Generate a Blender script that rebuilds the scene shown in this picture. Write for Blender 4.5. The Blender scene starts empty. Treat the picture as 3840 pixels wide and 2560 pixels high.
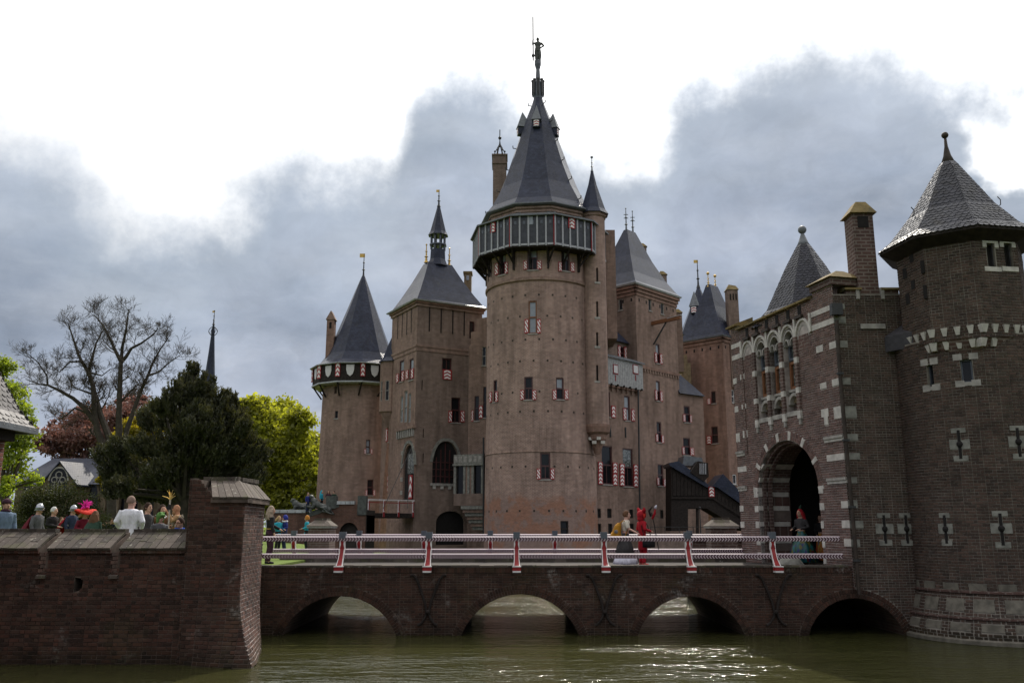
import bpy, math, random
import numpy as np
from mathutils import Vector, Matrix
from mathutils.geometry import tessellate_polygon

scene = bpy.context.scene
PI = math.pi
rad = math.radians

# ------------------------------------------------------------------ camera
FPX, EYE, PITCH = 3300.0, 2.92, math.atan((1973 - 1280) / 3300.0)
cam_data = bpy.data.cameras.new('camera')
cam_data.sensor_width = 36.0
cam_data.lens = FPX / 3840 * 36
cam_data.clip_start = 0.1
cam_data.clip_end = 8000
cam = bpy.data.objects.new('camera', cam_data)
scene.collection.objects.link(cam)
cam.location = (0, 0, EYE)
cam.rotation_euler = (PI / 2 + PITCH, 0, 0)
scene.camera = cam
CP, SP = math.cos(PITCH), math.sin(PITCH)

def ray(px, py):
    x = (px - 1920) / FPX
    y = (1280 - py) / FPX
    return Vector((x, CP - y * SP, SP + y * CP))
def atY(px, py, Y):
    d = ray(px, py)
    return Vector((0, 0, EYE)) + d * (Y / d.y)
def atZ(px, py, Z):
    d = ray(px, py)
    return Vector((0, 0, EYE)) + d * ((Z - EYE) / d.z)

# ------------------------------------------------------------------ exposure
scene.view_settings.view_transform = 'Standard'
scene.view_settings.look = 'None'
scene.view_settings.exposure = 0.15
scene.view_settings.gamma = 1.0
scene.view_settings.use_curve_mapping = False
scene.cycles.use_denoising = True
scene.cycles.max_bounces = 6
scene.cycles.diffuse_bounces = 3
scene.cycles.glossy_bounces = 3
scene.cycles.transmission_bounces = 3
scene.cycles.transparent_max_bounces = 6
scene.cycles.caustics_reflective = False
scene.cycles.caustics_refractive = False
scene.cycles.sample_clamp_indirect = 6.0

# ------------------------------------------------------------------ sun
SUN_AZ, SUN_EL = rad(14), rad(46)      # azimuth measured from +Y towards +X
sun_dir = Vector((math.sin(SUN_AZ) * math.cos(SUN_EL), math.cos(SUN_AZ) * math.cos(SUN_EL), math.sin(SUN_EL)))
sun_data = bpy.data.lights.new('sun', 'SUN')
sun_data.energy = 3.6
sun_data.angle = rad(0.8)
sun_data.color = (1.0, 0.93, 0.82)
sun = bpy.data.objects.new('sun', sun_data)
scene.collection.objects.link(sun)
sun.rotation_euler = sun_dir.to_track_quat('Z', 'Y').to_euler()
sun.location = (20, 60, 80)

# ------------------------------------------------------------------ node helpers
class NT:
    def __init__(s, tree):
        s.t = tree
    def n(s, kind, **kw):
        nd = s.t.nodes.new(kind)
        for k, v in kw.items():
            if k.startswith('_'):
                setattr(nd, k[1:], v)
            else:
                key = k if k in nd.inputs else k.replace('_', ' ')
                if key.isdigit():
                    key = int(key)
                s.put(nd.inputs[key], v)
        return nd
    def put(s, inp, v):
        if isinstance(v, bpy.types.NodeSocket):
            s.t.links.new(v, inp)
        elif isinstance(v, bpy.types.Node):
            s.t.links.new(v.outputs[0], inp)
        else:
            if isinstance(v, tuple) and len(v) == 3 and inp.type == 'RGBA':
                v = v + (1.0,)
            inp.default_value = v
    def m(s, op, a, b=0.0, c=None, clamp=False):
        nd = s.t.nodes.new('ShaderNodeMath')
        nd.operation = op
        nd.use_clamp = clamp
        s.put(nd.inputs[0], a)
        s.put(nd.inputs[1], b)
        if c is not None:
            s.put(nd.inputs[2], c)
        return nd.outputs[0]
    def vm(s, op, a, b=(0, 0, 0), out=0):
        nd = s.t.nodes.new('ShaderNodeVectorMath')
        nd.operation = op
        s.put(nd.inputs[0], a)
        if op == 'SCALE':
            s.put(nd.inputs[3], b)
        else:
            s.put(nd.inputs[1], b)
        return nd.outputs[out]
    def mix(s, f, a, b, blend='MIX'):
        nd = s.t.nodes.new('ShaderNodeMix')
        nd.data_type = 'RGBA'
        nd.blend_type = blend
        s.put(nd.inputs[0], f)
        s.put(nd.inputs[6], a)
        s.put(nd.inputs[7], b)
        return nd.outputs[2]
    def ramp(s, f, pts, interp='LINEAR'):
        nd = s.t.nodes.new('ShaderNodeValToRGB')
        nd.color_ramp.interpolation = interp
        el = nd.color_ramp.elements
        while len(el) < len(pts):
            el.new(0.5)
        for e, (p, c) in zip(el, pts):
            e.position = p
            e.color = (c + (1.0,)) if isinstance(c, tuple) else (c, c, c, 1.0)
        s.put(nd.inputs[0], f)
        return nd.outputs[0]
    def noise(s, vec, scale, detail=3.0, rough=0.55, out=0, **kw):
        nd = s.n('ShaderNodeTexNoise', Vector=vec, Scale=scale, Detail=detail, Roughness=rough, **kw)
        return nd.outputs[out]
    def step(s, x, lo, hi):
        nd = s.t.nodes.new('ShaderNodeMapRange')
        nd.interpolation_type = 'SMOOTHSTEP'
        s.put(nd.inputs[0], x)
        nd.inputs[1].default_value = lo
        nd.inputs[2].default_value = hi
        nd.inputs[3].default_value = 0.0
        nd.inputs[4].default_value = 1.0
        return nd.outputs[0]

# ------------------------------------------------------------------ sky: hazy daylight with broken cloud
world = bpy.data.worlds.new('World')
scene.world = world
world.use_nodes = True
world.node_tree.nodes.clear()
W_ = NT(world.node_tree)
tc = W_.n('ShaderNodeTexCoord').outputs['Generated']
sep = W_.n('ShaderNodeSeparateXYZ', Vector=tc)
sky = W_.n('ShaderNodeTexSky')
sky.sky_type = 'NISHITA'
sky.sun_disc = False
sky.sun_elevation = SUN_EL
sky.sun_rotation = SUN_AZ
az = W_.m('ARCTAN2', sep.outputs[0], sep.outputs[1])
el = W_.m('ARCSINE', sep.outputs[2])
# the lower edge of the sunlit cloud breaks runs round the sky as elevation over azimuth
edge_px = [(-150, 500), (0, 545), (180, 600), (330, 760), (520, 930), (720, 900), (860, 745), (1050, 660), (1250, 690), (1440, 660),
           (1530, 470), (1600, 330), (1760, 270), (1930, 320), (2060, 450), (2250, 545), (2400, 535), (2490, 400), (2570, 250),
           (2800, 175), (3100, 165), (3400, 200), (3620, 260), (3800, 310), (3990, 380)]
fc = W_.t.nodes.new('ShaderNodeFloatCurve')
cv = fc.mapping.curves[0]
pts = []
for px, py in edge_px:
    d = ray(px, py).normalized()
    pts.append(((math.atan2(d.x, d.y) + 0.75) / 1.5, math.asin(d.z) / 0.8))
pts = [(0.0, 0.5)] + pts + [(1.0, 0.5)]
for i, p in enumerate(pts):
    if i < 2:
        cv.points[i].location = p
    else:
        cv.points.new(*p)
fc.mapping.update()
W_.put(fc.inputs['Value'], W_.m('DIVIDE', W_.m('ADD', az, 0.75), 1.5, clamp=True))
edge = W_.m('MULTIPLY', fc.outputs[0], 0.8)
warp = W_.noise(tc, 5.0, 6.0, 0.6)
fine = W_.noise(tc, 20.0, 9.0, 0.68)
big = W_.noise(W_.vm('MULTIPLY', tc, (1, 1, 2.2)), 2.6, 4.0, 0.5)
h = W_.m('SUBTRACT', el, edge)
h = W_.m('ADD', h, W_.m('MULTIPLY', W_.m('SUBTRACT', warp, 0.5), 0.13))
h = W_.m('ADD', h, W_.m('MULTIPLY', W_.m('SUBTRACT', fine, 0.5), 0.06))
warped = W_.vm('ADD', tc, W_.vm('SCALE', W_.vm('SUBTRACT', W_.n('ShaderNodeTexNoise', Vector=tc, Scale=11.0, Detail=5.0).outputs[1], (0.5, 0.5, 0.5)), 0.14))
def puff(px, py, r, k):
    d = ray(px, py).normalized()
    dist = W_.vm('DISTANCE', warped, tuple(d), out=1)
    g = W_.m('SUBTRACT', 1.0, W_.m('DIVIDE', dist, r), clamp=True)
    return W_.m('MULTIPLY', W_.m('MULTIPLY', g, g), k)
for a in ((3850, 520, 0.11, 0.26), (3830, 660, 0.06, 0.16), (880, 860, 0.07, 0.06), (2400, 560, 0.08, 0.06)):
    h = W_.m('ADD', h, puff(*a))
lit = W_.step(h, -0.05, 0.085)
thin = W_.step(h, -0.20, 0.02)
# colour of the shaded cloud bellies, lighter and darker in broad patches
belly = W_.ramp(big, [(0.28, (0.20, 0.245, 0.32)), (0.46, (0.295, 0.345, 0.435)), (0.60, (0.395, 0.445, 0.545)), (0.75, (0.57, 0.62, 0.71))])
soft = W_.noise(W_.vm('MULTIPLY', tc, (1, 1, 3.0)), 6.0, 5.0, 0.6)
belly = W_.mix(W_.m('MULTIPLY', W_.step(soft, 0.35, 0.75), 0.35), belly, (0.58, 0.61, 0.665))
low = W_.m('SUBTRACT', 1.0, W_.step(el, 0.02, 0.22), clamp=True)
belly = W_.mix(W_.m('MULTIPLY', low, W_.step(soft, 0.48, 0.70)), belly, (0.66, 0.68, 0.73))
wisp = W_.noise(W_.vm('MULTIPLY', warped, (1, 1, 1.8)), 9.0, 8.0, 0.62)
belly = W_.mix(1.0, belly, W_.ramp(wisp, [(0.3, 0.86), (0.5, 1.0), (0.7, 1.15)]), 'MULTIPLY')
belly = W_.mix(W_.m('MULTIPLY', thin, 0.35), belly, (0.58, 0.66, 0.74))
sd = W_.vm('DOT_PRODUCT', tc, tuple(sun_dir), out=1)
glow = W_.m('POWER', W_.m('MAXIMUM', sd, 0.0), 6.0)
bright = W_.m('ADD', 0.95, W_.m('MULTIPLY', glow, 1.6))
white = W_.vm('SCALE', (1.0, 0.995, 0.985), bright)
front = W_.step(sep.outputs[1], -0.35, 0.35)
gap = W_.m('MULTIPLY', W_.step(big, 0.52, 0.68), W_.m('SUBTRACT', 1.0, front, clamp=True))
cloud = W_.mix(lit, belly, white)
clear = W_.vm('SCALE', sky.outputs[0], 0.10)
allsky = W_.mix(W_.m('MULTIPLY', gap, 0.6), cloud, clear)
bg = W_.n('ShaderNodeBackground', Color=W_.vm('SCALE', allsky, 10.0), Strength=0.1)
W_.n('ShaderNodeOutputWorld', Surface=bg)
# ------------------------------------------------------------------ materials
MATS = {}
def mat(name, build):
    m = bpy.data.materials.new(name)
    m.use_nodes = True
    m.node_tree.nodes.clear()
    t = NT(m.node_tree)
    sh = build(t)
    t.n('ShaderNodeOutputMaterial', Surface=sh)
    MATS[name] = m
    return m
def pos(t):
    return t.n('ShaderNodeNewGeometry').outputs['Position']
def tone(t):
    return t.n('ShaderNodeAttribute', _attribute_name='tone').outputs['Fac']
def pbr(t, color, rough=0.7, bump=None, bstr=0.3, bdist=0.02, spec=0.4, **kw):
    b = t.n('ShaderNodeBsdfPrincipled', Base_Color=color, Roughness=rough, **kw)
    b.inputs['Specular IOR Level'].default_value = spec
    if bump is not None:
        t.put(b.inputs['Normal'], t.n('ShaderNodeBump', Height=bump, Strength=bstr, Distance=bdist))
    return b.outputs[0]
def plain(name, col, rough=0.7, var=0.25, scale=6.0, spec=0.4, metal=0.0, bstr=0.15):
    def f(t):
        n = t.noise(pos(t), scale, 4.0)
        c = t.mix(t.step(n, 0.25, 0.75), tuple(x * (1 - var) for x in col), tuple(min(1, x * (1 + var)) for x in col))
        return pbr(t, c, rough, n, bstr, 0.01, spec, Metallic=metal)
    return mat(name, f)

def brick_piece(name, cols, white=0.0, moss=0.0, dark=0.6, scale=1.3, green=(0.09, 0.085, 0.03), wet=None):
    """single bricks: a fired colour each, blotches, lime bloom and moss by place"""
    def f(t):
        p = pos(t)
        k = len(cols) - 1
        c = t.ramp(tone(t), [(i / k, q) for i, q in enumerate(cols)])
        n1 = t.noise(p, scale, 5.0, 0.6)
        c = t.mix(t.step(n1, 0.40, 0.66), t.mix(1.0, c, (dark, dark, dark), 'MULTIPLY'), c)
        n2 = t.noise(p, 45.0, 3.0, 0.6)
        c = t.mix(t.m('MULTIPLY', t.step(n2, 0.45, 0.8), 0.35), c, tuple(x * 1.9 for x in cols[k // 2]))
        if moss:
            n3 = t.noise(t.vm('ADD', p, (7, 3, 1)), 0.9, 5.0, 0.65)
            c = t.mix(t.m('MULTIPLY', t.step(n3, 0.52, 0.68), moss), c, green)
        if white:
            n4 = t.noise(t.vm('ADD', p, (1, 9, 4)), 1.1, 6.0, 0.7)
            n5 = t.noise(p, 9.0, 5.0, 0.7)
            c = t.mix(t.m('MULTIPLY', t.m('MULTIPLY', t.step(n4, 0.55, 0.68), t.step(n5, 0.42, 0.66)), white), c, (0.34, 0.32, 0.30))
        if wet is not None:
            z = t.n('ShaderNodeSeparateXYZ', Vector=p).outputs[2]
            zz = t.m('ADD', z, t.m('MULTIPLY', t.noise(p, 1.6, 4.0), 0.5))
            c = t.mix(t.m('SUBTRACT', 1.0, t.step(zz, wet, wet + 0.5)), c, t.mix(1.0, c, (0.45, 0.5, 0.36), 'MULTIPLY'))
        return pbr(t, c, 0.85, n2, 0.5, 0.006, 0.3)
    return mat(name, f)

def brick_far(name, c1, c2, mortar, patch=None, scale=1.0, joint=0.02, course=0.11):
    """brickwork too far off to tell the bricks apart"""
    def f(t):
        uv = t.n('ShaderNodeTexCoord').outputs['UV']
        p = pos(t)
        b = t.n('ShaderNodeTexBrick', Vector=uv, Color1=c1, Color2=c2, Mortar=mortar, Scale=1.0)
        b.inputs['Mortar Size'].default_value = joint
        b.inputs['Brick Width'].default_value = 0.30
        b.inputs['Row Height'].default_value = course
        b.inputs['Bias'].default_value = -0.1
        c = b.outputs[0]
        n1 = t.noise(p, 0.35 * scale, 6.0, 0.62)
        c = t.mix(1.0, c, t.ramp(n1, [(0.3, 0.80), (0.5, 1.0), (0.72, 1.16)]), 'MULTIPLY')
        n2 = t.noise(t.vm('MULTIPLY', p, (1, 1, 0.14)), 1.5, 6.0, 0.68)
        c = t.mix(1.0, c, t.ramp(n2, [(0.33, 0.70), (0.52, 1.0), (0.74, 1.24)]), 'MULTIPLY')
        n3 = t.noise(t.vm('MULTIPLY', p, (1, 1, 2.2)), 2.6, 6.0, 0.75)
        c = t.mix(1.0, c, t.ramp(n3, [(0.3, 0.80), (0.5, 1.0), (0.7, 1.18)]), 'MULTIPLY')
        b2 = t.n('ShaderNodeTexBrick', Vector=uv, Color1=(0.90, 0.89, 0.88), Color2=(1.10, 1.1, 1.1), Mortar=(1.0, 1.0, 1.0), Scale=1.0)
        b2.inputs['Brick Width'].default_value = 0.45
        b2.inputs['Row Height'].default_value = 0.22
        b2.inputs['Mortar Size'].default_value = 0.0
        c = t.mix(1.0, c, b2.outputs[0], 'MULTIPLY')
        if patch:
            z = t.n('ShaderNodeSeparateXYZ', Vector=p).outputs[2]
            zz = t.m('ADD', z, t.m('MULTIPLY', t.m('SUBTRACT', t.noise(p, 0.45, 5.0, 0.65), 0.5), patch[1]))
            k = t.m('SUBTRACT', 1.0, t.step(zz, patch[0] - 0.5, patch[0] + 0.5))
            q = t.noise(t.vm('ADD', p, (5, 5, 5)), 0.55, 5.0, 0.65)
            old = t.mix(t.step(q, 0.46, 0.55), (0.27, 0.185, 0.16), patch[2])
            c = t.mix(t.m('MULTIPLY', k, 0.85), c, t.mix(1.0, old, t.ramp(n3, [(0.3, 0.7), (0.7, 1.2)]), 'MULTIPLY'))
        bmp = t.m('MULTIPLY', b.outputs[1], -1.0)
        return pbr(t, c, 0.9, bmp, 0.35, 0.01, 0.25)
    return mat(name, f)

def slate_far(name, col, rough=0.42):
    def f(t):
        uv = t.n('ShaderNodeTexCoord').outputs['UV']
        p = pos(t)
        b = t.n('ShaderNodeTexBrick', Vector=uv, Color1=tuple(x * 0.8 for x in col), Color2=tuple(x * 1.2 for x in col), Mortar=tuple(x * 0.5 for x in col), Scale=1.0)
        b.inputs['Mortar Size'].default_value = 0.012
        b.inputs['Mortar Smooth'].default_value = 0.6
        b.inputs['Brick Width'].default_value = 0.28
        b.inputs['Row Height'].default_value = 0.2
        n = t.noise(p, 0.8, 5.0, 0.6)
        c = t.mix(1.0, b.outputs[0], t.ramp(n, [(0.3, 0.75), (0.7, 1.25)]), 'MULTIPLY')
        n2 = t.noise(t.vm('MULTIPLY', p, (1, 1, 0.3)), 2.5, 4.0)
        c = t.mix(t.m('MULTIPLY', t.step(n2, 0.6, 0.75), 0.25), c, (0.09, 0.085, 0.06))
        bm = t.m('ADD', t.m('MULTIPLY', b.outputs[1], -1.0), t.m('MULTIPLY', t.noise(p, 5.0, 3.0), 0.7))
        return pbr(t, c, t.m('ADD', rough - 0.08, t.m('MULTIPLY', n, 0.16)), bm, 0.35, 0.02, 0.16)
    return mat(name, f)

def foliage(name, dark, light, trans=0.45, tcol=None):
    def f(t):
        c = t.ramp(tone(t), [(0.0, dark), (1.0, light)])
        n = t.noise(pos(t), 0.5, 3.0)
        c = t.mix(1.0, c, t.ramp(n, [(0.3, 0.75), (0.7, 1.2)]), 'MULTIPLY')
        d = t.n('ShaderNodeBsdfDiffuse', Color=c)
        tc_ = t.mix(1.0, c, tcol or (1.5, 1.35, 0.5), 'MULTIPLY')
        tr = t.n('ShaderNodeBsdfTranslucent', Color=tc_)
        g = t.n('ShaderNodeBsdfGlossy', Color=(0.5, 0.5, 0.5, 1), Roughness=0.45)
        m1 = t.n('ShaderNodeMixShader', Fac=trans)
        t.put(m1.inputs[1], d); t.put(m1.inputs[2], tr)
        m2 = t.n('ShaderNodeMixShader', Fac=0.05)
        t.put(m2.inputs[1], m1); t.put(m2.inputs[2], g)
        return m2.outputs[0]
    return mat(name, f)

def chevron(name, direction, pitch=0.083):
    """painted herringbone stripes along a rail: UV u in metres along it, v across"""
    def f(t):
        uv = t.n('ShaderNodeSeparateXYZ', Vector=t.n('ShaderNodeTexCoord').outputs['UV'])
        a = t.m('ABSOLUTE', t.m('SUBTRACT', uv.outputs[1], 0.5))
        s = t.m('FRACT', t.m('ADD', t.m('DIVIDE', uv.outputs[0], pitch), t.m('MULTIPLY', a, 1.25 * direction)))
        k = t.step(t.m('ABSOLUTE', t.m('SUBTRACT', s, 0.5)), 0.15, 0.19)
        inside = t.m('LESS_THAN', a, 0.5)
        n = t.noise(pos(t), 30.0, 3.0)
        wcol = t.mix(n, (0.45, 0.36, 0.40), (0.58, 0.49, 0.52))
        c = t.mix(t.m('MULTIPLY', k, inside), wcol, (0.055, 0.012, 0.024))
        return pbr(t, c, 0.38, None, spec=0.5)
    return mat(name, f)

def shutter_mat(name, chev):
    """red framed shutter with white and red slanting stripes, UV 0..1 over the board"""
    def f(t):
        uv = t.n('ShaderNodeSeparateXYZ', Vector=t.n('ShaderNodeTexCoord').outputs['UV'])
        u, v = uv.outputs[0], uv.outputs[1]
        au = t.m('ABSOLUTE', t.m('SUBTRACT', u, 0.5))
        av = t.m('ABSOLUTE', t.m('SUBTRACT', v, 0.5))
        run = au if chev else u
        s = t.m('FRACT', t.m('ADD', t.m('MULTIPLY', v, 3.0), t.m('MULTIPLY', run, 1.5)))
        k = t.m('GREATER_THAN', s, 0.42)
        inner = t.m('MULTIPLY', t.m('LESS_THAN', au, 0.36), t.m('LESS_THAN', av, 0.43))
        c = t.mix(t.m('MULTIPLY', k, inner), (0.33, 0.022, 0.026), (0.80, 0.77, 0.76))
        return pbr(t, c, 0.5, None, spec=0.4)
    return mat(name, f)

# near brickwork
brick_piece('brick_moat_wall', [(0.031, 0.018, 0.014), (0.062, 0.030, 0.022), (0.094, 0.040, 0.028), (0.062, 0.038, 0.029), (0.105, 0.054, 0.040)], white=0.5, moss=0.15, wet=0.25)
brick_piece('brick_pier', [(0.050, 0.030, 0.025), (0.095, 0.047, 0.037), (0.145, 0.070, 0.054), (0.105, 0.068, 0.054)], white=0.22, moss=0.25, wet=0.25)  # paler copy of the wall brick, sunlight on right-facing sides put into the colour
brick_piece('brick_bridge', [(0.033, 0.017, 0.012), (0.056, 0.026, 0.018), (0.078, 0.035, 0.023), (0.054, 0.033, 0.024)], white=0.5, moss=0.15, wet=0.2)
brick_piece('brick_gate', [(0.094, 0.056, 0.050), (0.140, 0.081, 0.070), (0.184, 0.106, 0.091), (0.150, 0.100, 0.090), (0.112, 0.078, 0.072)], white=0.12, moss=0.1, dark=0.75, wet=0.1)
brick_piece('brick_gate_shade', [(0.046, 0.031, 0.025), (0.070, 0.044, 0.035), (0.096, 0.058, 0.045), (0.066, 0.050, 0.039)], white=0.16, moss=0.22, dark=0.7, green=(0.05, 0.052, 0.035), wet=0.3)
brick_piece('brick_lodge', [(0.16, 0.06, 0.05), (0.24, 0.09, 0.07), (0.30, 0.13, 0.10)], white=0.1)
def mortar(name, col, var=0.35):
    return plain(name, col, 0.95, var, 3.0, 0.2)
mortar('mortar_dark', (0.105, 0.080, 0.067), 0.5)
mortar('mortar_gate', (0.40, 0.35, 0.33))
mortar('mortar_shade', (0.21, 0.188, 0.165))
mortar('mortar_lodge', (0.42, 0.38, 0.35))
# castle brick
brick_far('brick_main_tower', (0.30, 0.188, 0.155), (0.235, 0.149, 0.125), (0.365, 0.278, 0.240), patch=(5.4, 3.4, (0.31, 0.155, 0.105)))
brick_far('brick_castle', (0.245, 0.150, 0.120), (0.19, 0.118, 0.096), (0.305, 0.228, 0.19))
brick_far('brick_castle_grey', (0.20, 0.138, 0.114), (0.155, 0.108, 0.091), (0.255, 0.196, 0.165))
brick_far('brick_castle_red', (0.255, 0.140, 0.108), (0.195, 0.110, 0.088), (0.28, 0.195, 0.16))
brick_far('brick_approach', (0.130, 0.060, 0.042), (0.10, 0.050, 0.038), (0.13, 0.088, 0.07))
slate_far('slate_castle', (0.034, 0.039, 0.064), 0.33)
slate_far('slate_church', (0.030, 0.035, 0.056), 0.5)
def slate_piece(name, col, rough=0.42):
    def f(t):
        p = pos(t)
        c = t.ramp(tone(t), [(0.0, tuple(x * 0.65 for x in col)), (1.0, tuple(x * 1.35 for x in col))])
        n = t.noise(p, 1.4, 5.0, 0.65)
        c = t.mix(t.m('MULTIPLY', t.step(n, 0.55, 0.72), 0.3), c, (0.075, 0.062, 0.034))
        n2 = t.noise(p, 20.0, 4.0, 0.6)
        return pbr(t, c, rough, n2, 0.35, 0.008, 0.2)
    return mat(name, f)
slate_piece('slate_gate', (0.034, 0.034, 0.044), 0.36)
slate_piece('slate_lodge', (0.095, 0.088, 0.09), 0.5)
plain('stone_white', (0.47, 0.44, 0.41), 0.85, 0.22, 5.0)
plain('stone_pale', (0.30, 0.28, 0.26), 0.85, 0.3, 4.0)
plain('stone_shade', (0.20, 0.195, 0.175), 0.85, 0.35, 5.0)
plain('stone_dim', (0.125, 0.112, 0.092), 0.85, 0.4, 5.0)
plain('stone_church', (0.125, 0.093, 0.062), 0.9, 0.25, 2.0)
plain('stone_bronze', (0.055, 0.06, 0.055), 0.55, 0.5, 5.0, 0.5)
plain('lead', (0.13, 0.14, 0.155), 0.5, 0.25, 3.0, 0.5)
plain('lead_bright', (0.38, 0.39, 0.41), 0.4, 0.2, 3.0, 0.5)  # pale lead and coping; on eaves the sun glint is put into the colour
plain('iron', (0.022, 0.022, 0.024), 0.55, 0.3, 8.0, 0.5)
plain('iron_rust', (0.035, 0.024, 0.018), 0.7, 0.5, 6.0)
plain('gilt', (0.55, 0.36, 0.10), 0.35, 0.2, 8.0, 0.5, 0.8)
plain('timber_black', (0.026, 0.020, 0.018), 0.8, 0.4, 6.0, 0.2)
plain('timber_panel', (0.042, 0.044, 0.052), 0.3, 0.35, 3.0, 0.35)
plain('timber_dark', (0.045, 0.042, 0.048), 0.65, 0.35, 6.0)
plain('timber_grey', (0.34, 0.335, 0.34), 0.75, 0.25, 5.0)
plain('timber_orange', (0.20, 0.085, 0.04), 0.6, 0.25, 6.0)
plain('paint_white', (0.62, 0.59, 0.59), 0.4, 0.1, 10.0, 0.5)
plain('paint_grey', (0.36, 0.36, 0.39), 0.5, 0.15, 10.0, 0.5)
plain('paint_red', (0.23, 0.012, 0.014), 0.45, 0.2, 10.0, 0.3)
plain('paint_maroon', (0.07, 0.022, 0.022), 0.45, 0.2, 10.0, 0.5)
plain('paint_slate', (0.085, 0.095, 0.12), 0.35, 0.15, 10.0, 0.5)
plain('dark_inside', (0.012, 0.010, 0.010), 0.95, 0.3)  # near-black: shade of holes and interiors put into the colour
plain('ochre_band', (0.20, 0.15, 0.09), 0.9, 0.3, 4.0)
def lichen_stone(t):
    p = pos(t)
    n = t.noise(p, 2.2, 5.0, 0.65)
    c = t.ramp(n, [(0.32, (0.11, 0.095, 0.055)), (0.48, (0.18, 0.132, 0.06)), (0.62, (0.235, 0.175, 0.08)), (0.75, (0.20, 0.19, 0.13))])
    return pbr(t, c, 0.9, t.noise(p, 18.0, 4.0), 0.4, 0.01, 0.2)
mat('stone_lichen', lichen_stone)
def cope_tile(t):
    p = pos(t)
    c = t.ramp(tone(t), [(0.0, (0.042, 0.034, 0.029)), (0.5, (0.070, 0.056, 0.047)), (1.0, (0.105, 0.084, 0.071))])
    n = t.noise(p, 10.0, 5.0, 0.7)
    c = t.mix(t.m('MULTIPLY', t.step(n, 0.60, 0.68), 0.75), c, (0.36, 0.34, 0.29))
    n3 = t.noise(t.vm('ADD', p, (3, 1, 1)), 2.5, 4.0, 0.65)
    c = t.mix(t.m('MULTIPLY', t.step(n3, 0.50, 0.66), 0.5), c, (0.075, 0.075, 0.035))
    return pbr(t, c, 0.85, n, 0.5, 0.008, 0.3)
mat('coping_tile', cope_tile)
def glass_m(t):
    p = pos(t)
    n = t.noise(p, 3.0, 2.0)
    return pbr(t, (0.012, 0.012, 0.014), 0.08, n, 0.12, 0.02, 0.25)
mat('glass', glass_m)
def glass_pale(t):
    n = t.noise(pos(t), 3.0, 2.0)
    return pbr(t, t.mix(n, (0.20, 0.22, 0.25), (0.36, 0.38, 0.42)), 0.10, n, 0.1, 0.02, 0.5)  # sky reflection put into the base colour of the pane
mat('glass_pale', glass_pale)
def leaded(t):
    uv = t.n('ShaderNodeTexCoord').outputs['UV']
    b = t.n('ShaderNodeTexBrick', Vector=uv, Color1=(0.10, 0.11, 0.11), Color2=(0.34, 0.35, 0.34), Mortar=(0.02, 0.02, 0.02), Scale=1.0)
    b.offset = 0.0
    b.inputs['Brick Width'].default_value = 0.11
    b.inputs['Row Height'].default_value = 0.14
    b.inputs['Mortar Size'].default_value = 0.01
    n = t.noise(pos(t), 5.0, 3.0)
    c = t.mix(t.step(n, 0.45, 0.6), b.outputs[0], (0.06, 0.07, 0.06))
    return pbr(t, c, 0.15, n, 0.2, 0.02, 0.7)
mat('glass_leaded', leaded)
chevron('rail_upper', 1.0)
chevron('rail_lower', -1.0)
shutter_mat('shutter_slant', False)
shutter_mat('shutter_chevron', True)
foliage('leaf_green', (0.11, 0.15, 0.02), (0.30, 0.35, 0.05), 0.55, (1.5, 1.55, 0.55))
foliage('leaf_yellow', (0.16, 0.178, 0.022), (0.41, 0.41, 0.062), 0.58, (1.5, 1.5, 0.6))
foliage('leaf_gold', (0.20, 0.17, 0.015), (0.38, 0.32, 0.03), 0.55, (1.6, 1.5, 0.5))
foliage('leaf_purple', (0.13, 0.070, 0.060), (0.31, 0.175, 0.15), 0.45, (1.4, 1.15, 1.0))
foliage('leaf_pine', (0.030, 0.034, 0.018), (0.095, 0.097, 0.054), 0.28)
foliage('leaf_yew', (0.022, 0.032, 0.010), (0.075, 0.085, 0.028), 0.3)
foliage('leaf_twig', (0.075, 0.055, 0.045), (0.15, 0.11, 0.085), 0.2, (1, 1, 1))
foliage('grass_blade', (0.06, 0.11, 0.012), (0.13, 0.21, 0.022), 0.4)
plain('bark', (0.055, 0.042, 0.031), 0.9, 0.4, 4.0)
plain('bark_dark', (0.038, 0.030, 0.023), 0.9, 0.4, 4.0)
def lawn_m(t):
    p = pos(t)
    n = t.noise(p, 0.6, 5.0, 0.6)
    n2 = t.noise(p, 14.0, 4.0, 0.7)
    c = t.mix(n, (0.075, 0.115, 0.016), (0.15, 0.21, 0.028))
    c = t.mix(t.m('MULTIPLY', n2, 0.5), c, (0.05, 0.085, 0.01))
    return pbr(t, c, 0.9, n2, 0.8, 0.05, 0.2)
mat('lawn', lawn_m)
plain('earth', (0.07, 0.06, 0.04), 0.95, 0.3, 0.5)
plain('paving', (0.036, 0.029, 0.025), 0.9, 0.3, 2.0)
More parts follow.
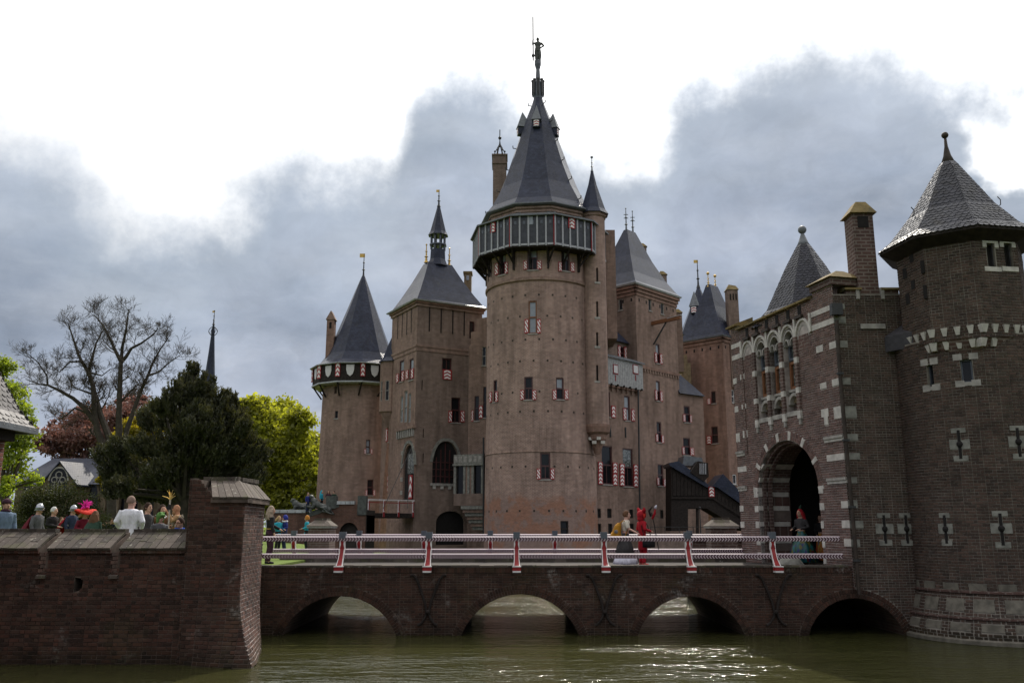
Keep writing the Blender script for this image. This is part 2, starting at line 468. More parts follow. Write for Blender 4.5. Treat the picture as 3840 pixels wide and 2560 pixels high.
def water_m(t):
    p = pos(t)
    w1 = t.noise(t.vm('MULTIPLY', p, (0.8, 2.2, 1.0)), 1.0, 2.0, 0.5)
    w2 = t.noise(t.vm('ADD', t.vm('MULTIPLY', p, (1.3, 2.6, 1.0)), (3, 7, 0)), 2.0, 2.0, 0.5)
    w3 = t.noise(t.vm('MULTIPLY', p, (1.2, 2.0, 1.0)), 9.0, 2.0, 0.5)
    gust = t.noise(t.vm('MULTIPLY', t.vm('ADD', p, (2, 3, 0)), (0.35, 0.9, 1.0)), 0.5, 3.0, 0.55)
    py = t.n('ShaderNodeSeparateXYZ', Vector=p).outputs[1]
    amp = t.m('ADD', 0.55, t.m('MULTIPLY', t.step(gust, 0.36, 0.66), 1.1))
    amp = t.m('ADD', amp, t.m('MULTIPLY', t.step(py, 29.0, 35.0), 0.7))
    hh = t.m('ADD', t.m('MULTIPLY', w1, 0.5), t.m('MULTIPLY', amp, t.m('ADD', t.m('MULTIPLY', w2, 0.55), t.m('MULTIPLY', w3, 0.17))))
    n = t.noise(p, 0.25, 3.0)
    c = t.mix(n, (0.032, 0.033, 0.011), (0.046, 0.046, 0.017))
    return pbr(t, c, 0.09, hh, 1.0, 0.075, 0.42, IOR=1.33)
mat('water', water_m)
def cloth(name, col, rough=0.85, var=0.15, spec=0.2):
    return plain(name, col, rough, var, 14.0, spec)
# ------------------------------------------------------------------ object helpers
COL = scene.collection
def link(o):
    COL.objects.link(o)
    return o
def tag(o, label, cat, group=None, kind=None):
    o['label'] = label
    o['category'] = cat
    if group:
        o['group'] = group
    if kind:
        o['kind'] = kind
    return o
def thing(name, label, cat, loc=(0, 0, 0), rz=0.0, group=None):
    o = link(bpy.data.objects.new(name, None))
    o.empty_display_size = 0.3
    o.location = loc
    o.rotation_euler = (0, 0, rz)
    return tag(o, label, cat, group)
def adopt(o, parent):
    """parent a mesh built in world coordinates"""
    if parent is not None:
        o.parent = parent
        if parent.type == 'EMPTY':
            o.matrix_parent_inverse = (Matrix.Translation(parent.location) @ Matrix.Rotation(parent.rotation_euler.z, 4, 'Z')).inverted()
    return o

class MB:
    """collects faces of one mesh"""
    def __init__(s):
        s.v, s.f, s.uv, s.mi = [], [], [], []
    def poly(s, pts, uv=None, mi=0):
        i = len(s.v)
        s.v.extend(tuple(p) for p in pts)
        s.f.append(tuple(range(i, i + len(pts))))
        s.uv.append(uv)
        s.mi.append(mi)
    def hexa(s, b, t, mi=0):
        """solid between bottom ring b and top ring t (both counter-clockwise from above)"""
        n = len(b)
        s.poly(list(reversed(b)), mi=mi)
        s.poly(t, mi=mi)
        for i in range(n):
            j = (i + 1) % n
            s.poly([b[i], b[j], t[j], t[i]], mi=mi)
        return s
    def box(s, x0, x1, y0, y1, z0, z1, mi=0):
        r = lambda z: [Vector((x0, y0, z)), Vector((x1, y0, z)), Vector((x1, y1, z)), Vector((x0, y1, z))]
        return s.hexa(r(z0), r(z1), mi)
    def obox(s, c, ax, ay, az, mi=0):
        """box round c with half-axis vectors"""
        c, ax, ay, az = Vector(c), Vector(ax), Vector(ay), Vector(az)
        if ax.cross(ay).dot(az) < 0:
            ax = -ax
        r = lambda k: [c - ax - ay + k, c + ax - ay + k, c + ax + ay + k, c - ax + ay + k]
        return s.hexa(r(-az), r(az), mi)
    def bar(s, a, b, w, h=None, up=(0, 0, 1), mi=0):
        """square bar from a to b"""
        a, b = Vector(a), Vector(b)
        d = (b - a)
        u = Vector(up)
        x = d.cross(u)
        if x.length < 1e-6:
            x = d.cross(Vector((1, 0, 0)))
        x.normalize()
        y = x.cross(d).normalized()
        return s.obox((a + b) / 2, x * w / 2, d / 2, y * (h or w) / 2, mi)
    def tube(s, pts, radii, n=6, cap=True, squash=1.0, mi=0):
        pts = [Vector(p) for p in pts]
        if not hasattr(radii, '__len__'):
            radii = [radii] * len(pts)
        rings = []
        ref = None
        for i, p in enumerate(pts):
            d = (pts[min(i + 1, len(pts) - 1)] - pts[max(i - 1, 0)])
            if d.length < 1e-9:
                d = Vector((0, 0, 1))
            d.normalize()
            if ref is None:
                ref = d.orthogonal().normalized()
            x = (ref - d * ref.dot(d))
            x = x.normalized() if x.length > 1e-6 else d.orthogonal().normalized()
            ref = x
            y = d.cross(x)
            rings.append([p + (x * math.cos(2 * PI * k / n) + y * math.sin(2 * PI * k / n) * squash) * radii[i] for k in range(n)])
        return s.loft(rings, cap, mi)
    def loft(s, rings, cap=True, mi=0, closed=True, uvs=None):
        base = len(s.v)
        n = len(rings[0])
        for r in rings:
            s.v.extend(tuple(p) for p in r)
        for i in range(len(rings) - 1):
            for k in range(n if closed else n - 1):
                a = base + i * n + k
                b = base + i * n + (k + 1) % n
                s.f.append((a, b, b + n, a + n))
                s.uv.append(None if uvs is None else [uvs(i, k), uvs(i, k + 1), uvs(i + 1, k + 1), uvs(i + 1, k)])
                s.mi.append(mi)
        if cap and closed:
            s.f.append(tuple(reversed(range(base, base + n)))); s.uv.append(None); s.mi.append(mi)
            e = base + (len(rings) - 1) * n
            s.f.append(tuple(range(e, e + n))); s.uv.append(None); s.mi.append(mi)
        return s
    def lathe(s, c, prof, n=16, rot=0.0, cap=True, mi=0, sx=1.0, sy=1.0):
        """prof: (radius, z) from bottom up"""
        c = Vector(c)
        rings = [[c + Vector((r * sx * math.cos(rot + 2 * PI * k / n), r * sy * math.sin(rot + 2 * PI * k / n), z)) for k in range(n)] for r, z in prof]
        return s.loft(rings, cap, mi)
    def ball(s, c, rx, ry=None, rz=None, n=10, m=7, mi=0):
        ry, rz = ry or rx, rz or rx
        c = Vector(c)
        rings = []
        for i in range(1, m):
            a = -PI / 2 + PI * i / m
            rings.append([c + Vector((rx * math.cos(a) * math.cos(2 * PI * k / n), ry * math.cos(a) * math.sin(2 * PI * k / n), rz * math.sin(a))) for k in range(n)])
        return s.loft(rings, True, mi)
    def build(s, name, material, parent=None, smooth=False, tone_v=None):
        me = bpy.data.meshes.new(name)
        me.from_pydata(s.v, [], s.f)
        mats = material if isinstance(material, (list, tuple)) else [material]
        for m in mats:
            me.materials.append(MATS[m] if isinstance(m, str) else m)
        if len(mats) > 1:
            me.polygons.foreach_set('material_index', s.mi)
        uvl = me.uv_layers.new(name='UVMap')
        data = np.zeros((len(me.loops), 2), dtype=np.float32)
        k = 0
        for fi, f in enumerate(s.f):
            u = s.uv[fi]
            if u is None:
                a, b, c = Vector(s.v[f[0]]), Vector(s.v[f[1]]), Vector(s.v[f[2]])
                nm = (b - a).cross(c - a)
                if nm.length < 1e-12 and len(f) > 3:
                    nm = (c - a).cross(Vector(s.v[f[3]]) - a)
                if nm.length > 1e-12:
                    nm.normalize()
                if abs(nm.z) > 0.85:
                    for q in f:
                        data[k] = (s.v[q][0], s.v[q][1]); k += 1
                else:
                    L = math.hypot(nm.x, nm.y) or 1.0
                    tx, ty = -nm.y / L, nm.x / L
                    for q in f:
                        p = s.v[q]
                        data[k] = (p[0] * tx + p[1] * ty, p[2]); k += 1
            else:
                for q in u:
                    data[k] = q; k += 1
        uvl.data.foreach_set('uv', data.ravel())
        if smooth:
            me.polygons.foreach_set('use_smooth', [True] * len(me.polygons))
        if tone_v is not None:
            at = me.attributes.new('tone', 'FLOAT', 'FACE')
            at.data.foreach_set('value', [tone_v] * len(me.polygons) if not hasattr(tone_v, '__len__') else tone_v)
        me.validate()
        me.update()
        o = link(bpy.data.objects.new(name, me))
        return adopt(o, parent)

# ------------------------------------------------------------------ small shared pieces (bricks, slates)
PIECES = {}
def piece_mesh(kind, material, k):
    """unit piece variants: x along, y outward (front at 0), z up; tone carried per variant"""
    key = (kind, material, k)
    if key in PIECES:
        return PIECES[key]
    r = random.Random(k * 77 + 5)
    if kind == 'brick':
        ch, cz, d = 0.022, 0.065, 0.05
        j = lambda a: a + r.uniform(-0.012, 0.012)
        back = [(-.5, -d, -.5), (.5, -d, -.5), (.5, -d, .5), (-.5, -d, .5)]
        mid = [(-.5, -.006, -.5), (.5, -.006, -.5), (.5, -.006, .5), (-.5, -.006, .5)]
        fr = [(j(-.5 + ch), r.uniform(-.003, .002), j(-.5 + cz)), (j(.5 - ch), r.uniform(-.003, .002), j(-.5 + cz)),
              (j(.5 - ch), r.uniform(-.003, .002), j(.5 - cz)), (j(-.5 + ch), r.uniform(-.003, .002), j(.5 - cz))]
        vs = back + mid + fr
        fs = []
        for b in (0, 4):
            for i in range(4):
                q = (i + 1) % 4
                fs.append((b + i, b + q, b + 4 + q, b + 4 + i))
        fs.append((8, 9, 10, 11))
    else:   # slate: a thin plate with a rounded tail, x across, z up the slope, y outward
        n = 5
        tail = [(-.5, 0.0)] + [(-.5 + i / n, -0.32 * math.sin(PI * i / n)) for i in range(1, n)] + [(.5, 0.0)]
        out = [(x, 0.020 + r.uniform(-.003, .006), z - 0.15) for x, z in tail] + [(.5, 0.002, .85), (-.5, 0.002, .85)]
        inn = [(x, y - 0.012, z) for x, y, z in out]
        vs = out + inn
        m = len(out)
        fs = [tuple(range(m))] + [(i, m + i, m + (i + 1) % m, (i + 1) % m) for i in range(m)]
    me = bpy.data.meshes.new(kind)
    me.from_pydata(vs, [], fs)
    me.materials.append(MATS[material])
    at = me.attributes.new('tone', 'FLOAT', 'FACE')
    at.data.foreach_set('value', [((k * 0.618) % 1.0)] * len(fs))
    me.update()
    PIECES[key] = (me, np.array(vs, dtype=np.float64), fs)
    return PIECES[key]

NVAR = 14
def set_pieces(parent, items, kind, limit=300, mass_name=None):
    """items: (matrix, material). The nearest to the eye become parts, the rest one joined part."""
    eye = Vector((0, 0, EYE))
    items = sorted(items, key=lambda it: (it[0].translation - eye).length)
    rr = random.Random(len(items))
    for M, mt in items[:limit]:
        me = piece_mesh(kind, mt, rr.randrange(NVAR))[0]
        o = link(bpy.data.objects.new(kind, me))
        adopt(o, parent)
        o.matrix_basis = M
    rest = items[limit:]
    by = {}
    for M, mt in rest:
        by.setdefault(mt, []).append(M)
    if not rest:
        return
    V, Fa, T, MI = [], [], [], []
    base = 0
    mats = list(by)
    for mi, mt in enumerate(mats):
        for M in by[mt]:
            k = rr.randrange(NVAR)
            _, vs, fs = piece_mesh(kind, mt, k)
            A = np.array(M)
            V.append(vs @ A[:3, :3].T + A[:3, 3])
            for f in fs:
                Fa.append(tuple(i + base for i in f))
            T.extend([(k * 0.618) % 1.0] * len(fs))
            MI.extend([mi] * len(fs))
            base += len(vs)
    me = bpy.data.meshes.new(mass_name or kind + 'work')
    me.from_pydata(np.concatenate(V).tolist(), [], Fa)
    for mt in mats:
        me.materials.append(MATS[mt])
    me.polygons.foreach_set('material_index', MI)
    at = me.attributes.new('tone', 'FLOAT', 'FACE')
    at.data.foreach_set('value', T)
    me.update()
    o = link(bpy.data.objects.new(mass_name or kind + 'work', me))
    adopt(o, parent)
    o['kind'] = 'stuff'
    return o

# ------------------------------------------------------------------ walls
def spans(poly, v):
    xs = []
    n = len(poly)
    for i in range(n):
        (x0, y0), (x1, y1) = poly[i], poly[(i + 1) % n]
        if (y0 <= v) != (y1 <= v):
            xs.append(x0 + (v - y0) / (y1 - y0) * (x1 - x0))
    xs.sort()
    return [(xs[i], xs[i + 1]) for i in range(0, len(xs) - 1, 2)]
def minus(iv, cut):
    out = []
    for a, b in iv:
        if cut[1] <= a or cut[0] >= b:
            out.append((a, b))
        else:
            if cut[0] > a:
                out.append((a, cut[0]))
            if cut[1] < b:
                out.append((cut[1], b))
    return out
def rect(u0, u1, v0, v1):
    return [(u0, v0), (u1, v0), (u1, v1), (u0, v1)]
def pointed(u0, u1, v0, vs, vt, n=8):
    """pointed-arch outline: feet at v0, springing at vs, apex at vt"""
    uc, w = (u0 + u1) / 2, (u1 - u0) / 2
    pts = [(u0, v0), (u1, v0), (u1, vs)]
    for i in range(1, n):
        a = i / n
        pts.append((uc + w * math.cos(a * PI / 2) ** 0.85 * (1 - 0.06 * math.sin(PI * a)), vs + (vt - vs) * math.sin(a * PI / 2) ** 1.05))
    pts.append((uc, vt))
    for i in range(n - 1, 0, -1):
        a = i / n
        pts.append((uc - w * math.cos(a * PI / 2) ** 0.85 * (1 - 0.06 * math.sin(PI * a)), vs + (vt - vs) * math.sin(a * PI / 2) ** 1.05))
    pts.append((u0, vs))
    return pts
def rounded(u0, u1, v0, vs, vt, n=12):
    uc, w = (u0 + u1) / 2, (u1 - u0) / 2
    pts = [(u0, v0), (u1, v0), (u1, vs)]
    for i in range(1, n):
        a = PI * i / n
        pts.append((uc + w * math.cos(a), vs + (vt - vs) * math.sin(a)))
    pts.append((u0, vs))
    return pts

class Plane:
    """flat wall: foot point, horizontal run direction; u metres along it, v height"""
    def __init__(s, p0, p1, batter=0.0):
        s.p = Vector((p0[0], p0[1], 0))
        d = Vector((p1[0] - p0[0], p1[1] - p0[1], 0))
        s.L = d.length
        s.U = d / s.L
        s.N = Vector((s.U.y, -s.U.x, 0))
        s.batter = batter
        s.holes, s.wins = [], []
    def map(s, u, v, d=0.0):
        return s.p + s.U * u + Vector((0, 0, v)) + s.N * d
    def px(s, x, y):
        r = ray(x, y)
        e = Vector((0, 0, EYE))
        t = (s.p - e).dot(s.N) / r.dot(s.N)
        q = e + r * t
        return ((q - s.p).dot(s.U), q.z)
    def r(s, x0, y0, x1, y1):
        """rectangle on the wall spanning that extent"""
        u0 = s.px(x0, (y0 + y1) / 2)[0]; u1 = s.px(x1, (y0 + y1) / 2)[0]
        v1 = s.px((x0 + x1) / 2, y0)[1]; v0 = s.px((x0 + x1) / 2, y1)[1]
        return (u0, u1, v0, v1)
    def flat(s):
        return True
class Cyl(Plane):
    """round wall: u is arc length from the side facing the viewer, positive to the right"""
    def __init__(s, c, radius, rf=None):
        s.c = Vector((c[0], c[1], 0))
        s.R = radius
        s.rf = rf or (lambda v: radius)
        s.t0 = math.atan2(-c[0], c[1])
        s.holes, s.wins = [], []
    def map(s, u, v, d=0.0):
        t = u / s.R + s.t0
        r = s.rf(v) + d
        return Vector((s.c.x + r * math.sin(t), s.c.y - r * math.cos(t), v))
    def px(s, x, y):
        dr = ray(x, y)
        ox, oy = -s.c.x, -s.c.y
        r = s.R
        for _ in range(3):
            a = dr.x ** 2 + dr.y ** 2
            b = 2 * (ox * dr.x + oy * dr.y)
            c = ox * ox + oy * oy - r * r
            disc = max(0.0, b * b - 4 * a * c)
            t = (-b - math.sqrt(disc)) / (2 * a)
            z = EYE + dr.z * t
            r = s.rf(z)
        X, Y = dr.x * t - s.c.x, dr.y * t - s.c.y
        th = math.atan2(X, -Y) - s.t0
        return (th * s.R, z)
    def flat(s):
        return False

def frame_of(W, u, v):
    e = 0.01
    U = (W.map(u + e, v) - W.map(u - e, v)).normalized()
    V = (W.map(u, v + e) - W.map(u, v - e)).normalized()
    N = U.cross(V).normalized()
    return U, N, V

def courses(W, poly, holes, ch, bl, material, proud=0.0, gap=0.0135, seed=1, jit=0.004):
    """lay bricks over an outline on the wall, leaving the holes open"""
    r = random.Random(seed)
    items = []
    v0 = min(p[1] for p in poly); v1 = max(p[1] for p in poly)
    n = int((v1 - v0) / ch + 0.5)
    for i in range(n):
        v = v0 + (i + 0.5) * ch
        if v > v1:
            break
        iv = spans(poly, v)
        for h in holes:
            for c in spans(h, v):
                iv = minus(iv, c)
        for a, b in iv:
            if b - a < 0.03:
                continue
            lead = (bl * 0.25 if i % 2 else bl * 0.75)
            k0 = math.floor((a - lead) / (bl * 1.5))
            u = k0 * bl * 1.5 + lead - bl * 1.5
            header = False
            while u < b:
                ln = bl * 0.5 if header else bl
                lo, hi = max(u, a), min(u + ln, b)
                header = not header
                u += ln
                if hi - lo < 0.025:
                    continue
                m = (lo + hi) / 2
                U, N, V = frame_of(W, m, v)
                P = W.map(m, v, proud + r.uniform(-jit, jit))
                L = max(0.012, hi - lo - gap)
                M = Matrix(((U.x * L, N.x, V.x * (ch - gap), P.x), (U.y * L, N.y, V.y * (ch - gap), P.y), (U.z * L, N.z, V.z * (ch - gap), P.z), (0, 0, 0, 1)))
                items.append((M, material(m, v, r) if callable(material) else material))
    return items

def wall_sheet(W, name, outer, holes, material, parent, reveal=0.25, inset=0.0, step=0.6, smooth=False, vcuts=()):
    """the wall surface with real openings and reveals"""
    mb = MB()
    if W.flat():
        loops = [outer] + holes
        flat = [p for l in loops for p in l]
        tri = tessellate_polygon([[Vector((p[0], p[1], 0)) for p in l] for l in loops])
        for t in tri:
            q = [flat[i] for i in t]
            a = (q[1][0] - q[0][0]) * (q[2][1] - q[0][1]) - (q[1][1] - q[0][1]) * (q[2][0] - q[0][0])
            if abs(a) < 1e-9:
                continue
            if a < 0:
                q.reverse()
            mb.poly([W.map(u, v, -inset) for u, v in q], q)
    else:
        u0 = min(p[0] for p in outer); u1 = max(p[0] for p in outer)
        v0 = min(p[1] for p in outer); v1 = max(p[1] for p in outer)
        us, vs = {u0, u1}, {v0, v1} | set(vcuts)
        n = max(2, int((u1 - u0) / step))
        for i in range(n):
            us.add(u0 + (u1 - u0) * i / n)
        n = max(1, int((v1 - v0) / 3.0))
        for i in range(n):
            vs.add(v0 + (v1 - v0) * i / n)
        for h in holes:
            for p in h:
                us.add(p[0]); vs.add(p[1])
        us, vs = sorted(us), sorted(vs)
        box = [(min(p[0] for p in h), max(p[0] for p in h), min(p[1] for p in h), max(p[1] for p in h)) for h in holes]
        for i in range(len(us) - 1):
            for j in range(len(vs) - 1):
                a, b, c, d = us[i], us[i + 1], vs[j], vs[j + 1]
                if b - a < 1e-6 or d - c < 1e-6:
                    continue
                m, n2 = (a + b) / 2, (c + d) / 2
                if any(x0 < m < x1 and y0 < n2 < y1 for x0, x1, y0, y1 in box):
                    continue
                q = [(a, c), (b, c), (b, d), (a, d)]
                mb.poly([W.map(u, v, -inset) for u, v in q], q)
    if reveal:
        for h in holes:
            n = len(h)
            for i in range(n):
                p, q = h[i], h[(i + 1) % n]
                mb.poly([W.map(*p, -inset), W.map(*p, -reveal), W.map(*q, -reveal), W.map(*q, -inset)], [p, (p[0] + reveal, p[1] + reveal), (q[0] + reveal, q[1] + reveal), q])
    return mb.build(name, material, parent, smooth)

def slab(W, name, u0, u1, v0, v1, d0, d1, material, parent):
    """block on the wall from depth d0 (inner) to d1 (outer)"""
    mb = MB()
    n = 1 if W.flat() else max(1, int((u1 - u0) / 0.4))
    for i in range(n):
        a, b = u0 + (u1 - u0) * i / n, u0 + (u1 - u0) * (i + 1) / n
        bt = [W.map(a, v0, d1), W.map(b, v0, d1), W.map(b, v0, d0), W.map(a, v0, d0)]
        tp = [W.map(a, v1, d1), W.map(b, v1, d1), W.map(b, v1, d0), W.map(a, v1, d0)]
        mb.hexa(bt, tp)
    return mb.build(name, material, parent)

def shutter(W, T, u0, u1, v0, v1, style):
    mb = MB()
    d0, d1 = 0.03, 0.09
    f = [W.map(u0, v0, d1), W.map(u1, v0, d1), W.map(u1, v1, d1), W.map(u0, v1, d1)]
    k = [W.map(u0, v0, d0), W.map(u1, v0, d0), W.map(u1, v1, d0), W.map(u0, v1, d0)]
    mb.poly(f, [(0, 0), (1, 0), (1, 1), (0, 1)])
    for i in range(4):
        j = (i + 1) % 4
        mb.poly([k[i], k[j], f[j], f[i]], [(0, 0)] * 4)
    mb.poly(list(reversed(k)), [(0, 0)] * 4)
    mb.build('shutter', 'shutter_' + style, T)

def window(W, T, u0, u1, v0, v1, depth=0.28, split=0.5, frame='paint_maroon', pane='glass', pane2=None, sill=True, mull=True):
    """frame with panes set back in the opening; the frame carries each pane as a sub-part"""
    w, hh = u1 - u0, v1 - v0
    t = min(0.11, w * 0.14)
    fr = MB()
    def blk(a, b, c, d, k0, k1):
        bt = [W.map(a, c, k1), W.map(b, c, k1), W.map(b, c, k0), W.map(a, c, k0)]
        tp = [W.map(a, d, k1), W.map(b, d, k1), W.map(b, d, k0), W.map(a, d, k0)]
        fr.hexa(bt, tp)
    k0, k1 = -depth - 0.02, -depth + 0.08
    blk(u0, u0 + t, v0, v1, k0, k1); blk(u1 - t, u1, v0, v1, k0, k1)
    blk(u0 + t, u1 - t, v0, v0 + t, k0, k1); blk(u0 + t, u1 - t, v1 - t, v1, k0, k1)
    vm = v0 + hh * split
    if split:
        blk(u0 + t, u1 - t, vm - t * .6, vm + t * .6, k0, k1 + 0.01)
    um = (u0 + u1) / 2
    if mull and w > 0.75:
        blk(um - t * .3, um + t * .3, v0 + t, (vm - t * .6 if split else v1 - t), k0, k1 - 0.01)
    f = fr.build('window', frame, T)
    def pn(c, d, m):
        mb = MB()
        mb.poly([W.map(u0 + t * .5, c, -depth), W.map(u1 - t * .5, c, -depth), W.map(u1 - t * .5, d, -depth), W.map(u0 + t * .5, d, -depth)], [(u0, c), (u1, c), (u1, d), (u0, d)])
        mb.build('pane', m, f)
    if split:
        pn(v0, vm, pane); pn(vm, v1, pane2 or pane)
    else:
        pn(v0, v1, pane)
    if sill:
        slab(W, 'sill', u0 - 0.08, u1 + 0.08, v0 - 0.1, v0 + 0.003, -0.1, 0.07, 'stone_pale', f)
    return f

def add_win(W, x0, y0, x1, y1, sh=None, style='slant', **kw):
    """opening seen at that extent; sh: list of shutter extents"""
    u0, u1, v0, v1 = W.r(x0, y0, x1, y1)
    W.holes.append(rect(u0, u1, v0, v1))
    W.wins.append((u0, u1, v0, v1, [(W.r(*q), style) for q in (sh or [])], kw))
def add_loop(W, x0, y0, x1, y1):
    u0, u1, v0, v1 = W.r(x0, y0, x1, y1)
    W.holes.append(rect(u0, u1, v0, v1))
    W.wins.append((u0, u1, v0, v1, [], dict(loop=True)))
def finish(W, T, name, outer, material, **kw):
    wall_sheet(W, name, outer, W.holes, material, T, **kw)
    rv = kw.get('reveal', 0.25)
    for u0, u1, v0, v1, shs, k in W.wins:
        if k.get('loop'):
            mb = MB()
            mb.poly([W.map(u0, v0, -rv + 0.01), W.map(u1, v0, -rv + 0.01), W.map(u1, v1, -rv + 0.01), W.map(u0, v1, -rv + 0.01)])
            mb.build('loophole', 'dark_inside', T)
        else:
            kk = dict(depth=rv - 0.06)
            kk.update(k)
            window(W, T, u0, u1, v0, v1, **kk)
        for (a, b, c, d), st in shs:
            shutter(W, T, a, b, c, d, st)

def ring(c, R, z, n, rot):
    return [Vector((c[0] + R * math.cos(rot + 2 * PI * k / n), c[1] + R * math.sin(rot + 2 * PI * k / n), z)) for k in range(n)]
def spire(c, prof, n, rot, material, T, name='roof'):
    mb = MB()
    mb.loft([ring(c, R, z, n, rot) for R, z in prof], cap=True)
    return mb.build(name, material, T)
def finial(c, z0, z1, T, r=0.09, ball=None, vane=None, material='iron'):
    mb = MB()
    H = z1 - z0
    mb.lathe((c[0], c[1], 0), [(r * 2.2, z0), (r * 1.1, z0 + H * .12), (r * .8, z0 + H * .3), (r * 1.9, z0 + H * .33), (r * .7, z0 + H * .37), (r * .6, z0 + H * .6), (r * 1.4, z0 + H * .63), (r * .5, z0 + H * .66), (r * .35, z1)], 8)
    if ball:
        mb.ball((c[0], c[1], z1), ball)
    o = mb.build('finial', material, T)
    if vane:
        mv = MB()
        mv.box(c[0] - vane, c[0] + vane * .2, c[1] - .02, c[1] + .02, z1 - vane * .9, z1)
        mv.build('weather_vane', 'gilt', o)
    return o
def hip(P, zs, T, material, inset, name='roof', flare=None):
    """hipped roof over base corners P (ccw from above): rings of scaled corners about two ridge points"""
    mb = MB()
    mb.loft([[Vector((p[0], p[1], z)) for p in r] for r, z in zip(inset, zs)], cap=True)
    return mb.build(name, material, T)
# ------------------------------------------------------------------ setting: water, ground
def sheet(name, pts, z, material, skirt=None):
    mb = MB()
    tri = tessellate_polygon([[Vector((p[0], p[1], 0)) for p in pts]])
    for t in tri:
        q = [pts[i] for i in t]
        a = (q[1][0] - q[0][0]) * (q[2][1] - q[0][1]) - (q[1][1] - q[0][1]) * (q[2][0] - q[0][0])
        if a < 0:
            q.reverse()
        mb.poly([(x, y, z) for x, y in q])
    if skirt is not None:
        n = len(pts)
        for i in range(n):
            p, q = pts[i], pts[(i + 1) % n]
            mb.poly([(p[0], p[1], skirt), (q[0], q[1], skirt), (q[0], q[1], z), (p[0], p[1], z)])
    o = mb.build(name, material)
    o['kind'] = 'structure'
    return o
LZ = 1.80      # lawn level
sheet('ground', [(-4000, -4000), (4000, -4000), (4000, 5000), (-4000, 5000)], -1.6, 'earth')
sheet('water', [(-120, 3.0), (140, 3.0), (140, 150), (-120, 150)], 0.0, 'water')
sheet('bank', [(-120, -200), (140, -200), (140, 6.0), (-120, 6.0)], 1.25, 'lawn', -1.5)
sheet('lawn', [(-400, 20.7), (-7.6, 20.7), (-7.0, 22.2), (-7.0, 25.3), (-7.1, 31.5), (-8.2, 33.0), (-9.0, 40.0), (-10.5, 52.0), (-17.0, 66.0), (-25.5, 75.0), (-32, 79), (-60, 88), (-75, 130), (75, 135), (400, 135), (400, 4000), (-400, 4000)], LZ, 'lawn', -1.5)
sheet('castle_ledge', [(-17.5, 92), (-12.5, 84), (-3.5, 80), (1.0, 74.5), (5.0, 74), (8.6, 79.0), (18, 88.5), (26, 95), (26, 120), (-17.5, 120)], 0.35, 'lawn', -1.5)
sheet('gate_court', [(8.6, 31.2), (12, 27), (80, 27), (80, 44), (9.4, 44), (7.2, 37.5), (7.2, 34.8)], 1.72, 'paving', -1.5)

# ------------------------------------------------------------------ moat wall in the left foreground
MWX0 = -12.6
moat = thing('moat_wall', 'dark brick moat wall with tiled slit battlements in the left foreground', 'wall', (-9.9, 20.3, 0))
Wm = Plane((MWX0, 20.05), (-7.24, 20.05))
uu = lambda x: x - MWX0
slits = [(uu(-10.47), uu(-10.27)), (uu(-8.87), uu(-8.68))]
outer = [(0, -0.5), (Wm.L, -0.5), (Wm.L, 2.33)]
for a, b in reversed(slits):
    outer += [(b, 2.33), (b, 2.02), (a, 1.88), (a, 2.33)]
outer += [(0, 2.33)]
loop = [(uu(-9.64), 1.50), (uu(-9.47), 1.56), (uu(-9.45), 1.80), (uu(-9.64), 1.82)]
wall_sheet(Wm, 'mortar_bed', outer, [loop], 'mortar_dark', moat, reveal=0.45, inset=0.014)
items = courses(Wm, outer, [loop], 0.087, 0.215, 'brick_moat_wall', seed=3)
core = MB()
core.box(MWX0, -7.25, 20.52, 20.95, -0.5, 1.9)
for a, b in ((MWX0, -10.53), (-10.33, -8.93), (-8.73, -7.26)):
    core.box(a, b, 20.08, 20.95, 1.9, 2.34)
core.build('wall_core', 'mortar_dark', moat)
lp = MB()
lp.poly([Wm.map(*p, -0.44) for p in loop])
lp.build('loophole', 'dark_inside', moat)
rr = random.Random(11)
secs = ((MWX0, -10.47), (-10.27, -8.87), (-8.68, -7.22))
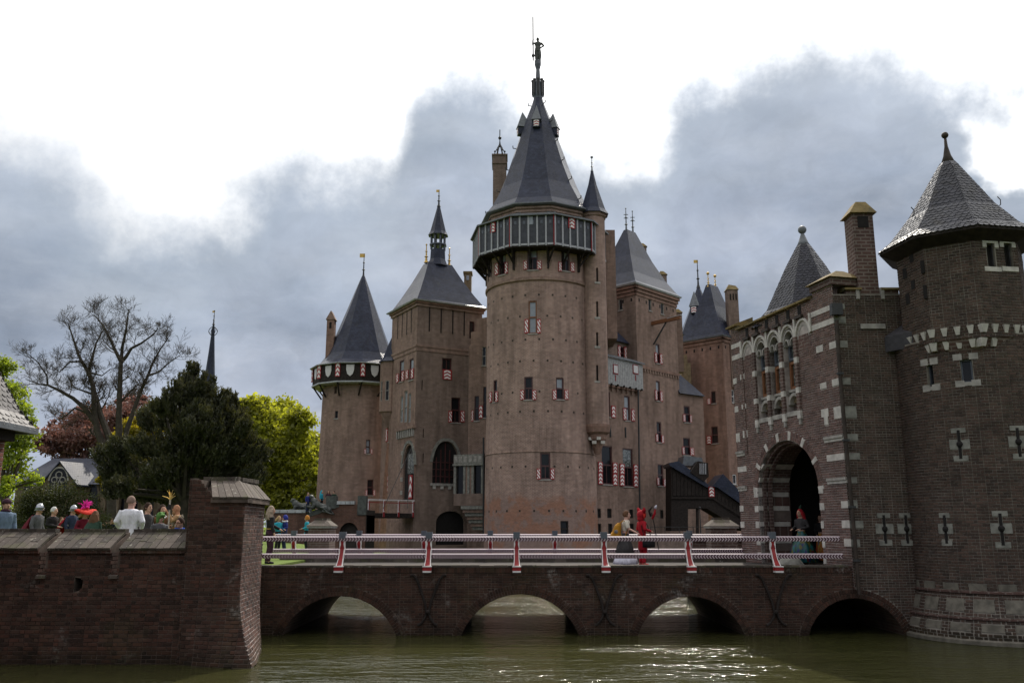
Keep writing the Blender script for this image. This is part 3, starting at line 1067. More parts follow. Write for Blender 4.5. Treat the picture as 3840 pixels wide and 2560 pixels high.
for a, b in secs:
    # cheek bricks beside the slits, dentil course, sloping tiles, ridge bricks
    n = round((b - a) / 0.107)
    for i in range(n):
        x0, x1 = a + (b - a) * i / n, a + (b - a) * (i + 1) / n
        M = Matrix.Translation(((x0 + x1) / 2, 19.985 + rr.uniform(-.004, .004), 2.395)) @ Matrix.Diagonal((x1 - x0 - 0.011, 1, 0.115, 1))
        M = M @ Matrix.Rotation(0, 4, 'Z')
        R = Matrix(((1, 0, 0, 0), (0, -1, 0, 0), (0, 0, 1, 0), (0, 0, 0, 1)))
        items.append((M @ R, 'brick_moat_wall'))
    n = round((b - a) / 0.168)
    lo, hi = Vector((0, 19.945, 2.452)), Vector((0, 20.66, 2.80))
    sl = (hi - lo)
    nrm = Vector((0, -sl.z, sl.y)).normalized()
    for i in range(n):
        x0, x1 = a + (b - a) * i / n + 0.006, a + (b - a) * (i + 1) / n - 0.006
        cut = rr.choice((0.36, 0.5, 0.64)) + rr.uniform(-.04, .04)
        for f0, f1 in ((0, cut - 0.008), (cut + 0.008, 1.0)):
            lift = rr.uniform(0, 0.01)
            p0, p1 = lo + sl * f0 + nrm * lift, lo + sl * f1 + nrm * (lift + rr.uniform(-.004, .006))
            tl = MB()
            tk = -nrm * 0.06
            q = [Vector((x0, p0.y, p0.z)), Vector((x1, p0.y, p0.z)), Vector((x1, p1.y, p1.z)), Vector((x0, p1.y, p1.z))]
            tl.hexa([p + tk for p in q], q)
            tl.build('coping_tile', 'coping_tile', moat, tone_v=rr.random())
    bed = MB()
    bed.hexa([Vector((a + .01, 19.99, 2.34)), Vector((b - .01, 19.99, 2.34)), Vector((b - .01, 20.95, 2.34)), Vector((a + .01, 20.95, 2.34))],
             [Vector((a + .01, 19.99, 2.42)), Vector((b - .01, 19.99, 2.42)), Vector((b - .01, 20.95, 2.79)), Vector((a + .01, 20.95, 2.79))])
    bed.build('coping_bed', 'mortar_dark', moat)
    n = round((b - a) / 0.215)
    for i in range(n):
        x0, x1 = a + (b - a) * i / n + 0.006, a + (b - a) * (i + 1) / n - 0.006
        rb = MB()
        j = rr.uniform(-.006, .006)
        rb.box(x0, x1, 20.64 + j, 20.86, 2.765, 2.868 + j)
        rb.build('ridge_brick', 'coping_tile', moat, tone_v=rr.random() * .6)
# brick cheeks inside the slits, sunlight put into their paler colour
for x in (-10.47, -8.87):
    for k in range(5):
        for m in range(3):
            cb = MB()
            cb.box(x - 0.10, x + 0.004 + rr.uniform(-.006, .006), 20.06 + m * .2 + (k % 2) * .05, 20.245 + m * .2 + (k % 2) * .05, 1.93 + k * .087, 2.006 + k * .087)
            cb.build('brick', 'brick_pier', moat, tone_v=rr.random())
# a sloped brick sill closing each slit
for x0, x1 in ((-10.47, -10.27), (-8.87, -8.68)):
    sl = MB()
    sl.hexa([Vector((x0, 19.97, 1.80)), Vector((x1, 19.97, 1.80)), Vector((x1, 20.6, 1.80)), Vector((x0, 20.6, 1.80))],
            [Vector((x0, 19.97, 1.86)), Vector((x1, 19.97, 1.86)), Vector((x1, 20.6, 2.02)), Vector((x0, 20.6, 2.02))])
    sl.build('slit_sill', 'coping_tile', moat, tone_v=0.8)
set_pieces(moat, items, 'brick', 300, 'brickwork')

# ------------------------------------------------------------------ pier at the end of the moat wall
pier = thing('brick_pier', 'massive battered brick pier with slab roof where moat wall meets bridge', 'pier', (-6.6, 21.2, 0))
def flare(v):
    return 0.46 * max(0.0, (1.55 - v) / 1.55) ** 1.7
class Batter(Plane):
    side = 0
    def map(s, u, v, d=0.0):
        k = 1.0 - .75 * max(0.0, min(1.0, u / s.L)) if s.side else max(0.0, min(1.0, u / s.L))
        return s.p + s.U * u + Vector((0, 0, v)) + s.N * (d + flare(v) * k)
Wf = Batter((-7.24, 20.0), (-5.97, 20.0))
Wr = Batter((-5.97, 20.0), (-6.14, 22.25))
Wr.side = 1
zs = [-0.5, 0.0, 0.25, 0.5, 0.75, 1.0, 1.25, 1.55]
fpoly = [(0, -0.5)] + [(Wf.L + flare(z), z) for z in zs] + [(Wf.L, 3.5), (0.57, 3.5), (0.57, 3.56), (0.19, 3.98), (0.0, 3.98)]
rpoly = [(-flare(z), z) for z in reversed(zs)] + [(Wr.L, -0.5), (Wr.L, 3.5), (0, 3.5)]
def sheet_grid(W, poly, material, parent, inset=0.014):
    mb = MB()
    vs = sorted({p[1] for p in poly} | set(zs))
    for j in range(len(vs) - 1):
        a = spans(poly, vs[j] + 1e-5); b = spans(poly, vs[j + 1] - 1e-5)
        if a and b:
            n = 4
            for i in range(n):
                f = lambda s, t: s[0] + (s[1] - s[0]) * t
                q = [(f(a[0], i / n), vs[j]), (f(a[0], (i + 1) / n), vs[j]), (f(b[0], (i + 1) / n), vs[j + 1]), (f(b[0], i / n), vs[j + 1])]
                mb.poly([W.map(u, v, -inset) for u, v in q], q)
    return mb.build('mortar_bed', material, parent)
sheet_grid(Wf, fpoly, 'mortar_dark', pier)
sheet_grid(Wr, rpoly, 'mortar_gate', pier)  # sunlit side: its brightness put into paler mortar and brick
items = courses(Wf, fpoly, [], 0.084, 0.215, 'brick_moat_wall', seed=5) + courses(Wr, rpoly, [], 0.084, 0.2, 'brick_pier', seed=6)
set_pieces(pier, items, 'brick', 300, 'brickwork')
pb = MB()
pb.box(-7.23, -6.16, 20.03, 22.2, -0.5, 3.48)
pb.box(-7.22, -7.06, 20.03, 22.2, 3.48, 3.96)
pb.build('pier_core', 'mortar_dark', pier)
# roof slabs: a front slope, a right slope, ridge bricks
def slabs(parent, A, B, C, D, n, seed):
    """slope between eave A-B and top D-C split into n slabs"""
    r = random.Random(seed)
    nm = (B - A).cross(D - A).normalized()
    for i in range(n):
        f0, f1 = i / n + 0.006, (i + 1) / n - 0.006
        q = [A.lerp(B, f0), A.lerp(B, f1), D.lerp(C, f1), D.lerp(C, f0)]
        k = nm * r.uniform(0, .008)
        mb = MB()
        mb.hexa([p - nm * 0.05 for p in q], [p + k for p in q])
        mb.build('roof_slab', 'coping_tile', parent, tone_v=0.5 + 0.5 * r.random())
RA, RB, RC = Vector((-6.42, 20.85, 4.0)), Vector((-6.45, 22.3, 4.0)), Vector((-7.1, 20.85, 4.0))
slabs(pier, Vector((-6.68, 19.9, 3.56)), Vector((-5.88, 19.9, 3.56)), RA, Vector((-7.06, 20.85, 4.0)), 5, 2)
slabs(pier, Vector((-5.88, 19.9, 3.56)), Vector((-6.03, 22.35, 3.56)), RB, RA, 7, 3)
eb = MB()
eb.box(-6.72, -5.90, 19.93, 20.3, 3.44, 3.545)
eb.hexa([Vector((-6.2, 19.94, 3.44)), Vector((-5.895, 19.94, 3.44)), Vector((-6.045, 22.3, 3.44)), Vector((-6.4, 22.3, 3.44))],
        [Vector((-6.2, 19.94, 3.543)), Vector((-5.895, 19.94, 3.543)), Vector((-6.045, 22.3, 3.543)), Vector((-6.4, 22.3, 3.543))])
eb.build('eave_course', 'mortar_dark', pier)
rm = MB()
rm.hexa([Vector((-7.05, 20.3, 3.5)), Vector((-6.2, 20.3, 3.5)), Vector((-6.35, 22.2, 3.5)), Vector((-7.05, 22.2, 3.5))],
        [Vector((-7.05, 20.9, 3.93)), Vector((-6.47, 20.9, 3.93)), Vector((-6.49, 22.2, 3.93)), Vector((-7.05, 22.2, 3.93))])
rm.build('roof_core', 'mortar_dark', pier)
for i in range(5):
    rb = MB(); rb.box(-7.2 + i * .165, -7.045 + i * .165, 20.76, 20.95, 3.96, 4.055 + rr.uniform(-.008, .008))
    rb.build('ridge_brick', 'coping_tile', pier, tone_v=rr.random())
for i in range(8):
    rb = MB(); y = 20.96 + i * .17
    rb.box(-6.53, -6.34, y, y + .155, 3.96, 4.05 + rr.uniform(-.008, .008))
    rb.build('ridge_brick', 'coping_tile', pier, tone_v=rr.random())

# ------------------------------------------------------------------ the arched brick bridge
BN, BF = 25.25, 31.5
bridge = thing('arch_bridge', 'low dark brick bridge of four arches with iron ties across the moat', 'bridge', (0.7, 28.4, 0))
ARCH = [(-6.32, -3.17, 1.04), (-1.39, 1.84, 1.09), (3.44, 6.38, 1.03), (8.13, 10.77, 0.98)]
def arc_pts(a, b, rise, n=14, z0=0.0):
    c, w = (a + b) / 2, (b - a) / 2
    R = (w * w + rise * rise) / (2 * rise)
    t = math.asin(min(1.0, w / R)) if rise <= R else PI - math.asin(w / R)
    return [(c + R * math.sin(-t + 2 * t * i / n), z0 + rise - R + R * math.cos(-t + 2 * t * i / n)) for i in range(n + 1)]
def bridge_outline(grow=0.0, x0=-8.0, x1=9.45):
    P = [(x0, -0.6)]
    for a, b, h in ARCH[:3]:
        P += [(a - grow, -0.6)] + arc_pts(a - grow, b + grow, h + grow) + [(b + grow, -0.6)]
    a, b, h = ARCH[3]
    P += [(a - grow, -0.6)] + [p for p in arc_pts(a - grow, b + grow, h + grow, 28) if p[0] <= 9.45 + 1e-6]
    P += [(x1, 1.81), (x0, 1.81)]
    return P
Wb = Plane((0, BN), (1, BN))
wall_sheet(Wb, 'mortar_bed', bridge_outline(), [], 'mortar_dark', bridge, inset=0.013)
items = courses(Wb, bridge_outline(0.26), [], 0.066, 0.21, 'brick_bridge', seed=8)
RINGS = 0
for ai, (a, b, h) in enumerate(ARCH[:3] + [ARCH[3]]):
    for layer in (0, 1):
        g0 = layer * 0.125
        pts = arc_pts(a - g0 - .06, b + g0 + .06, h + g0 + .06, 200)
        L = sum(math.dist(pts[i], pts[i + 1]) for i in range(200))
        n = int(L / 0.078)
        for k in range(n):
            f = (k + .5) / n * 200
            i = min(199, int(f)); t = f - i
            x, z = pts[i][0] + (pts[i + 1][0] - pts[i][0]) * t, pts[i][1] + (pts[i + 1][1] - pts[i][1]) * t
            if ai == 3 and x > 9.44:
                continue
            d = Vector((pts[i + 1][0] - pts[i][0], 0, pts[i + 1][1] - pts[i][1])).normalized()
            up = Vector((-d.z, 0, d.x))
            N = Vector((0, -1, 0))
            P = Vector((x, BN - 0.012 + rr.uniform(-.004, .004), z))
            A, B = 0.066, 0.115
            M = Matrix(((d.x * A, N.x, up.x * B, P.x), (d.y * A, N.y, up.y * B, P.y), (d.z * A, N.z, up.z * B, P.z), (0, 0, 0, 1)))
            items.append((M, 'brick_bridge'))
# a soldier course under the coping
for i in range(int(17.4 / 0.078)):
    x = -8.0 + (i + .5) * 0.078
    M = Matrix(((0.066, 0, 0, x), (0, -1, 0, BN - 0.014 + rr.uniform(-.004, .004)), (0, 0, 0.155, 1.735), (0, 0, 0, 1)))
    items.append((M, 'brick_bridge'))
set_pieces(bridge, items, 'brick', 300, 'brickwork')
brick_far('brick_vault', (0.10, 0.055, 0.042), (0.075, 0.042, 0.034), (0.11, 0.085, 0.07))
for a, b, h in ARCH:
    P = [(a, -0.6)] + arc_pts(a, b, h) + [(b, -0.6)]
    mb = MB()
    for i in range(len(P) - 1):
        p, q = P[i], P[i + 1]
        mb.poly([(p[0], BN - .01, p[1]), (q[0], BN - .01, q[1]), (q[0], BF, q[1]), (p[0], BF, p[1])], [(0, i * .25), (0, i * .25 + .25), (6, i * .25 + .25), (6, i * .25)])
    mb.build('vault', 'brick_vault', bridge, smooth=True)
for y_ in (28.5,):
    cv_ = MB(); cv_.poly([(8.0, y_, -.6), (10.9, y_, -.6), (10.9, y_, 1.2), (8.0, y_, 1.2)]); cv_.build('arch_shade_sheet', 'dark_inside', bridge)  # dark sheet added inside the fourth arch to stand for its shade
Wfar = Plane((9.45, BF), (-8.0, BF))
fo = [(9.45 - x, z) for x, z in bridge_outline()]
wall_sheet(Wfar, 'far_face', [(p[0], p[1]) for p in reversed(fo)], [], 'brick_vault', bridge)
dk = MB()
dk.box(-8.0, 9.3, BN + .3, BF - .3, 1.45, 1.72)
dk.build('deck', 'paving', bridge)
for nm, y0, y1, zt in (('near', BN - 0.03, BN + 0.36, 1.865), ('far', BF - 0.36, BF + 0.03, 1.865)):
    n = 44
    for i in range(n):
        x0, x1 = -8.0 + 17.35 * i / n, -8.0 + 17.35 * (i + 1) / n
        cb = MB()
        j = rr.uniform(-.006, .006)
        cb.box(x0 + .004, x1 - .004, y0 + rr.uniform(-.008, .008), y1, 1.70 if nm == 'far' else 1.812, zt + j)
        cb.build('coping_stone', 'coping_tile', bridge, tone_v=rr.random())
# iron ties: two bowed bars crossing over each cutwater
for x in (-2.32, 2.55, 7.25):
    tie = MB()
    for s in (-1, 1):
        P = [(-.50, 1.60), (-.42, 1.60), (-.32, 1.50), (-.2, 1.2), (-.09, .9), (-.03, .62), (-.07, .48), (-.16, .34), (-.27, .27)]
        tie.tube([(x + s * px_, BN - 0.05, z) for px_, z in P], 0.036, 6)
    tie.ball((x, BN - .06, .62), 0.07)
    tie.build('iron_tie', 'timber_black', bridge)

# ------------------------------------------------------------------ railings
def rail(T, x0, x1, y, zc, hgt, material, group=None):
    """half-round rail with a flat painted face; UV u along, v across the face"""
    mb = MB()
    w = 0.07
    prof = [(-w, -hgt / 2), (-w, hgt / 2 * .62), (-w * .5, hgt / 2), (w * .5, hgt / 2), (w, hgt / 2 * .62), (w, -hgt / 2)]
    vv = [0.06, 0.94, 3.0, 3.0, 0.94, 0.06]
    n = len(prof)
    A = [Vector((x0, y + a, zc + b)) for a, b in prof]
    B = [Vector((x1, y + a, zc + b)) for a, b in prof]
    for i in range(n):
        j = (i + 1) % n
        va, vb = vv[i], vv[j]
        if i in (1, 2, 3):
            va = vb = 3.0
        if i == 5:
            va = vb = 3.0
        mb.poly([A[i], B[i], B[j], A[j]][::-1], [(x0, va), (x1, va), (x1, vb), (x0, vb)][::-1])
    mb.poly(A, [(0, 3)] * n); mb.poly(B[::-1], [(0, 3)] * n)
    return mb.build('rail', material, T)
def post(T, x, y, zb, out):
    """red post with waisted sides and white edges, slate cap, foot bracketed outwards"""
    sec = [(zb + .84, 0, .072), (zb + .72, 0, .072), (zb + .66, 0, .050), (zb + .59, 0, .036), (zb + .52, 0, .052), (zb + .46, 0, .074), (zb + .40, .02, .066), (zb + .2, .14, .070), (zb + .05, .30, .082), (zb - .02, .40, .088)]
    body = MB()
    rings = []
    for z, o, hw in sec:
        yo = y + out * o
        rings.append([Vector((x - hw, yo - .05, z)), Vector((x - hw, yo + .05, z)), Vector((x + hw, yo + .05, z)), Vector((x + hw, yo - .05, z))])
    body.loft(rings)
    p = body.build('post', 'paint_red', T)
    for s in (-1, 1):
        for lo, hi in ((1, 5), (5, 9)):
            st = MB()
            rg = []
            for i in range(lo, hi + 1):
                z, o, hw = sec[i]
                yo = y + out * o
                e = .076 if hi == 5 else hw + .004
                t_ = hw - .002 if hi == 5 else hw - .016
                xa, xb = sorted((x + s * t_, x + s * e))
                if xb - xa < .006:
                    xb = xa + .006
                rg.append([Vector((xa, yo - .058, z)), Vector((xa, yo + .04, z)), Vector((xb, yo + .04, z)), Vector((xb, yo - .058, z))])
            st.loft(rg)
            st.build('edge_strip', 'paint_white', p)
    cp = MB()
    cp.hexa([Vector((x - .088, y - .085, zb + .74)), Vector((x + .088, y - .085, zb + .74)), Vector((x + .088, y + .085, zb + .74)), Vector((x - .088, y + .085, zb + .74))],
            [Vector((x - .095, y - .09, zb + .92)), Vector((x + .095, y - .09, zb + .92)), Vector((x + .095, y + .09, zb + .92)), Vector((x - .095, y + .09, zb + .92))])
    cp.build('post_cap', 'paint_slate', p)
    ft = MB()
    yo = y + out * .44
    ft.box(x - .115, x + .115, min(yo - .1, yo + .1), max(yo - .1, yo + .1), zb - .115, zb - .02)
    f = ft.build('foot', 'paint_red', p)
    for z0, z1, e in ((zb - .02, zb + .012, .122), (zb - .165, zb - .115, .112)):
        bt = MB(); bt.box(x - e, x + e, yo - .108, yo + .108, z0 + .002, z1)
        bt.build('foot_band', 'paint_white', f)
near = thing('bridge_railing', 'near bridge railing, red posts and two rails with dark chevrons', 'railing', (1.1, 25.4, 1.86), group='bridge railings')
for x in (-4.76, -2.33, 0.13, 2.58, 4.93, 7.31):
    post(near, x, 25.36, 1.85, -1)
rail(near, -7.3, 9.2, 25.36, 2.585, 0.135, 'rail_upper')
rail(near, -7.3, 9.25, 25.36, 2.115, 0.135, 'rail_lower')
far = thing('bridge_railing', 'far bridge railing behind the two walkers, nearest the castle', 'railing', (-.5, 31.3, 1.86), group='bridge railings')
for x in (-7.58, -5.31, -3.06, -.75, 1.49, 3.86, 6.17):
    post(far, x, 31.34, 1.86, 1)
rail(far, -8.35, 8.0, 31.34, 2.60, 0.125, 'rail_upper')
rail(far, -8.45, 8.0, 31.34, 2.105, 0.125, 'rail_lower')
# ------------------------------------------------------------------ gatehouse on the right
gate = thing('gatehouse', 'striped brick and white stone gatehouse with tall round-arched gateway', 'gatehouse', (10.0, 28.0, 0))
GL = Plane((7.98, 31.34), (9.49, 25.25))
GR = Plane((9.49, 25.25), (11.75, 25.25))
def arch_ring(W, u0, u1, vs, vt, th, d0, d1, material, T, n=16, name='arch', shape=rounded):
    """a solid arch band: outer outline u0..u1 / vt, inner smaller by th"""
    o = shape(u0, u1, vs, vs, vt, n)[2:]
    i = shape(u0 + th, u1 - th, vs, vs, vt - th, n)[2:]
    mb = MB()
    for k in range(len(o) - 1):
        a, b, c, d = o[k], o[k + 1], i[k + 1], i[k]
        mb.poly([W.map(*a, d1), W.map(*b, d1), W.map(*c, d1), W.map(*d, d1)])
        mb.poly([W.map(*d, d1), W.map(*c, d1), W.map(*c, d0), W.map(*d, d0)])
        mb.poly([W.map(*b, d1), W.map(*a, d1), W.map(*a, d0), W.map(*b, d0)])
    return mb.build(name, material, T)
def voussoirs(W, T, u0, u1, vs, vt, th, whites, bmat, wmat, n, items, proud=0.004):
    """radial bricks round an arch, some places taken by white stones"""
    o = rounded(u0, u1, vs, vs, vt, 160)[2:]
    i = rounded(u0 + th, u1 - th, vs, vs, vt - th, 160)[2:]
    m = len(o) - 1
    for k in range(n):
        f0, f1 = k / n * m, (k + 1) / n * m
        a, b = int(f0), min(m, int(f1))
        A, B, C, D = o[a], o[b], i[b], i[a]
        cx, cz = (A[0] + B[0] + C[0] + D[0]) / 4, (A[1] + B[1] + C[1] + D[1]) / 4
        tx = Vector(((B[0] + C[0] - A[0] - D[0]) / 2, (B[1] + C[1] - A[1] - D[1]) / 2))
        if k in whites:
            mb = MB()
            q = [A, B, C, D]
            mb.poly([W.map(*p, proud + .01) for p in q])
            for s in range(4):
                p, r = q[s], q[(s + 1) % 4]
                mb.poly([W.map(*r, proud + .01), W.map(*p, proud + .01), W.map(*p, -.2), W.map(*r, -.2)])
            mb.build('arch_stone', wmat, T)
            continue
        L = tx.length
        tx.normalize()
        U, N, V = frame_of(W, cx, cz)
        d = (U * tx.x + Vector((0, 0, 1)) * tx.y)
        up = d.cross(N)
        for half in (-1, 1):
            h = th / 2
            P = W.map(cx, cz, proud) + up * (half * h / 2)
            X, Z = d * (L - 0.011), up * (h - 0.01)
            M = Matrix(((X.x, N.x, Z.x, P.x), (X.y, N.y, Z.y, P.y), (X.z, N.z, Z.z, P.z), (0, 0, 0, 1)))
            items.append((M, bmat))

AI = (1.28, 4.88, 4.0, 5.62)          # gateway opening on the left face: u0,u1, springing, crown
open_gate = rounded(AI[0], AI[1], 1.3, AI[2], AI[3], 20)
bays = [2.02, 2.885, 3.76]
bay_holes = [rounded(c - .35, c + .35, 6.33, 8.78, 9.16, 8) for c in bays]
outerL = [(0, 1.22), (GL.L, 1.22), (GL.L, 9.95), (5.25, 9.95), (5.25, 9.78), (0.55, 9.78), (0.55, 9.95), (0, 9.95)]
gate_holes = [open_gate] + bay_holes
wall_sheet(GL, 'mortar_bed', outerL, gate_holes, 'mortar_gate', gate, reveal=0.3, inset=0.012)
blocks = []     # white stones set in the left face
for v, h, w in ((8.14, .2, .32), (7.04, .2, .32), (6.15, .34, .34), (4.88, .19, .86), (3.53, .2, .32), (2.98, .2, .36), (2.47, .2, .32)):
    blocks.append((GL.L - w, GL.L + .004, v - h / 2, v + h / 2))
for v, h, w in ((8.02, .2, .26), (7.0, .2, .26), (6.0, .3, .26), (4.88, .19, .62), (3.53, .2, .26), (2.98, .2, .26)):
    blocks.append((0, w, v - h / 2, v + h / 2))
for v0, v1 in ((9.2, 9.36), (8.78, 8.95)):
    blocks += [(0, .66, v0, v1), (5.14, GL.L + .004, v0, v1)]
blocks += [(5.28, 5.62, 8.06, 8.26), (5.34, 5.66, 6.94, 7.12), (5.30, 5.66, 6.1, 6.34), (5.42, 5.62, 5.86, 6.1),
           (.52, .82, 8.0, 8.18), (.52, .82, 6.95, 7.12), (.5, .82, 5.95, 6.2)]
for v in (3.98, 3.5, 2.97, 2.42, 1.95):
    blocks += [(1.04, 1.28, v - .1, v + .1), (4.88, 5.1 - (.08 if v < 3 else 0), v - .1, v + .1)]
for b in blocks:
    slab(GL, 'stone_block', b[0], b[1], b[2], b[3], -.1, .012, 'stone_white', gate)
for u0, u1 in ((5.38, GL.L + .05), (0, .55)):
    for v in (5.45, 4.24):
        slab(GL, 'stone_moulding', u0, u1, v - .11, v - .03, -.1, .03, 'stone_white', gate)
        slab(GL, 'stone_moulding', u0, u1, v - .028, v + .05, -.1, .07, 'stone_pale', gate)
ringcut = [(AI[0], 1.3), (AI[1], 1.3), (AI[1], 4.0), (5.14, 4.0)] + rounded(1.02, 5.14, 4.0, 4.0, 5.9, 20)[2:] + [(AI[0], 4.0)]
items = courses(GL, outerL, [ringcut] + bay_holes + [rect(*b) for b in blocks] + [rounded(c - .41, c + .41, 8.7, 8.78, 9.24, 8) for c in [1.15] + bays + [4.63]],
                0.072, 0.2, 'brick_gate', seed=21)
voussoirs(GL, gate, 1.02, 5.14, 4.0, 5.9, 0.27, {0, 1, 13, 14, 25, 26, 36, 37, 46, 47, 57, 58, 69, 70, 81, 82}, 'brick_gate', 'stone_white', 84, items)
# gateway reveal: brick flanks and vault with stone bands, dark passage behind
P = open_gate[1:] + [open_gate[0]]
rv = MB()
brick_far('brick_reveal', (0.105, 0.060, 0.052), (0.080, 0.048, 0.043), (0.17, 0.135, 0.12))
for k in range(len(P) - 1):
    p, q = P[k], P[k + 1]
    rv.poly([GL.map(*p, -.02), GL.map(*p, -1.2), GL.map(*q, -1.2), GL.map(*q, -.02)], [(0, k * .3), (1.2, k * .3), (1.2, k * .3 + .3), (0, k * .3 + .3)])
rv.build('gateway_reveal', 'brick_reveal', gate)
for v in (1.95, 2.45, 3.0, 3.52, 3.98, 4.45, 4.88):
    # stone bands round the left flank
    for d0, d1, o in ((-.34, -.02, .03), (-.42, -.34, .05), (-1.15, -.42, .015)):
        w, sp, top = (AI[1] - AI[0]) / 2, AI[2], AI[3]
        if v <= sp:
            ue, us = AI[0], 0.0
        else:
            k = math.sqrt(max(0.0, 1 - ((v - sp) / (top - sp)) ** 2))
            ue = (AI[0] + AI[1]) / 2 - w * k
        mb = MB()
        sl = 0.0 if v < sp else (v - sp) * .22
        bt = [GL.map(ue + o - sl * .1, v - .075, d1), GL.map(ue + o - sl * .1, v - .075, d0), GL.map(ue - .03, v - .075, d0), GL.map(ue - .03, v - .075, d1)]
        tp = [GL.map(ue + o + sl, v + .075, d1), GL.map(ue + o + sl, v + .075, d0), GL.map(ue - .03, v + .075, d0), GL.map(ue - .03, v + .075, d1)]
        mb.hexa(bt[::-1], tp[::-1])
        mb.build('stone_band', 'stone_white', gate)
for t0, d in ((0.10, -.16), (0.16, -.34)):
    arch_ring(GL, AI[0] - .01, AI[1] + .01, AI[2], AI[3] + .01, t0, d - .12, d, 'brick_reveal', gate, name='arch_moulding')
    jb = MB()
    for ua, ub in ((AI[0] - .01, AI[0] + t0), (AI[1] - t0, AI[1] + .01)):
        jb.hexa([GL.map(ua, 1.4, d), GL.map(ub, 1.4, d), GL.map(ub, 1.4, d - .12), GL.map(ua, 1.4, d - .12)], [GL.map(ua, 4.0, d), GL.map(ub, 4.0, d), GL.map(ub, 4.0, d - .12), GL.map(ua, 4.0, d - .12)])
    jb.build('jamb', 'brick_reveal', gate)
ps = MB()
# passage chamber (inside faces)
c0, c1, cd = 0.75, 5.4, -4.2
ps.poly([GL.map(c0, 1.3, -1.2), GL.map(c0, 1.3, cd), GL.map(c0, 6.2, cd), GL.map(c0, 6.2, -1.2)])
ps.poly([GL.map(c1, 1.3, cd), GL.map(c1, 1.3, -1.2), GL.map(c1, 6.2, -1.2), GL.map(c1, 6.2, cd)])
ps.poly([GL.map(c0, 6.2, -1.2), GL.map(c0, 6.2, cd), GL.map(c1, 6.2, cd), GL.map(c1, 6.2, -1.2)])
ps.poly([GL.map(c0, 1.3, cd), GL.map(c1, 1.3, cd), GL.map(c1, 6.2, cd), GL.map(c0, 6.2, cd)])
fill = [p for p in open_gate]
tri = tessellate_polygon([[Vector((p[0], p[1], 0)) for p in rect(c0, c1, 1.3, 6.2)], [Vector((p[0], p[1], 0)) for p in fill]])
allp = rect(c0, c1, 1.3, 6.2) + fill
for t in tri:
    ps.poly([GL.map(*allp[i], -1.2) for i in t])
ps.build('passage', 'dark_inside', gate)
pf = MB()
pf.poly([GL.map(0.6, 1.735, .1), GL.map(5.5, 1.735, .1), GL.map(5.5, 1.735, cd), GL.map(0.6, 1.735, cd)])
pf.build('passage_floor', 'paving', gate)
# arcade of five white arches, three with windows
for c in [1.15] + bays + [4.63]:
    arch_ring(GL, c - .44, c + .44, 8.76, 9.30, .075, -.12, .045, 'stone_white', gate)
    arch_ring(GL, c - .34, c + .34, 8.66, 9.12, .06, -.2, .0, 'stone_pale', gate, name='inner_arch')
    for s in (-1, 1):
        arch_ring(GL, c + s * .17 - .15, c + s * .17 + .15, 8.60, 8.84, .05, -.2, -.02, 'stone_pale', gate, n=8, name='cusp_arch')
for i, c in enumerate((.71, 1.58, 2.45, 3.32, 4.2, 5.07)):
    slab(GL, 'arcade_pier', c - .045, c + .045, 8.78, 9.36, -.1, .05, 'stone_white', gate)
    if 1 <= i <= 4:
        mb = MB()
        for z0, z1 in ((6.45, 7.0), (7.18, 7.95), (8.13, 8.78)):
            mb.hexa([GL.map(c - .085, z0, .07), GL.map(c + .085, z0, .07), GL.map(c + .085, z0, -.28), GL.map(c - .085, z0, -.28)], [GL.map(c - .085, z1, .07), GL.map(c + .085, z1, .07), GL.map(c + .085, z1, -.28), GL.map(c - .085, z1, -.28)])
        mb.build('colonnette', 'brick_reveal', gate)
        for z0, z1 in ((7.0, 7.18), (7.95, 8.13), (6.2, 6.45)):
            slab(GL, 'colonnette_stone', c - .09, c + .09, z0, z1, -.28, .075, 'stone_white', gate)
        slab(GL, 'corbel', c - .05, c + .05, 6.02, 6.2, -.1, .06, 'stone_pale', gate)
    elif i == 0:
        slab(GL, 'colonnette', c - .06, c + .06, 5.4, 8.78, -.1, .03, 'brick_reveal', gate)
for c in (1.15, 4.63):
    slab(GL, 'blind_panel', c - .36, c + .36, 8.3, 8.78, -.1, -.002, 'brick_reveal', gate)
bk = MB()
for c in bays:
    bk.poly([GL.map(c - .36, 6.3, -.27), GL.map(c + .36, 6.3, -.27), GL.map(c + .36, 9.2, -.27), GL.map(c - .36, 9.2, -.27)])
bk.build('bay_back', 'brick_reveal', gate)
for c in bays:
    window(GL, gate, c - .30, c + .30, 7.22, 8.10, depth=.24, split=0, frame='timber_orange', pane='glass_leaded', sill=False, mull=False)
    window(GL, gate, c - .30, c + .30, 8.14, 8.68, depth=.24, split=0, frame='paint_slate', pane='glass_leaded', sill=False, mull=False)
    slab(GL, 'sill', c - .34, c + .34, 7.12, 7.2, -.27, -.1, 'stone_pale', gate)
    slab(GL, 'apron', c - .35, c + .35, 6.33, 6.48, -.27, .02, 'stone_pale', gate)
    arch_ring(GL, c - .34, c + .34, 6.72, 7.08, .1, -.26, -.06, 'stone_pale', gate, name='blind_arch')
    slab(GL, 'blind_niche', c - .25, c + .25, 6.78, 7.0, -.27, -.2, 'ochre_band', gate)
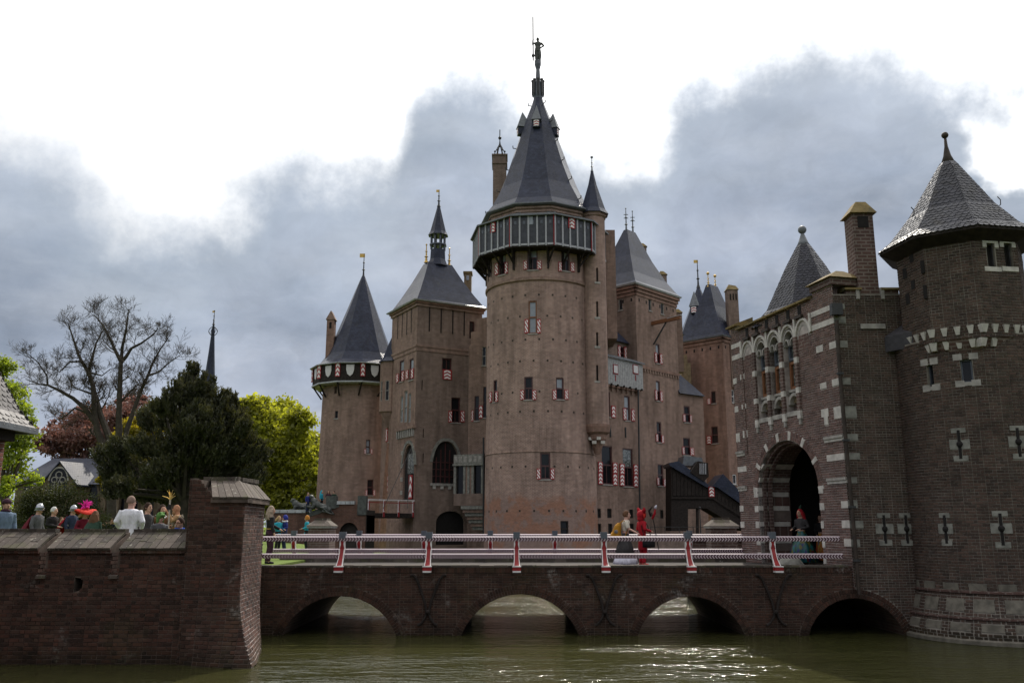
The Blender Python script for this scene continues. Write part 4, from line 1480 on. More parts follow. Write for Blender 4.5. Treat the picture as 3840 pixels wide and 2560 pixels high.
# parapet: lichen-gold coping stones with slots between
def coping(W, T, u0, u1, v0, v1, out=.12, back=.45):
    mb = MB()
    mb.hexa([W.map(u0, v0, out), W.map(u1, v0, out), W.map(u1, v0, -back), W.map(u0, v0, -back)],
            [W.map(u0, v0 + .06, out), W.map(u1, v0 + .06, out), W.map(u1, v1, -back), W.map(u0, v1, -back)])
    return mb.build('coping_stone', 'stone_lichen', T)
us = [0.5, 1.16, 1.83, 2.5, 3.17, 3.84, 4.5, 5.16]
for i in range(7):
    coping(GL, gate, us[i] + .03, us[i + 1] - .03, 9.79, 10.06)
    if i:
        slab(GL, 'parapet_slot', us[i] - .09, us[i] + .09, 9.42, 9.74, -.1, .012, 'dark_inside', gate)
        slab(GL, 'slot_sill', us[i] - .2, us[i] + .2, 9.32, 9.41, -.1, .1, 'iron_rust', gate)
coping(GL, gate, -.14, .56, 9.96, 10.32, .14, .6)
cb = MB()
for f in (0,):
    a, b = 5.2, GL.L + .06
    cb.hexa([GL.map(a, 9.95, .05), GL.map(b, 9.95, .05), GL.map(b, 9.95, -1.0), GL.map(a, 9.95, -1.0)], [GL.map(a, 10.17, .05), GL.map(b, 10.17, .05), GL.map(b, 10.17, -1.0), GL.map(a, 10.17, -1.0)])
cb.build('corner_block', 'brick_reveal', gate)
cc = MB()
cc.hexa([GL.map(5.1, 10.17, .15), GL.map(6.42, 10.17, .15), GL.map(6.42, 10.17, -1.1), GL.map(5.1, 10.17, -1.1)], [GL.map(5.45, 10.46, -.35), GL.map(6.05, 10.46, -.35), GL.map(6.05, 10.46, -.6), GL.map(5.45, 10.46, -.6)])
cc.build('coping_stone', 'stone_lichen', gate)
# the long face over the water
a4 = [p for p in arc_pts(8.13, 10.77, .98, 28) if p[0] >= 9.45 - 1e-6]
g4 = [p for p in arc_pts(8.13 - .26, 10.77 + .26, 1.24, 28) if p[0] >= 9.45 - 1e-6]
def right_outline(arc):
    return [(p[0] - 9.49, p[1]) for p in arc if p[0] >= 9.49] + [(arc[-1][0] - 9.49, -.6), (GR.L, -.6), (GR.L, 9.66), (0, 9.66)]
oR = [(0, a4[0][1])] + right_outline(a4)
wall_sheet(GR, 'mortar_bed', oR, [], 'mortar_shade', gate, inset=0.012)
loopsR = []
def loophole(W, T, xc, y0, ym, y1, s=1.0):
    """arrow slit with three white stones, seen at that place"""
    u, vt = W.px(xc, y0); _, vm = W.px(xc, ym); _, vb = W.px(xc, y1)
    w = .2 * s
    st = [(u - w * .9, u + w * .9, vt - .13, vt), (u - w * 1.25, u + w * 1.25, vm - .13, vm + .13), (u - w * .9, u + w * .9, vb, vb + .14)]
    for b in st:
        slab(W, 'loophole_stone', b[0], b[1], b[2], b[3], -.1, .014, 'stone_shade', T)
    slab(W, 'loophole', u - .035, u + .035, vb + .06, vt - .06, -.05, .017, 'dark_inside', T)
    mb = MB()
    mb.ball(W.map(u, vm, .0), .085, .085, .085, 8, 6)
    mb.build('loophole', 'dark_inside', T)
    return [rect(*b) for b in st] + [rect(u - .05, u + .05, vb, vt)]
hR = loophole(GR, gate, 3312, 1922, 1982, 2045) + loophole(GR, gate, 3394, 1922, 1982, 2045)
qb = []
for v, h, w in ((9.28, .16, .34), (8.86, .17, .34), (8.14, .2, .34), (7.04, .2, .34), (6.15, .34, .44), (5.42, .18, .42), (4.88, .19, .44), (4.2, .16, .3), (3.53, .2, .26), (2.98, .2, .38), (2.47, .2, .24)):
    qb.append((.0, w, v - h / 2, v + h / 2))
for b in qb:
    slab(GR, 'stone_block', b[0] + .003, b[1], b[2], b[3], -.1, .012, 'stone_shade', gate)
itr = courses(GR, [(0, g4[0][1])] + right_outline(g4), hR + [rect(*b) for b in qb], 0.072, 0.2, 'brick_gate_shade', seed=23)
for layer in (0, 1):
    g0 = layer * .125
    pts = arc_pts(8.13 - g0 - .06, 10.77 + g0 + .06, .98 + g0 + .06, 200)
    L = sum(math.dist(pts[i], pts[i + 1]) for i in range(200))
    n = int(L / .078)
    for k in range(n):
        f = (k + .5) / n * 200
        i = min(199, int(f)); t = f - i
        x, z = pts[i][0] + (pts[i + 1][0] - pts[i][0]) * t, pts[i][1] + (pts[i + 1][1] - pts[i][1]) * t
        if x < 9.45:
            continue
        d = Vector((pts[i + 1][0] - pts[i][0], 0, pts[i + 1][1] - pts[i][1])).normalized()
        M = Matrix(((d.x * .066, 0, -d.z * .115, x), (0, -1, 0, BN - .012 + rr.uniform(-.004, .004)), (d.z * .066, 0, d.x * .115, z), (0, 0, 0, 1)))
        itr.append((M, 'brick_bridge'))
set_pieces(gate, items + itr, 'brick', 300, 'brickwork')
gc = MB()    # inner masonry so the block is solid from every side
gc.hexa([Vector((9.75, 25.6, 6.3)), Vector((13.5, 25.6, 6.3)), Vector((13.5, 31.3, 6.3)), Vector((8.4, 31.3, 6.3))], [Vector((9.75, 25.6, 9.5)), Vector((13.5, 25.6, 9.5)), Vector((13.5, 31.3, 9.5)), Vector((8.4, 31.3, 9.5))])
gc.build('roof_deck', 'lead', gate)
bw = MB()
bw.poly([(14, 31.36, 0), (7.98, 31.36, 0), (7.98, 31.36, 9.75), (14, 31.36, 9.75)])
bw.build('back_wall', 'brick_reveal', gate)
for u0, u1 in ((.42, .82), (1.5, 1.98)):
    slab(GR, 'merlon', u0, u1, 9.66, 9.78, -.5, .0, 'brick_reveal', gate)
    coping(GR, gate, u0 - .05, u1 + .05, 9.78, 9.98, .08, .55)
chm = MB()
chm.box(10.30, 10.92, 25.30, 25.95, 8.75, 12.2)
ch = chm.build('chimney', 'brick_reveal', gate)
cs = MB(); cs.box(10.25, 10.97, 25.20, 25.9, 8.6, 8.75); cs.build('corbel', 'stone_pale', ch)
cs = MB()
cs.hexa([Vector((10.2, 25.2, 12.2)), Vector((11.02, 25.2, 12.2)), Vector((11.02, 26.05, 12.2)), Vector((10.2, 26.05, 12.2))], [Vector((10.5, 25.45, 12.62)), Vector((10.8, 25.45, 12.62)), Vector((10.8, 25.85, 12.62)), Vector((10.5, 25.85, 12.62))])
cs.build('chimney_cap', 'stone_lichen', ch)
cs = MB(); cs.box(10.45, 10.77, 25.28, 25.3, 11.75, 12.1); cs.build('flue_opening', 'dark_inside', ch)
for x0 in (10.19, 10.925):
    cs = MB(); cs.box(x0, x0 + .1, 25.2, 25.5, 9.5, 9.85); cs.build('corbel', 'stone_pale', ch)
dp = MB()
q = [atY(*p, 25.12) for p in ((3138, 1200), (3150, 1400), (3172, 1650), (3195, 1900), (3212, 2100), (3222, 2228))]
dp.tube(q, .055, 8)
d_ = dp.build('drainpipe', 'iron_rust', gate)
hp = MB(); a = atY(3136, 1160, 25.1); hp.obox(a, (.16, 0, 0), (0, .1, 0), (0, 0, .17)); hp.build('rain_hopper', 'iron', d_)
for p in q[1:-1]:
    hp = MB(); hp.obox(p, (.085, 0, 0), (0, .07, 0), (0, 0, .03)); hp.build('pipe_bracket', 'iron', d_)

# slated roofs in real slates
def slate_faces(c, prof, n, rot, material, w=.165, course=.115):
    """slate matrices over every facet of a faceted spire"""
    out = []
    r = random.Random(4)
    for k in range(n):
        a0, a1 = rot + 2 * PI * k / n, rot + 2 * PI * (k + 1) / n
        row = 0
        for (R0, z0), (R1, z1) in zip(prof[:-1], prof[1:]):
            P0 = Vector((c[0] + R0 * math.cos(a0), c[1] + R0 * math.sin(a0), z0)); Q0 = Vector((c[0] + R0 * math.cos(a1), c[1] + R0 * math.sin(a1), z0))
            P1 = Vector((c[0] + R1 * math.cos(a0), c[1] + R1 * math.sin(a0), z1)); Q1 = Vector((c[0] + R1 * math.cos(a1), c[1] + R1 * math.sin(a1), z1))
            m0, m1 = (P0 + Q0) / 2, (P1 + Q1) / 2
            sl = m1 - m0
            rows = max(1, round(sl.length / course))
            V = sl.normalized()
            U = (Q0 - P0).normalized()
            N = U.cross(V).normalized()
            for i in range(rows):
                f = i / rows
                A, B = P0.lerp(P1, f), Q0.lerp(Q1, f)
                L = (B - A).length
                cnt = max(1, round(L / w))
                off = .5 if row % 2 else 0.0
                row += 1
                for j in range(-1 if off else 0, cnt):
                    x0, x1 = max(0, (j + off) / cnt), min(1, (j + 1 + off) / cnt)
                    if x1 - x0 < .3 / cnt:
                        continue
                    p = A.lerp(B, (x0 + x1) / 2)
                    ww = L * (x1 - x0) - .004
                    hh = sl.length / rows * 1.5
                    X, Z = U * ww, V * hh
                    out.append((Matrix(((X.x, N.x, Z.x, p.x), (X.y, N.y, Z.y, p.y), (X.z, N.z, Z.z, p.z), (0, 0, 0, 1))), material))
    return out
gc_ = atY(3018, 1000, 29.9)
GRC = (gc_.x, 29.9)
zt = atY(3010, 918, 29.9).z
z1_ = atY(3010, 1170, 29.9).z
z2_ = atY(3010, 1010, 29.9).z
gprof = [(2.05, z1_ - .6), (1.5, z1_), (.72, z2_), (.2, zt)]
spire(GRC, [(R - .01, z) for R, z in gprof], 8, rad(8), 'slate_castle', gate, 'roof')
set_pieces(gate, slate_faces(GRC, gprof, 8, rad(8), 'slate_gate'), 'slate', 300, 'slating')
fn = MB()
zb = atY(3007, 862, 29.9).z
fn.lathe((GRC[0], GRC[1], 0), [(.24, zt - .08), (.16, zt + .12), (.07, zt + .38), (.05, zb - .1)], 10)
fn.ball((GRC[0], GRC[1], zb), .15, n=14, m=10)
fn.build('finial', 'lead', gate, smooth=True)

# ------------------------------------------------------------------ round tower beside the gatehouse
tower = thing('gate_tower', 'round dark brick tower at right edge with pointed octagonal slate roof', 'tower', (13.1, 24.8, 0))
TC = (12.95, 24.5)
TB = (13.3, 25.1)
RL = 2.1
def base_r(z):
    return RL + (0.0 if z > 1.25 else .30 * min(1.0, (1.25 - z) / 1.0))
TL = Cyl(TB, RL, base_r)
th_ = []
bl = []
def tw(x0, y0, x1, y1):
    b = TL.r(x0, y0, x1, y1)
    return b
w1, w2 = tw(3476, 1365, 3500, 1450), tw(3602, 1345, 3648, 1432)
th_ += [rect(*w1), rect(*w2)]
low, high = -TL.R * 1.75, TL.R * 1.75
outT = rect(low, high, -.6, 8.0)
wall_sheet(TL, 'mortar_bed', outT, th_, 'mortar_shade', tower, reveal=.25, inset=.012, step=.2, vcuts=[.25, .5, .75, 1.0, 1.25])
for b in (w1, w2):
    window(TL, tower, *b, depth=.2, split=0, frame='paint_slate', pane='glass', sill=False, mull=False)
    for s in ((b[0] - .16, b[0] + .06), (b[1] - .06, b[1] + .16)):
        for v0, v1 in ((b[2] - .12, b[2] + .05), (b[3] - .02, b[3] + .15)):
            bl.append((s[0], s[1], v0, v1))
    bl.append((b[0] + .06, b[1] - .06, b[2] - .1, b[2]))
for i in range(9):
    u = low + .35 + i * .68
    bl += [(u, u + .42, 1.30, 1.47), (u + .1, u + .55, .78, 1.1), (u + .25, u + .7, .32, .5)]
hT = loophole(TL, tower, 3540, 1922, 1982, 2045, .8) + loophole(TL, tower, 3748, 1915, 1980, 2052) + loophole(TL, tower, 3592, 1604, 1665, 1728) + loophole(TL, tower, 3812, 1595, 1656, 1720)
for b in bl:
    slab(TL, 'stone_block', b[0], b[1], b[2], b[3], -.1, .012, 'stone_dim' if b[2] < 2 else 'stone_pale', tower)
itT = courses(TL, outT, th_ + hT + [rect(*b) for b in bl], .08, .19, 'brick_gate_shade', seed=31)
# plinth rolls
for z, r_, t_ in ((1.26, base_r(1.3) + .06, .05), (.62, base_r(.62) + .05, .04), (.05, base_r(0) + .1, .09)):
    mb = MB()
    mb.lathe((TB[0], TB[1], 0), [(r_ - .12, z - t_), (r_, z - t_ * .5), (r_, z + t_ * .5), (r_ - .12, z + t_)], 40)
    mb.build('plinth_roll', 'stone_dim' if z < .1 else 'brick_reveal', tower)
# octagonal upper storey on two rows of white corbels
RO, ROT = 1.68, rad(-13 - 90)
ov = [Vector((TC[0] + RO * math.cos(ROT + k * PI / 4), TC[1] + RO * math.sin(ROT + k * PI / 4), 0)) for k in range(8)]
for k in range(8):
    p, q = ov[k], ov[(k + 1) % 8]
    Wo = Plane((p.x, p.y), (q.x, q.y))
    mid = (p + q) / 2
    if mid.y > TC[1] + 1.0:
        hs = []
        wall_sheet(Wo, 'upper_wall', rect(0, Wo.L, 7.85, 10.8), [], 'mortar_shade', tower)
        continue
    hs, bs = [], []
    if k == 0:
        for x0, x1 in ((3703, 3733), (3768, 3797)):
            b = Wo.r(x0, 912, x1, 1000)
            hs.append(rect(*b))
            bs += [(b[0] - .11, b[1] + .11, b[3], b[3] + .16), (b[0] - .13, b[1] + .13, b[2] - .13, b[2]),
                   (b[0] - .12, b[0] - .002, b[3] - .12, b[3] - .002), (b[1] + .002, b[1] + .12, b[3] - .12, b[3] - .002)]
            window(Wo, tower, *b, depth=.16, split=0, frame='timber_dark', pane='dark_inside', sill=False, mull=False)
    if k == 6:
        for x, y0, y1 in ((3393, 1005, 1045), (3418, 945, 985), (3424, 1050, 1085), (3404, 1100, 1140)):
            b = Wo.r(x - 7, y0, x + 7, y1)
            slab(Wo, 'loophole', b[0], b[1], b[2], b[3], -.1, .008, 'dark_inside', tower)
    if k == 7:
        for x, y0, y1 in ((3452, 978, 1025), (3462, 1070, 1120)):
            b = Wo.r(x - 7, y0, x + 7, y1)
            slab(Wo, 'loophole', b[0] + .05, b[1] + .05, b[2], b[3], -.1, .008, 'dark_inside', tower)
    wall_sheet(Wo, 'upper_wall', rect(0, Wo.L, 7.85, 10.8), hs, 'mortar_shade', tower, reveal=.2, inset=.012)
    for b in bs:
        slab(Wo, 'stone_block', b[0], b[1], b[2], b[3], -.05, .012, 'stone_white', tower)
    itT += courses(Wo, rect(0, Wo.L, 7.85, 10.8), hs + [rect(*b) for b in bs], .08, .19, 'brick_gate_shade', seed=40 + k)
    for j in range(4):
        u = Wo.L * (j + .0) / 4
        for v0, v1, d0 in ((7.98, 8.2, .035), (7.62, 7.84, -.06)):
            if j == 0 or True:
                w = .17 if j else .2
                mb = MB()
                d1 = d0
                mb.hexa([Wo.map(u - w / 2 + .04, v0, d1 - .02), Wo.map(u + w / 2 - .04, v0, d1 - .02), Wo.map(u + w / 2, v0, -.5), Wo.map(u - w / 2, v0, -.5)],
                        [Wo.map(u - w / 2, v1, d1 + .03), Wo.map(u + w / 2, v1, d1 + .03), Wo.map(u + w / 2, v1, -.5), Wo.map(u - w / 2, v1, -.5)])
                mb.build('corbel', 'stone_white', tower)
set_pieces(tower, itT, 'brick', 300, 'brickwork')
sf = MB()
sf.lathe((TC[0], TC[1], 0), [(RO * .84, 7.55), (RO * .93, 7.86), (RO * .95, 7.87), (.3, 7.87)], 24)
sf.lathe((TB[0], TB[1], 0), [(RL - .01, 7.95), (RL * .8, 8.3)], 30)
sf.build('corbel_soffit', 'brick_reveal', tower)
tprof = [(2.1, 10.86), (1.8, 11.1), (1.2, 11.85), (.56, 12.9), (.22, 13.45)]
spire(TC, [(R - .01, z) for R, z in tprof], 8, ROT, 'slate_castle', tower, 'roof')
set_pieces(tower, slate_faces(TC, tprof, 8, ROT, 'slate_gate'), 'slate', 300, 'slating')
ev = MB()
ev.loft([ring(TC, 1.66, 10.52, 8, ROT), ring(TC, 2.12, 10.75, 8, ROT), ring(TC, 2.12, 10.85, 8, ROT), ring(TC, 1.4, 10.85, 8, ROT)])
ev.build('eave', 'timber_black', tower)
fn = MB()
fn.lathe((TC[0], TC[1], 0), [(.23, 13.38), (.11, 13.7), (.05, 14.0), (.035, 14.3)], 10)
fn.ball((TC[0], TC[1], 14.36), .10, n=14, m=10)
fn.build('finial', 'iron_rust', tower, smooth=True)
for x, y in ((3418, 795), (3742, 755)):
    hk = MB(); a = atY(x, y, 24.4)
    hk.tube([a + Vector((0, 0, -.15)), a + Vector((.07, 0, -.1)), a + Vector((.08, 0, .05)), a + Vector((0, 0, .15))], .015, 5)
    hk.build('roof_hook', 'iron', tower)
wl = MB()
wl.hexa([Vector((10.9, 25.3, 7.9)), Vector((11.6, 24.1, 7.9)), Vector((12.4, 24.4, 7.9)), Vector((12.0, 25.3, 7.9))], [Vector((10.9, 25.3, 8.35)), Vector((11.6, 24.1, 8.35)), Vector((12.3, 24.3, 9.0)), Vector((11.9, 25.3, 9.0))])
wl.build('link_roof', 'timber_dark', tower)
wl = MB()
wl.box(11.2, 12.4, 25.3, 31.0, -.5, 8.3)
wl.build('link_wall', 'brick_reveal', tower)

# guard stone at the gateway, low walls and piers at the bridge ends
gs = MB()
gs.lathe((8.35, 27.2, 1.70), [(.42, 0), (.40, .12), (.28, .28), (.1, .36)], 14)
tag(gs.build('guard_stone', 'stone_shade', None, smooth=True), 'rounded grey guard stone at foot of gateway beside railing post', 'guard stone')
def end_pier(name, label, x0, x1, y0, y1, z0, zt, mt, cat='pier'):
    T = thing(name, label, cat, ((x0 + x1) / 2, (y0 + y1) / 2, z0))
    mb = MB(); mb.box(x0, x1, y0, y1, z0, zt); mb.build('shaft', mt, T)
    mb = MB(); mb.box(x0 - .06, x1 + .06, y0 - .06, y1 + .06, zt, zt + .09); mb.build('cornice', 'stone_pale', T)
    e = .1
    mb = MB()
    mb.hexa([Vector((x0 - e, y0 - e, zt + .09)), Vector((x1 + e, y0 - e, zt + .09)), Vector((x1 + e, y1 + e, zt + .09)), Vector((x0 - e, y1 + e, zt + .09))],
            [Vector((x0 + .22, y0 + .3, zt + .36)), Vector((x1 - .22, y0 + .3, zt + .36)), Vector((x1 - .22, y1 - .3, zt + .36)), Vector((x0 + .22, y1 - .3, zt + .36))])
    mb.build('cap', 'coping_tile', T, tone_v=.9)
    mb = MB(); mb.box(x0 + .2, x1 - .2, y0 + .28, y1 - .28, zt + .34, zt + .43); mb.build('cap_ridge', 'coping_tile', T, tone_v=.4)
    return T
brick_far('brick_small', (0.12, 0.072, 0.06), (0.09, 0.056, 0.05), (0.16, 0.13, 0.115))
end_pier('garden_pier', 'low brick pier with slab cap behind far rail on the lawn side', -9.1, -8.15, 40.2, 41.6, 1.0, 2.85, 'brick_small')
end_pier('garden_pier', 'small brick pier with hipped cap beside gatehouse below black staircase', 8.0, 9.05, 36.2, 37.2, 0.0, 2.85, 'brick_small')
gw = MB(); gw.box(7.3, 13.0, 37.6, 37.9, 0, 2.35); gw.box(7.25, 13.0, 37.5, 38.0, 2.35, 2.45)
tag(gw.build('garden_wall', 'brick_small'), 'low brick wall joined to the small pier beside the gatehouse', 'wall')

# ------------------------------------------------------------------ lodge at the left edge
lodge = thing('lodge', 'corner of red brick lodge with grey slate eaves at left edge', 'building', (-10.6, 17.5, 0))
LW = Plane((-9.45, 12.4), (-9.45, 16.45))
wall_sheet(LW, 'mortar_bed', rect(0, LW.L, -.5, 4.6), [], 'mortar_lodge', lodge, inset=.012)
set_pieces(lodge, courses(LW, rect(0, LW.L, -.5, 4.6), [], .085, .21, 'brick_lodge', seed=51), 'brick', 300, 'brickwork')
lb = MB(); lb.box(-13.5, -9.47, 12.42, 16.44, -.5, 4.6); lb.build('wall', 'brick_reveal', lodge)
lc = (-11.16, 14.5)
lprof = [(3.0, 4.74), (2.72, 5.02), (2.3, 5.7), (1.5, 7.2)]
spire(lc, [(R - .012, z) for R, z in lprof], 4, rad(45), 'slate_castle', lodge, 'roof')
set_pieces(lodge, slate_faces(lc, lprof, 4, rad(45), 'slate_lodge', .17, .1), 'slate', 300, 'slating')
gt = MB()
for dx0, dx1, dy0, dy1 in ((-2.1, 2.18, 2.08, 2.18), (2.08, 2.18, -2.1, 2.08)):
    gt.box(lc[0] + dx0, lc[0] + dx1, lc[1] + dy0, lc[1] + dy1, 4.62, 4.73)
gt.build('gutter', 'lead', lodge)
sfm = MB(); sfm.box(-9.44, -9.2, 12.6, 16.3, 4.45, 4.62); sfm.build('soffit_beam', 'timber_black', lodge)
# ------------------------------------------------------------------ castle: great round tower
def poly_walls(T, c, R, n, rot, z0, z1, material, name='upper_wall', skip=lambda m: False):
    out = []
    for k in range(n):
        a, b = rot + 2 * PI * k / n, rot + 2 * PI * (k + 1) / n
        W = Plane((c[0] + R * math.cos(a), c[1] + R * math.sin(a)), (c[0] + R * math.cos(b), c[1] + R * math.sin(b)))
        out.append(W)
    return out
def band(T, c, R0, R1, z0, z1, n, rot, material, name='cornice'):
    mb = MB()
    mb.loft([ring(c, R0, z0, n, rot), ring(c, R1, z0 + (z1 - z0) * .4, n, rot), ring(c, R1, z1, n, rot), ring(c, R0 * .9, z1, n, rot)])
    return mb.build(name, material, T)
MC = (2.57, 80.0)
MR = 4.92
great = thing('great_tower', 'tall round brick castle tower with dark timber gallery and steep slate spire', 'tower', (MC[0], MC[1], 0))
WM = Cyl(MC, MR, lambda v: MR + max(0.0, (9.2 - v) * .012) + (.06 if v < 9.2 else 0))
def pair(x0, x1, y0, y1, w=14, gap=1):
    return [(x0 - gap - w, y0, x0 - gap, y1), (x1 + gap, y0, x1 + gap + w, y1)]
add_win(WM, 1982, 1128, 2013, 1250, pair(1983, 2013, 1197, 1250), pane='glass_pale', frame='timber_orange')
add_win(WM, 1850, 1425, 1864, 1506, [(1838, 1470, 1846, 1508), (1860, 1468, 1869, 1506)])
add_win(WM, 1966, 1412, 1998, 1498, pair(1967, 1996, 1462, 1499))
add_win(WM, 2085, 1416, 2114, 1497, pair(2087, 2115, 1461, 1498), pane2='glass_pale')
add_win(WM, 2026, 1697, 2064, 1796, pair(2028, 2063, 1756, 1797), pane='glass')
add_win(WM, 2102, 1952, 2132, 2012, frame='timber_black', sill=False)
uL, uR = -WM.R * 2.2, WM.R * 2.2
finish(WM, great, 'shaft', rect(uL, uR, -.3, 24.45), 'brick_main_tower', step=.35, reveal=.2, smooth=False)
rq = random.Random(77)
for v in (4.2, 7.9, 10.6, 12.6, 14.3, 17.0, 18.9, 21.0, 22.9):
    for i in range(11):
        u = -MR * 1.35 + i * 1.22 + (.5 if int(v * 10) % 2 else 0)
        if not any(h[0][0] - .3 < u < h[1][0] + .3 and h[0][1] - .3 < v < h[2][1] + .3 for h in WM.holes):
            slab(WM, 'putlog_hole', u - .08, u + .08, v - .09, v + .09, -.05, .012, 'iron_rust', great)  # raised dark slab, the shade of the hole put into its colour
bs = MB(); bs.loft([ring(MC, MR - .7, z, 24, 0) for z in (-.3, 24.4)]); bs.build('shaft_core', 'brick_castle_grey', great)
mb = MB()
mb.lathe((MC[0], MC[1], 0), [(MR - .1, 8.9), (MR + .13, 9.12), (MR + .07, 9.26), (MR - .1, 9.3)], 48); mb.build('string_course', 'brick_castle', great)
band(great, MC, MR - .1, MR + .16, 24.1, 24.5, 40, 0, 'brick_castle')
ND, RD = 10, rad(11 - 90)
DW = poly_walls(great, MC, 5.02, ND, RD, 24.4, 31.4, None)
def put_if(W, x0, y0, x1, y1, sh):
    add_win(W, x0, y0, x1, y1, sh, pane2='glass_pale')
for k, W in enumerate(DW):
    um = (W.map(W.L / 2, 26) - Vector((MC[0], MC[1], 26)))
    if k == 9:
        put_if(W, 1978, 922, 2016, 1012, [(1963, 978, 1977, 1011), (2014, 978, 2031, 1010)])
    if k == 8:
        put_if(W, 1871, 938, 1897, 1030, [(1858, 988, 1870, 1031), (1895, 984, 1906, 1026)])
    if k == 0:
        put_if(W, 2105, 930, 2136, 1016, [(2093, 983, 2105, 1018), (2138, 985, 2153, 1019)])
    finish(W, great, 'upper_wall', rect(0, W.L, 24.4, 31.45), 'brick_main_tower', reveal=.2)
bs = MB(); bs.loft([ring(MC, 4.2, z, ND, RD) for z in (24.4, 31.4)]); bs.build('upper_core', 'brick_castle_grey', great)
for z, R in ((30.55, 5.12), (30.85, 5.22), (31.15, 5.34)):
    band(great, MC, 4.9, R, z, z + .28, ND, RD, 'brick_castle_red' if z > 31 else 'brick_main_tower')
# timber gallery hung round the top
RH = 6.3
HW = poly_walls(great, MC, RH, ND, RD, 27, 30, None)
gal = []
for k, W in enumerate(HW):
    um = W.map(W.L / 2, 28)
    if um.y > MC[1] + 3.5 or (um.x > MC[0] + 5.2 and um.y > MC[1]):
        continue
    gp = slab(W, 'gallery_panel', 0.02, W.L - .02, 27.25, 29.85, -.1, 0, 'timber_panel', great)
    n = 5
    for i in range(n + 1):
        u = W.L * i / n
        if i == n:
            continue
        slab(W, 'gallery_batten', u - .07, u + .07, 27.05, 29.85, .0, .09, 'paint_grey', gp)
        if i == 0:
            slab(W, 'gallery_edge', u - .16, u - .075, 27.05, 29.85, .0, .07, 'paint_red', gp)
        w = W.L / n
        slab(W, 'hatch', u + w * .36, u + w * .62, 29.1, 29.4, .0, .03, 'paint_slate', gp)
        slab(W, 'drip_board', u + .1, u + w - .1, 27.12, 27.3, .0, .05, 'paint_grey', gp)
        if i % 2 == 0:
            bk = MB()
            a, b = W.map(u + .05, 27.1, -.05), W.map(u + .05, 25.7, -1.35)
            bk.bar(a, b, .12, .14); bk.bar(W.map(u + .05, 27.0, .05), W.map(u + .05, 27.0, -1.3), .14)
            bk.bar(W.map(u + .05, 27.0, -1.2), W.map(u + .05, 25.3, -1.25), .13)
            bk.build('gallery_bracket', 'timber_black', great)
    hr = MB()
    hr.hexa([W.map(-.12, 29.82, .3), W.map(W.L + .12, 29.82, .3), W.map(W.L, 29.9, -1.3), W.map(0, 29.9, -1.3)], [W.map(-.12, 29.95, .3), W.map(W.L + .12, 29.95, .3), W.map(W.L, 30.6, -1.3), W.map(0, 30.6, -1.3)])
    hr.build('gallery_roof', 'lead', great)
    fl = MB()
    fl.hexa([W.map(0, 26.98, 0), W.map(W.L, 26.98, 0), W.map(W.L - .5, 26.98, -1.3), W.map(.5, 26.98, -1.3)], [W.map(0, 27.06, 0), W.map(W.L, 27.06, 0), W.map(W.L - .5, 27.06, -1.3), W.map(.5, 27.06, -1.3)])
    fl.build('gallery_floor', 'timber_black', great)
    for x0, y0, x1, y1 in {8: [(1841, 836, 1859, 872)], 0: [(2130, 818, 2155, 857)]}.get(k, []):
        b = W.r(x0, y0, x1, y1)
        shutter(W, great, b[0], b[1], b[2], b[3], 'chevron')
    if k == 9:
        b = W.r(1978, 812, 1998, 842)
        slab(W, 'hatch_window', b[0], b[1], b[2], b[3], .0, .04, 'glass_pale', gp)
rp = [(5.55, 31.38), (5.0, 32.1), (3.9, 34.2), (3.0, 36.5), (2.12, 39.2), (1.36, 41.55), (.66, 43.4), (.42, 44.2)]
mroof = spire(MC, rp, ND, RD, 'slate_castle', great)
band(great, MC, 5.2, 5.62, 31.22, 31.4, ND, RD, 'lead', 'eave')
def dormer(T, p, out, w, h, parent):
    """small roof dormer with red and white hatch and steep cap"""
    o = Vector(out).normalized()
    s = Vector((-o.y, o.x, 0))
    p = Vector(p)
    mb = MB(); mb.obox(p - o * .5, s * w / 2, o * .6, Vector((0, 0, h / 2))); d = mb.build('dormer', 'slate_castle', parent)
    mb = MB()
    b = [p - s * w * .65 + o * .2 + Vector((0, 0, h / 2)), p + s * w * .65 + o * .2 + Vector((0, 0, h / 2)), p + s * w * .65 - o * 1.2 + Vector((0, 0, h / 2)), p - s * w * .65 - o * 1.2 + Vector((0, 0, h / 2))]
    q = p - o * .35 + Vector((0, 0, h / 2 + 2.2 * h))
    t = [q + (x - p) * .05 - Vector((0, 0, (x - p).z * .05)) for x in b]
    mb.hexa(b, t); mb.build('dormer_roof', 'lead', d)
    W = Plane((p - s * w / 2 + o * .1)[:2], (p + s * w / 2 + o * .1)[:2])
    if W.N.dot(o) < 0:
        W = Plane((p + s * w / 2 + o * .1)[:2], (p - s * w / 2 + o * .1)[:2])
    mb = MB()
    u0, u1 = W.L * .14, W.L * .86
    f = [W.map(u0, p.z - h * .4, .04), W.map(u1, p.z - h * .4, .04), W.map(u1, p.z + h * .4, .04), W.map(u0, p.z + h * .4, .04)]
    mb.poly(f, [(.2, .1), (.8, .1), (.8, .9), (.2, .9)])
    mb.build('dormer_hatch', 'shutter_chevron', d)
    return d
for ang, zz in ((-7, 40.6), (-79, 40.5), (65, 40.2)):
    a = rad(ang)
    dormer(great, (MC[0] + 1.95 * math.sin(a), MC[1] - 1.95 * math.cos(a), zz), (math.sin(a), -math.cos(a), 0), .7, .75, mroof)
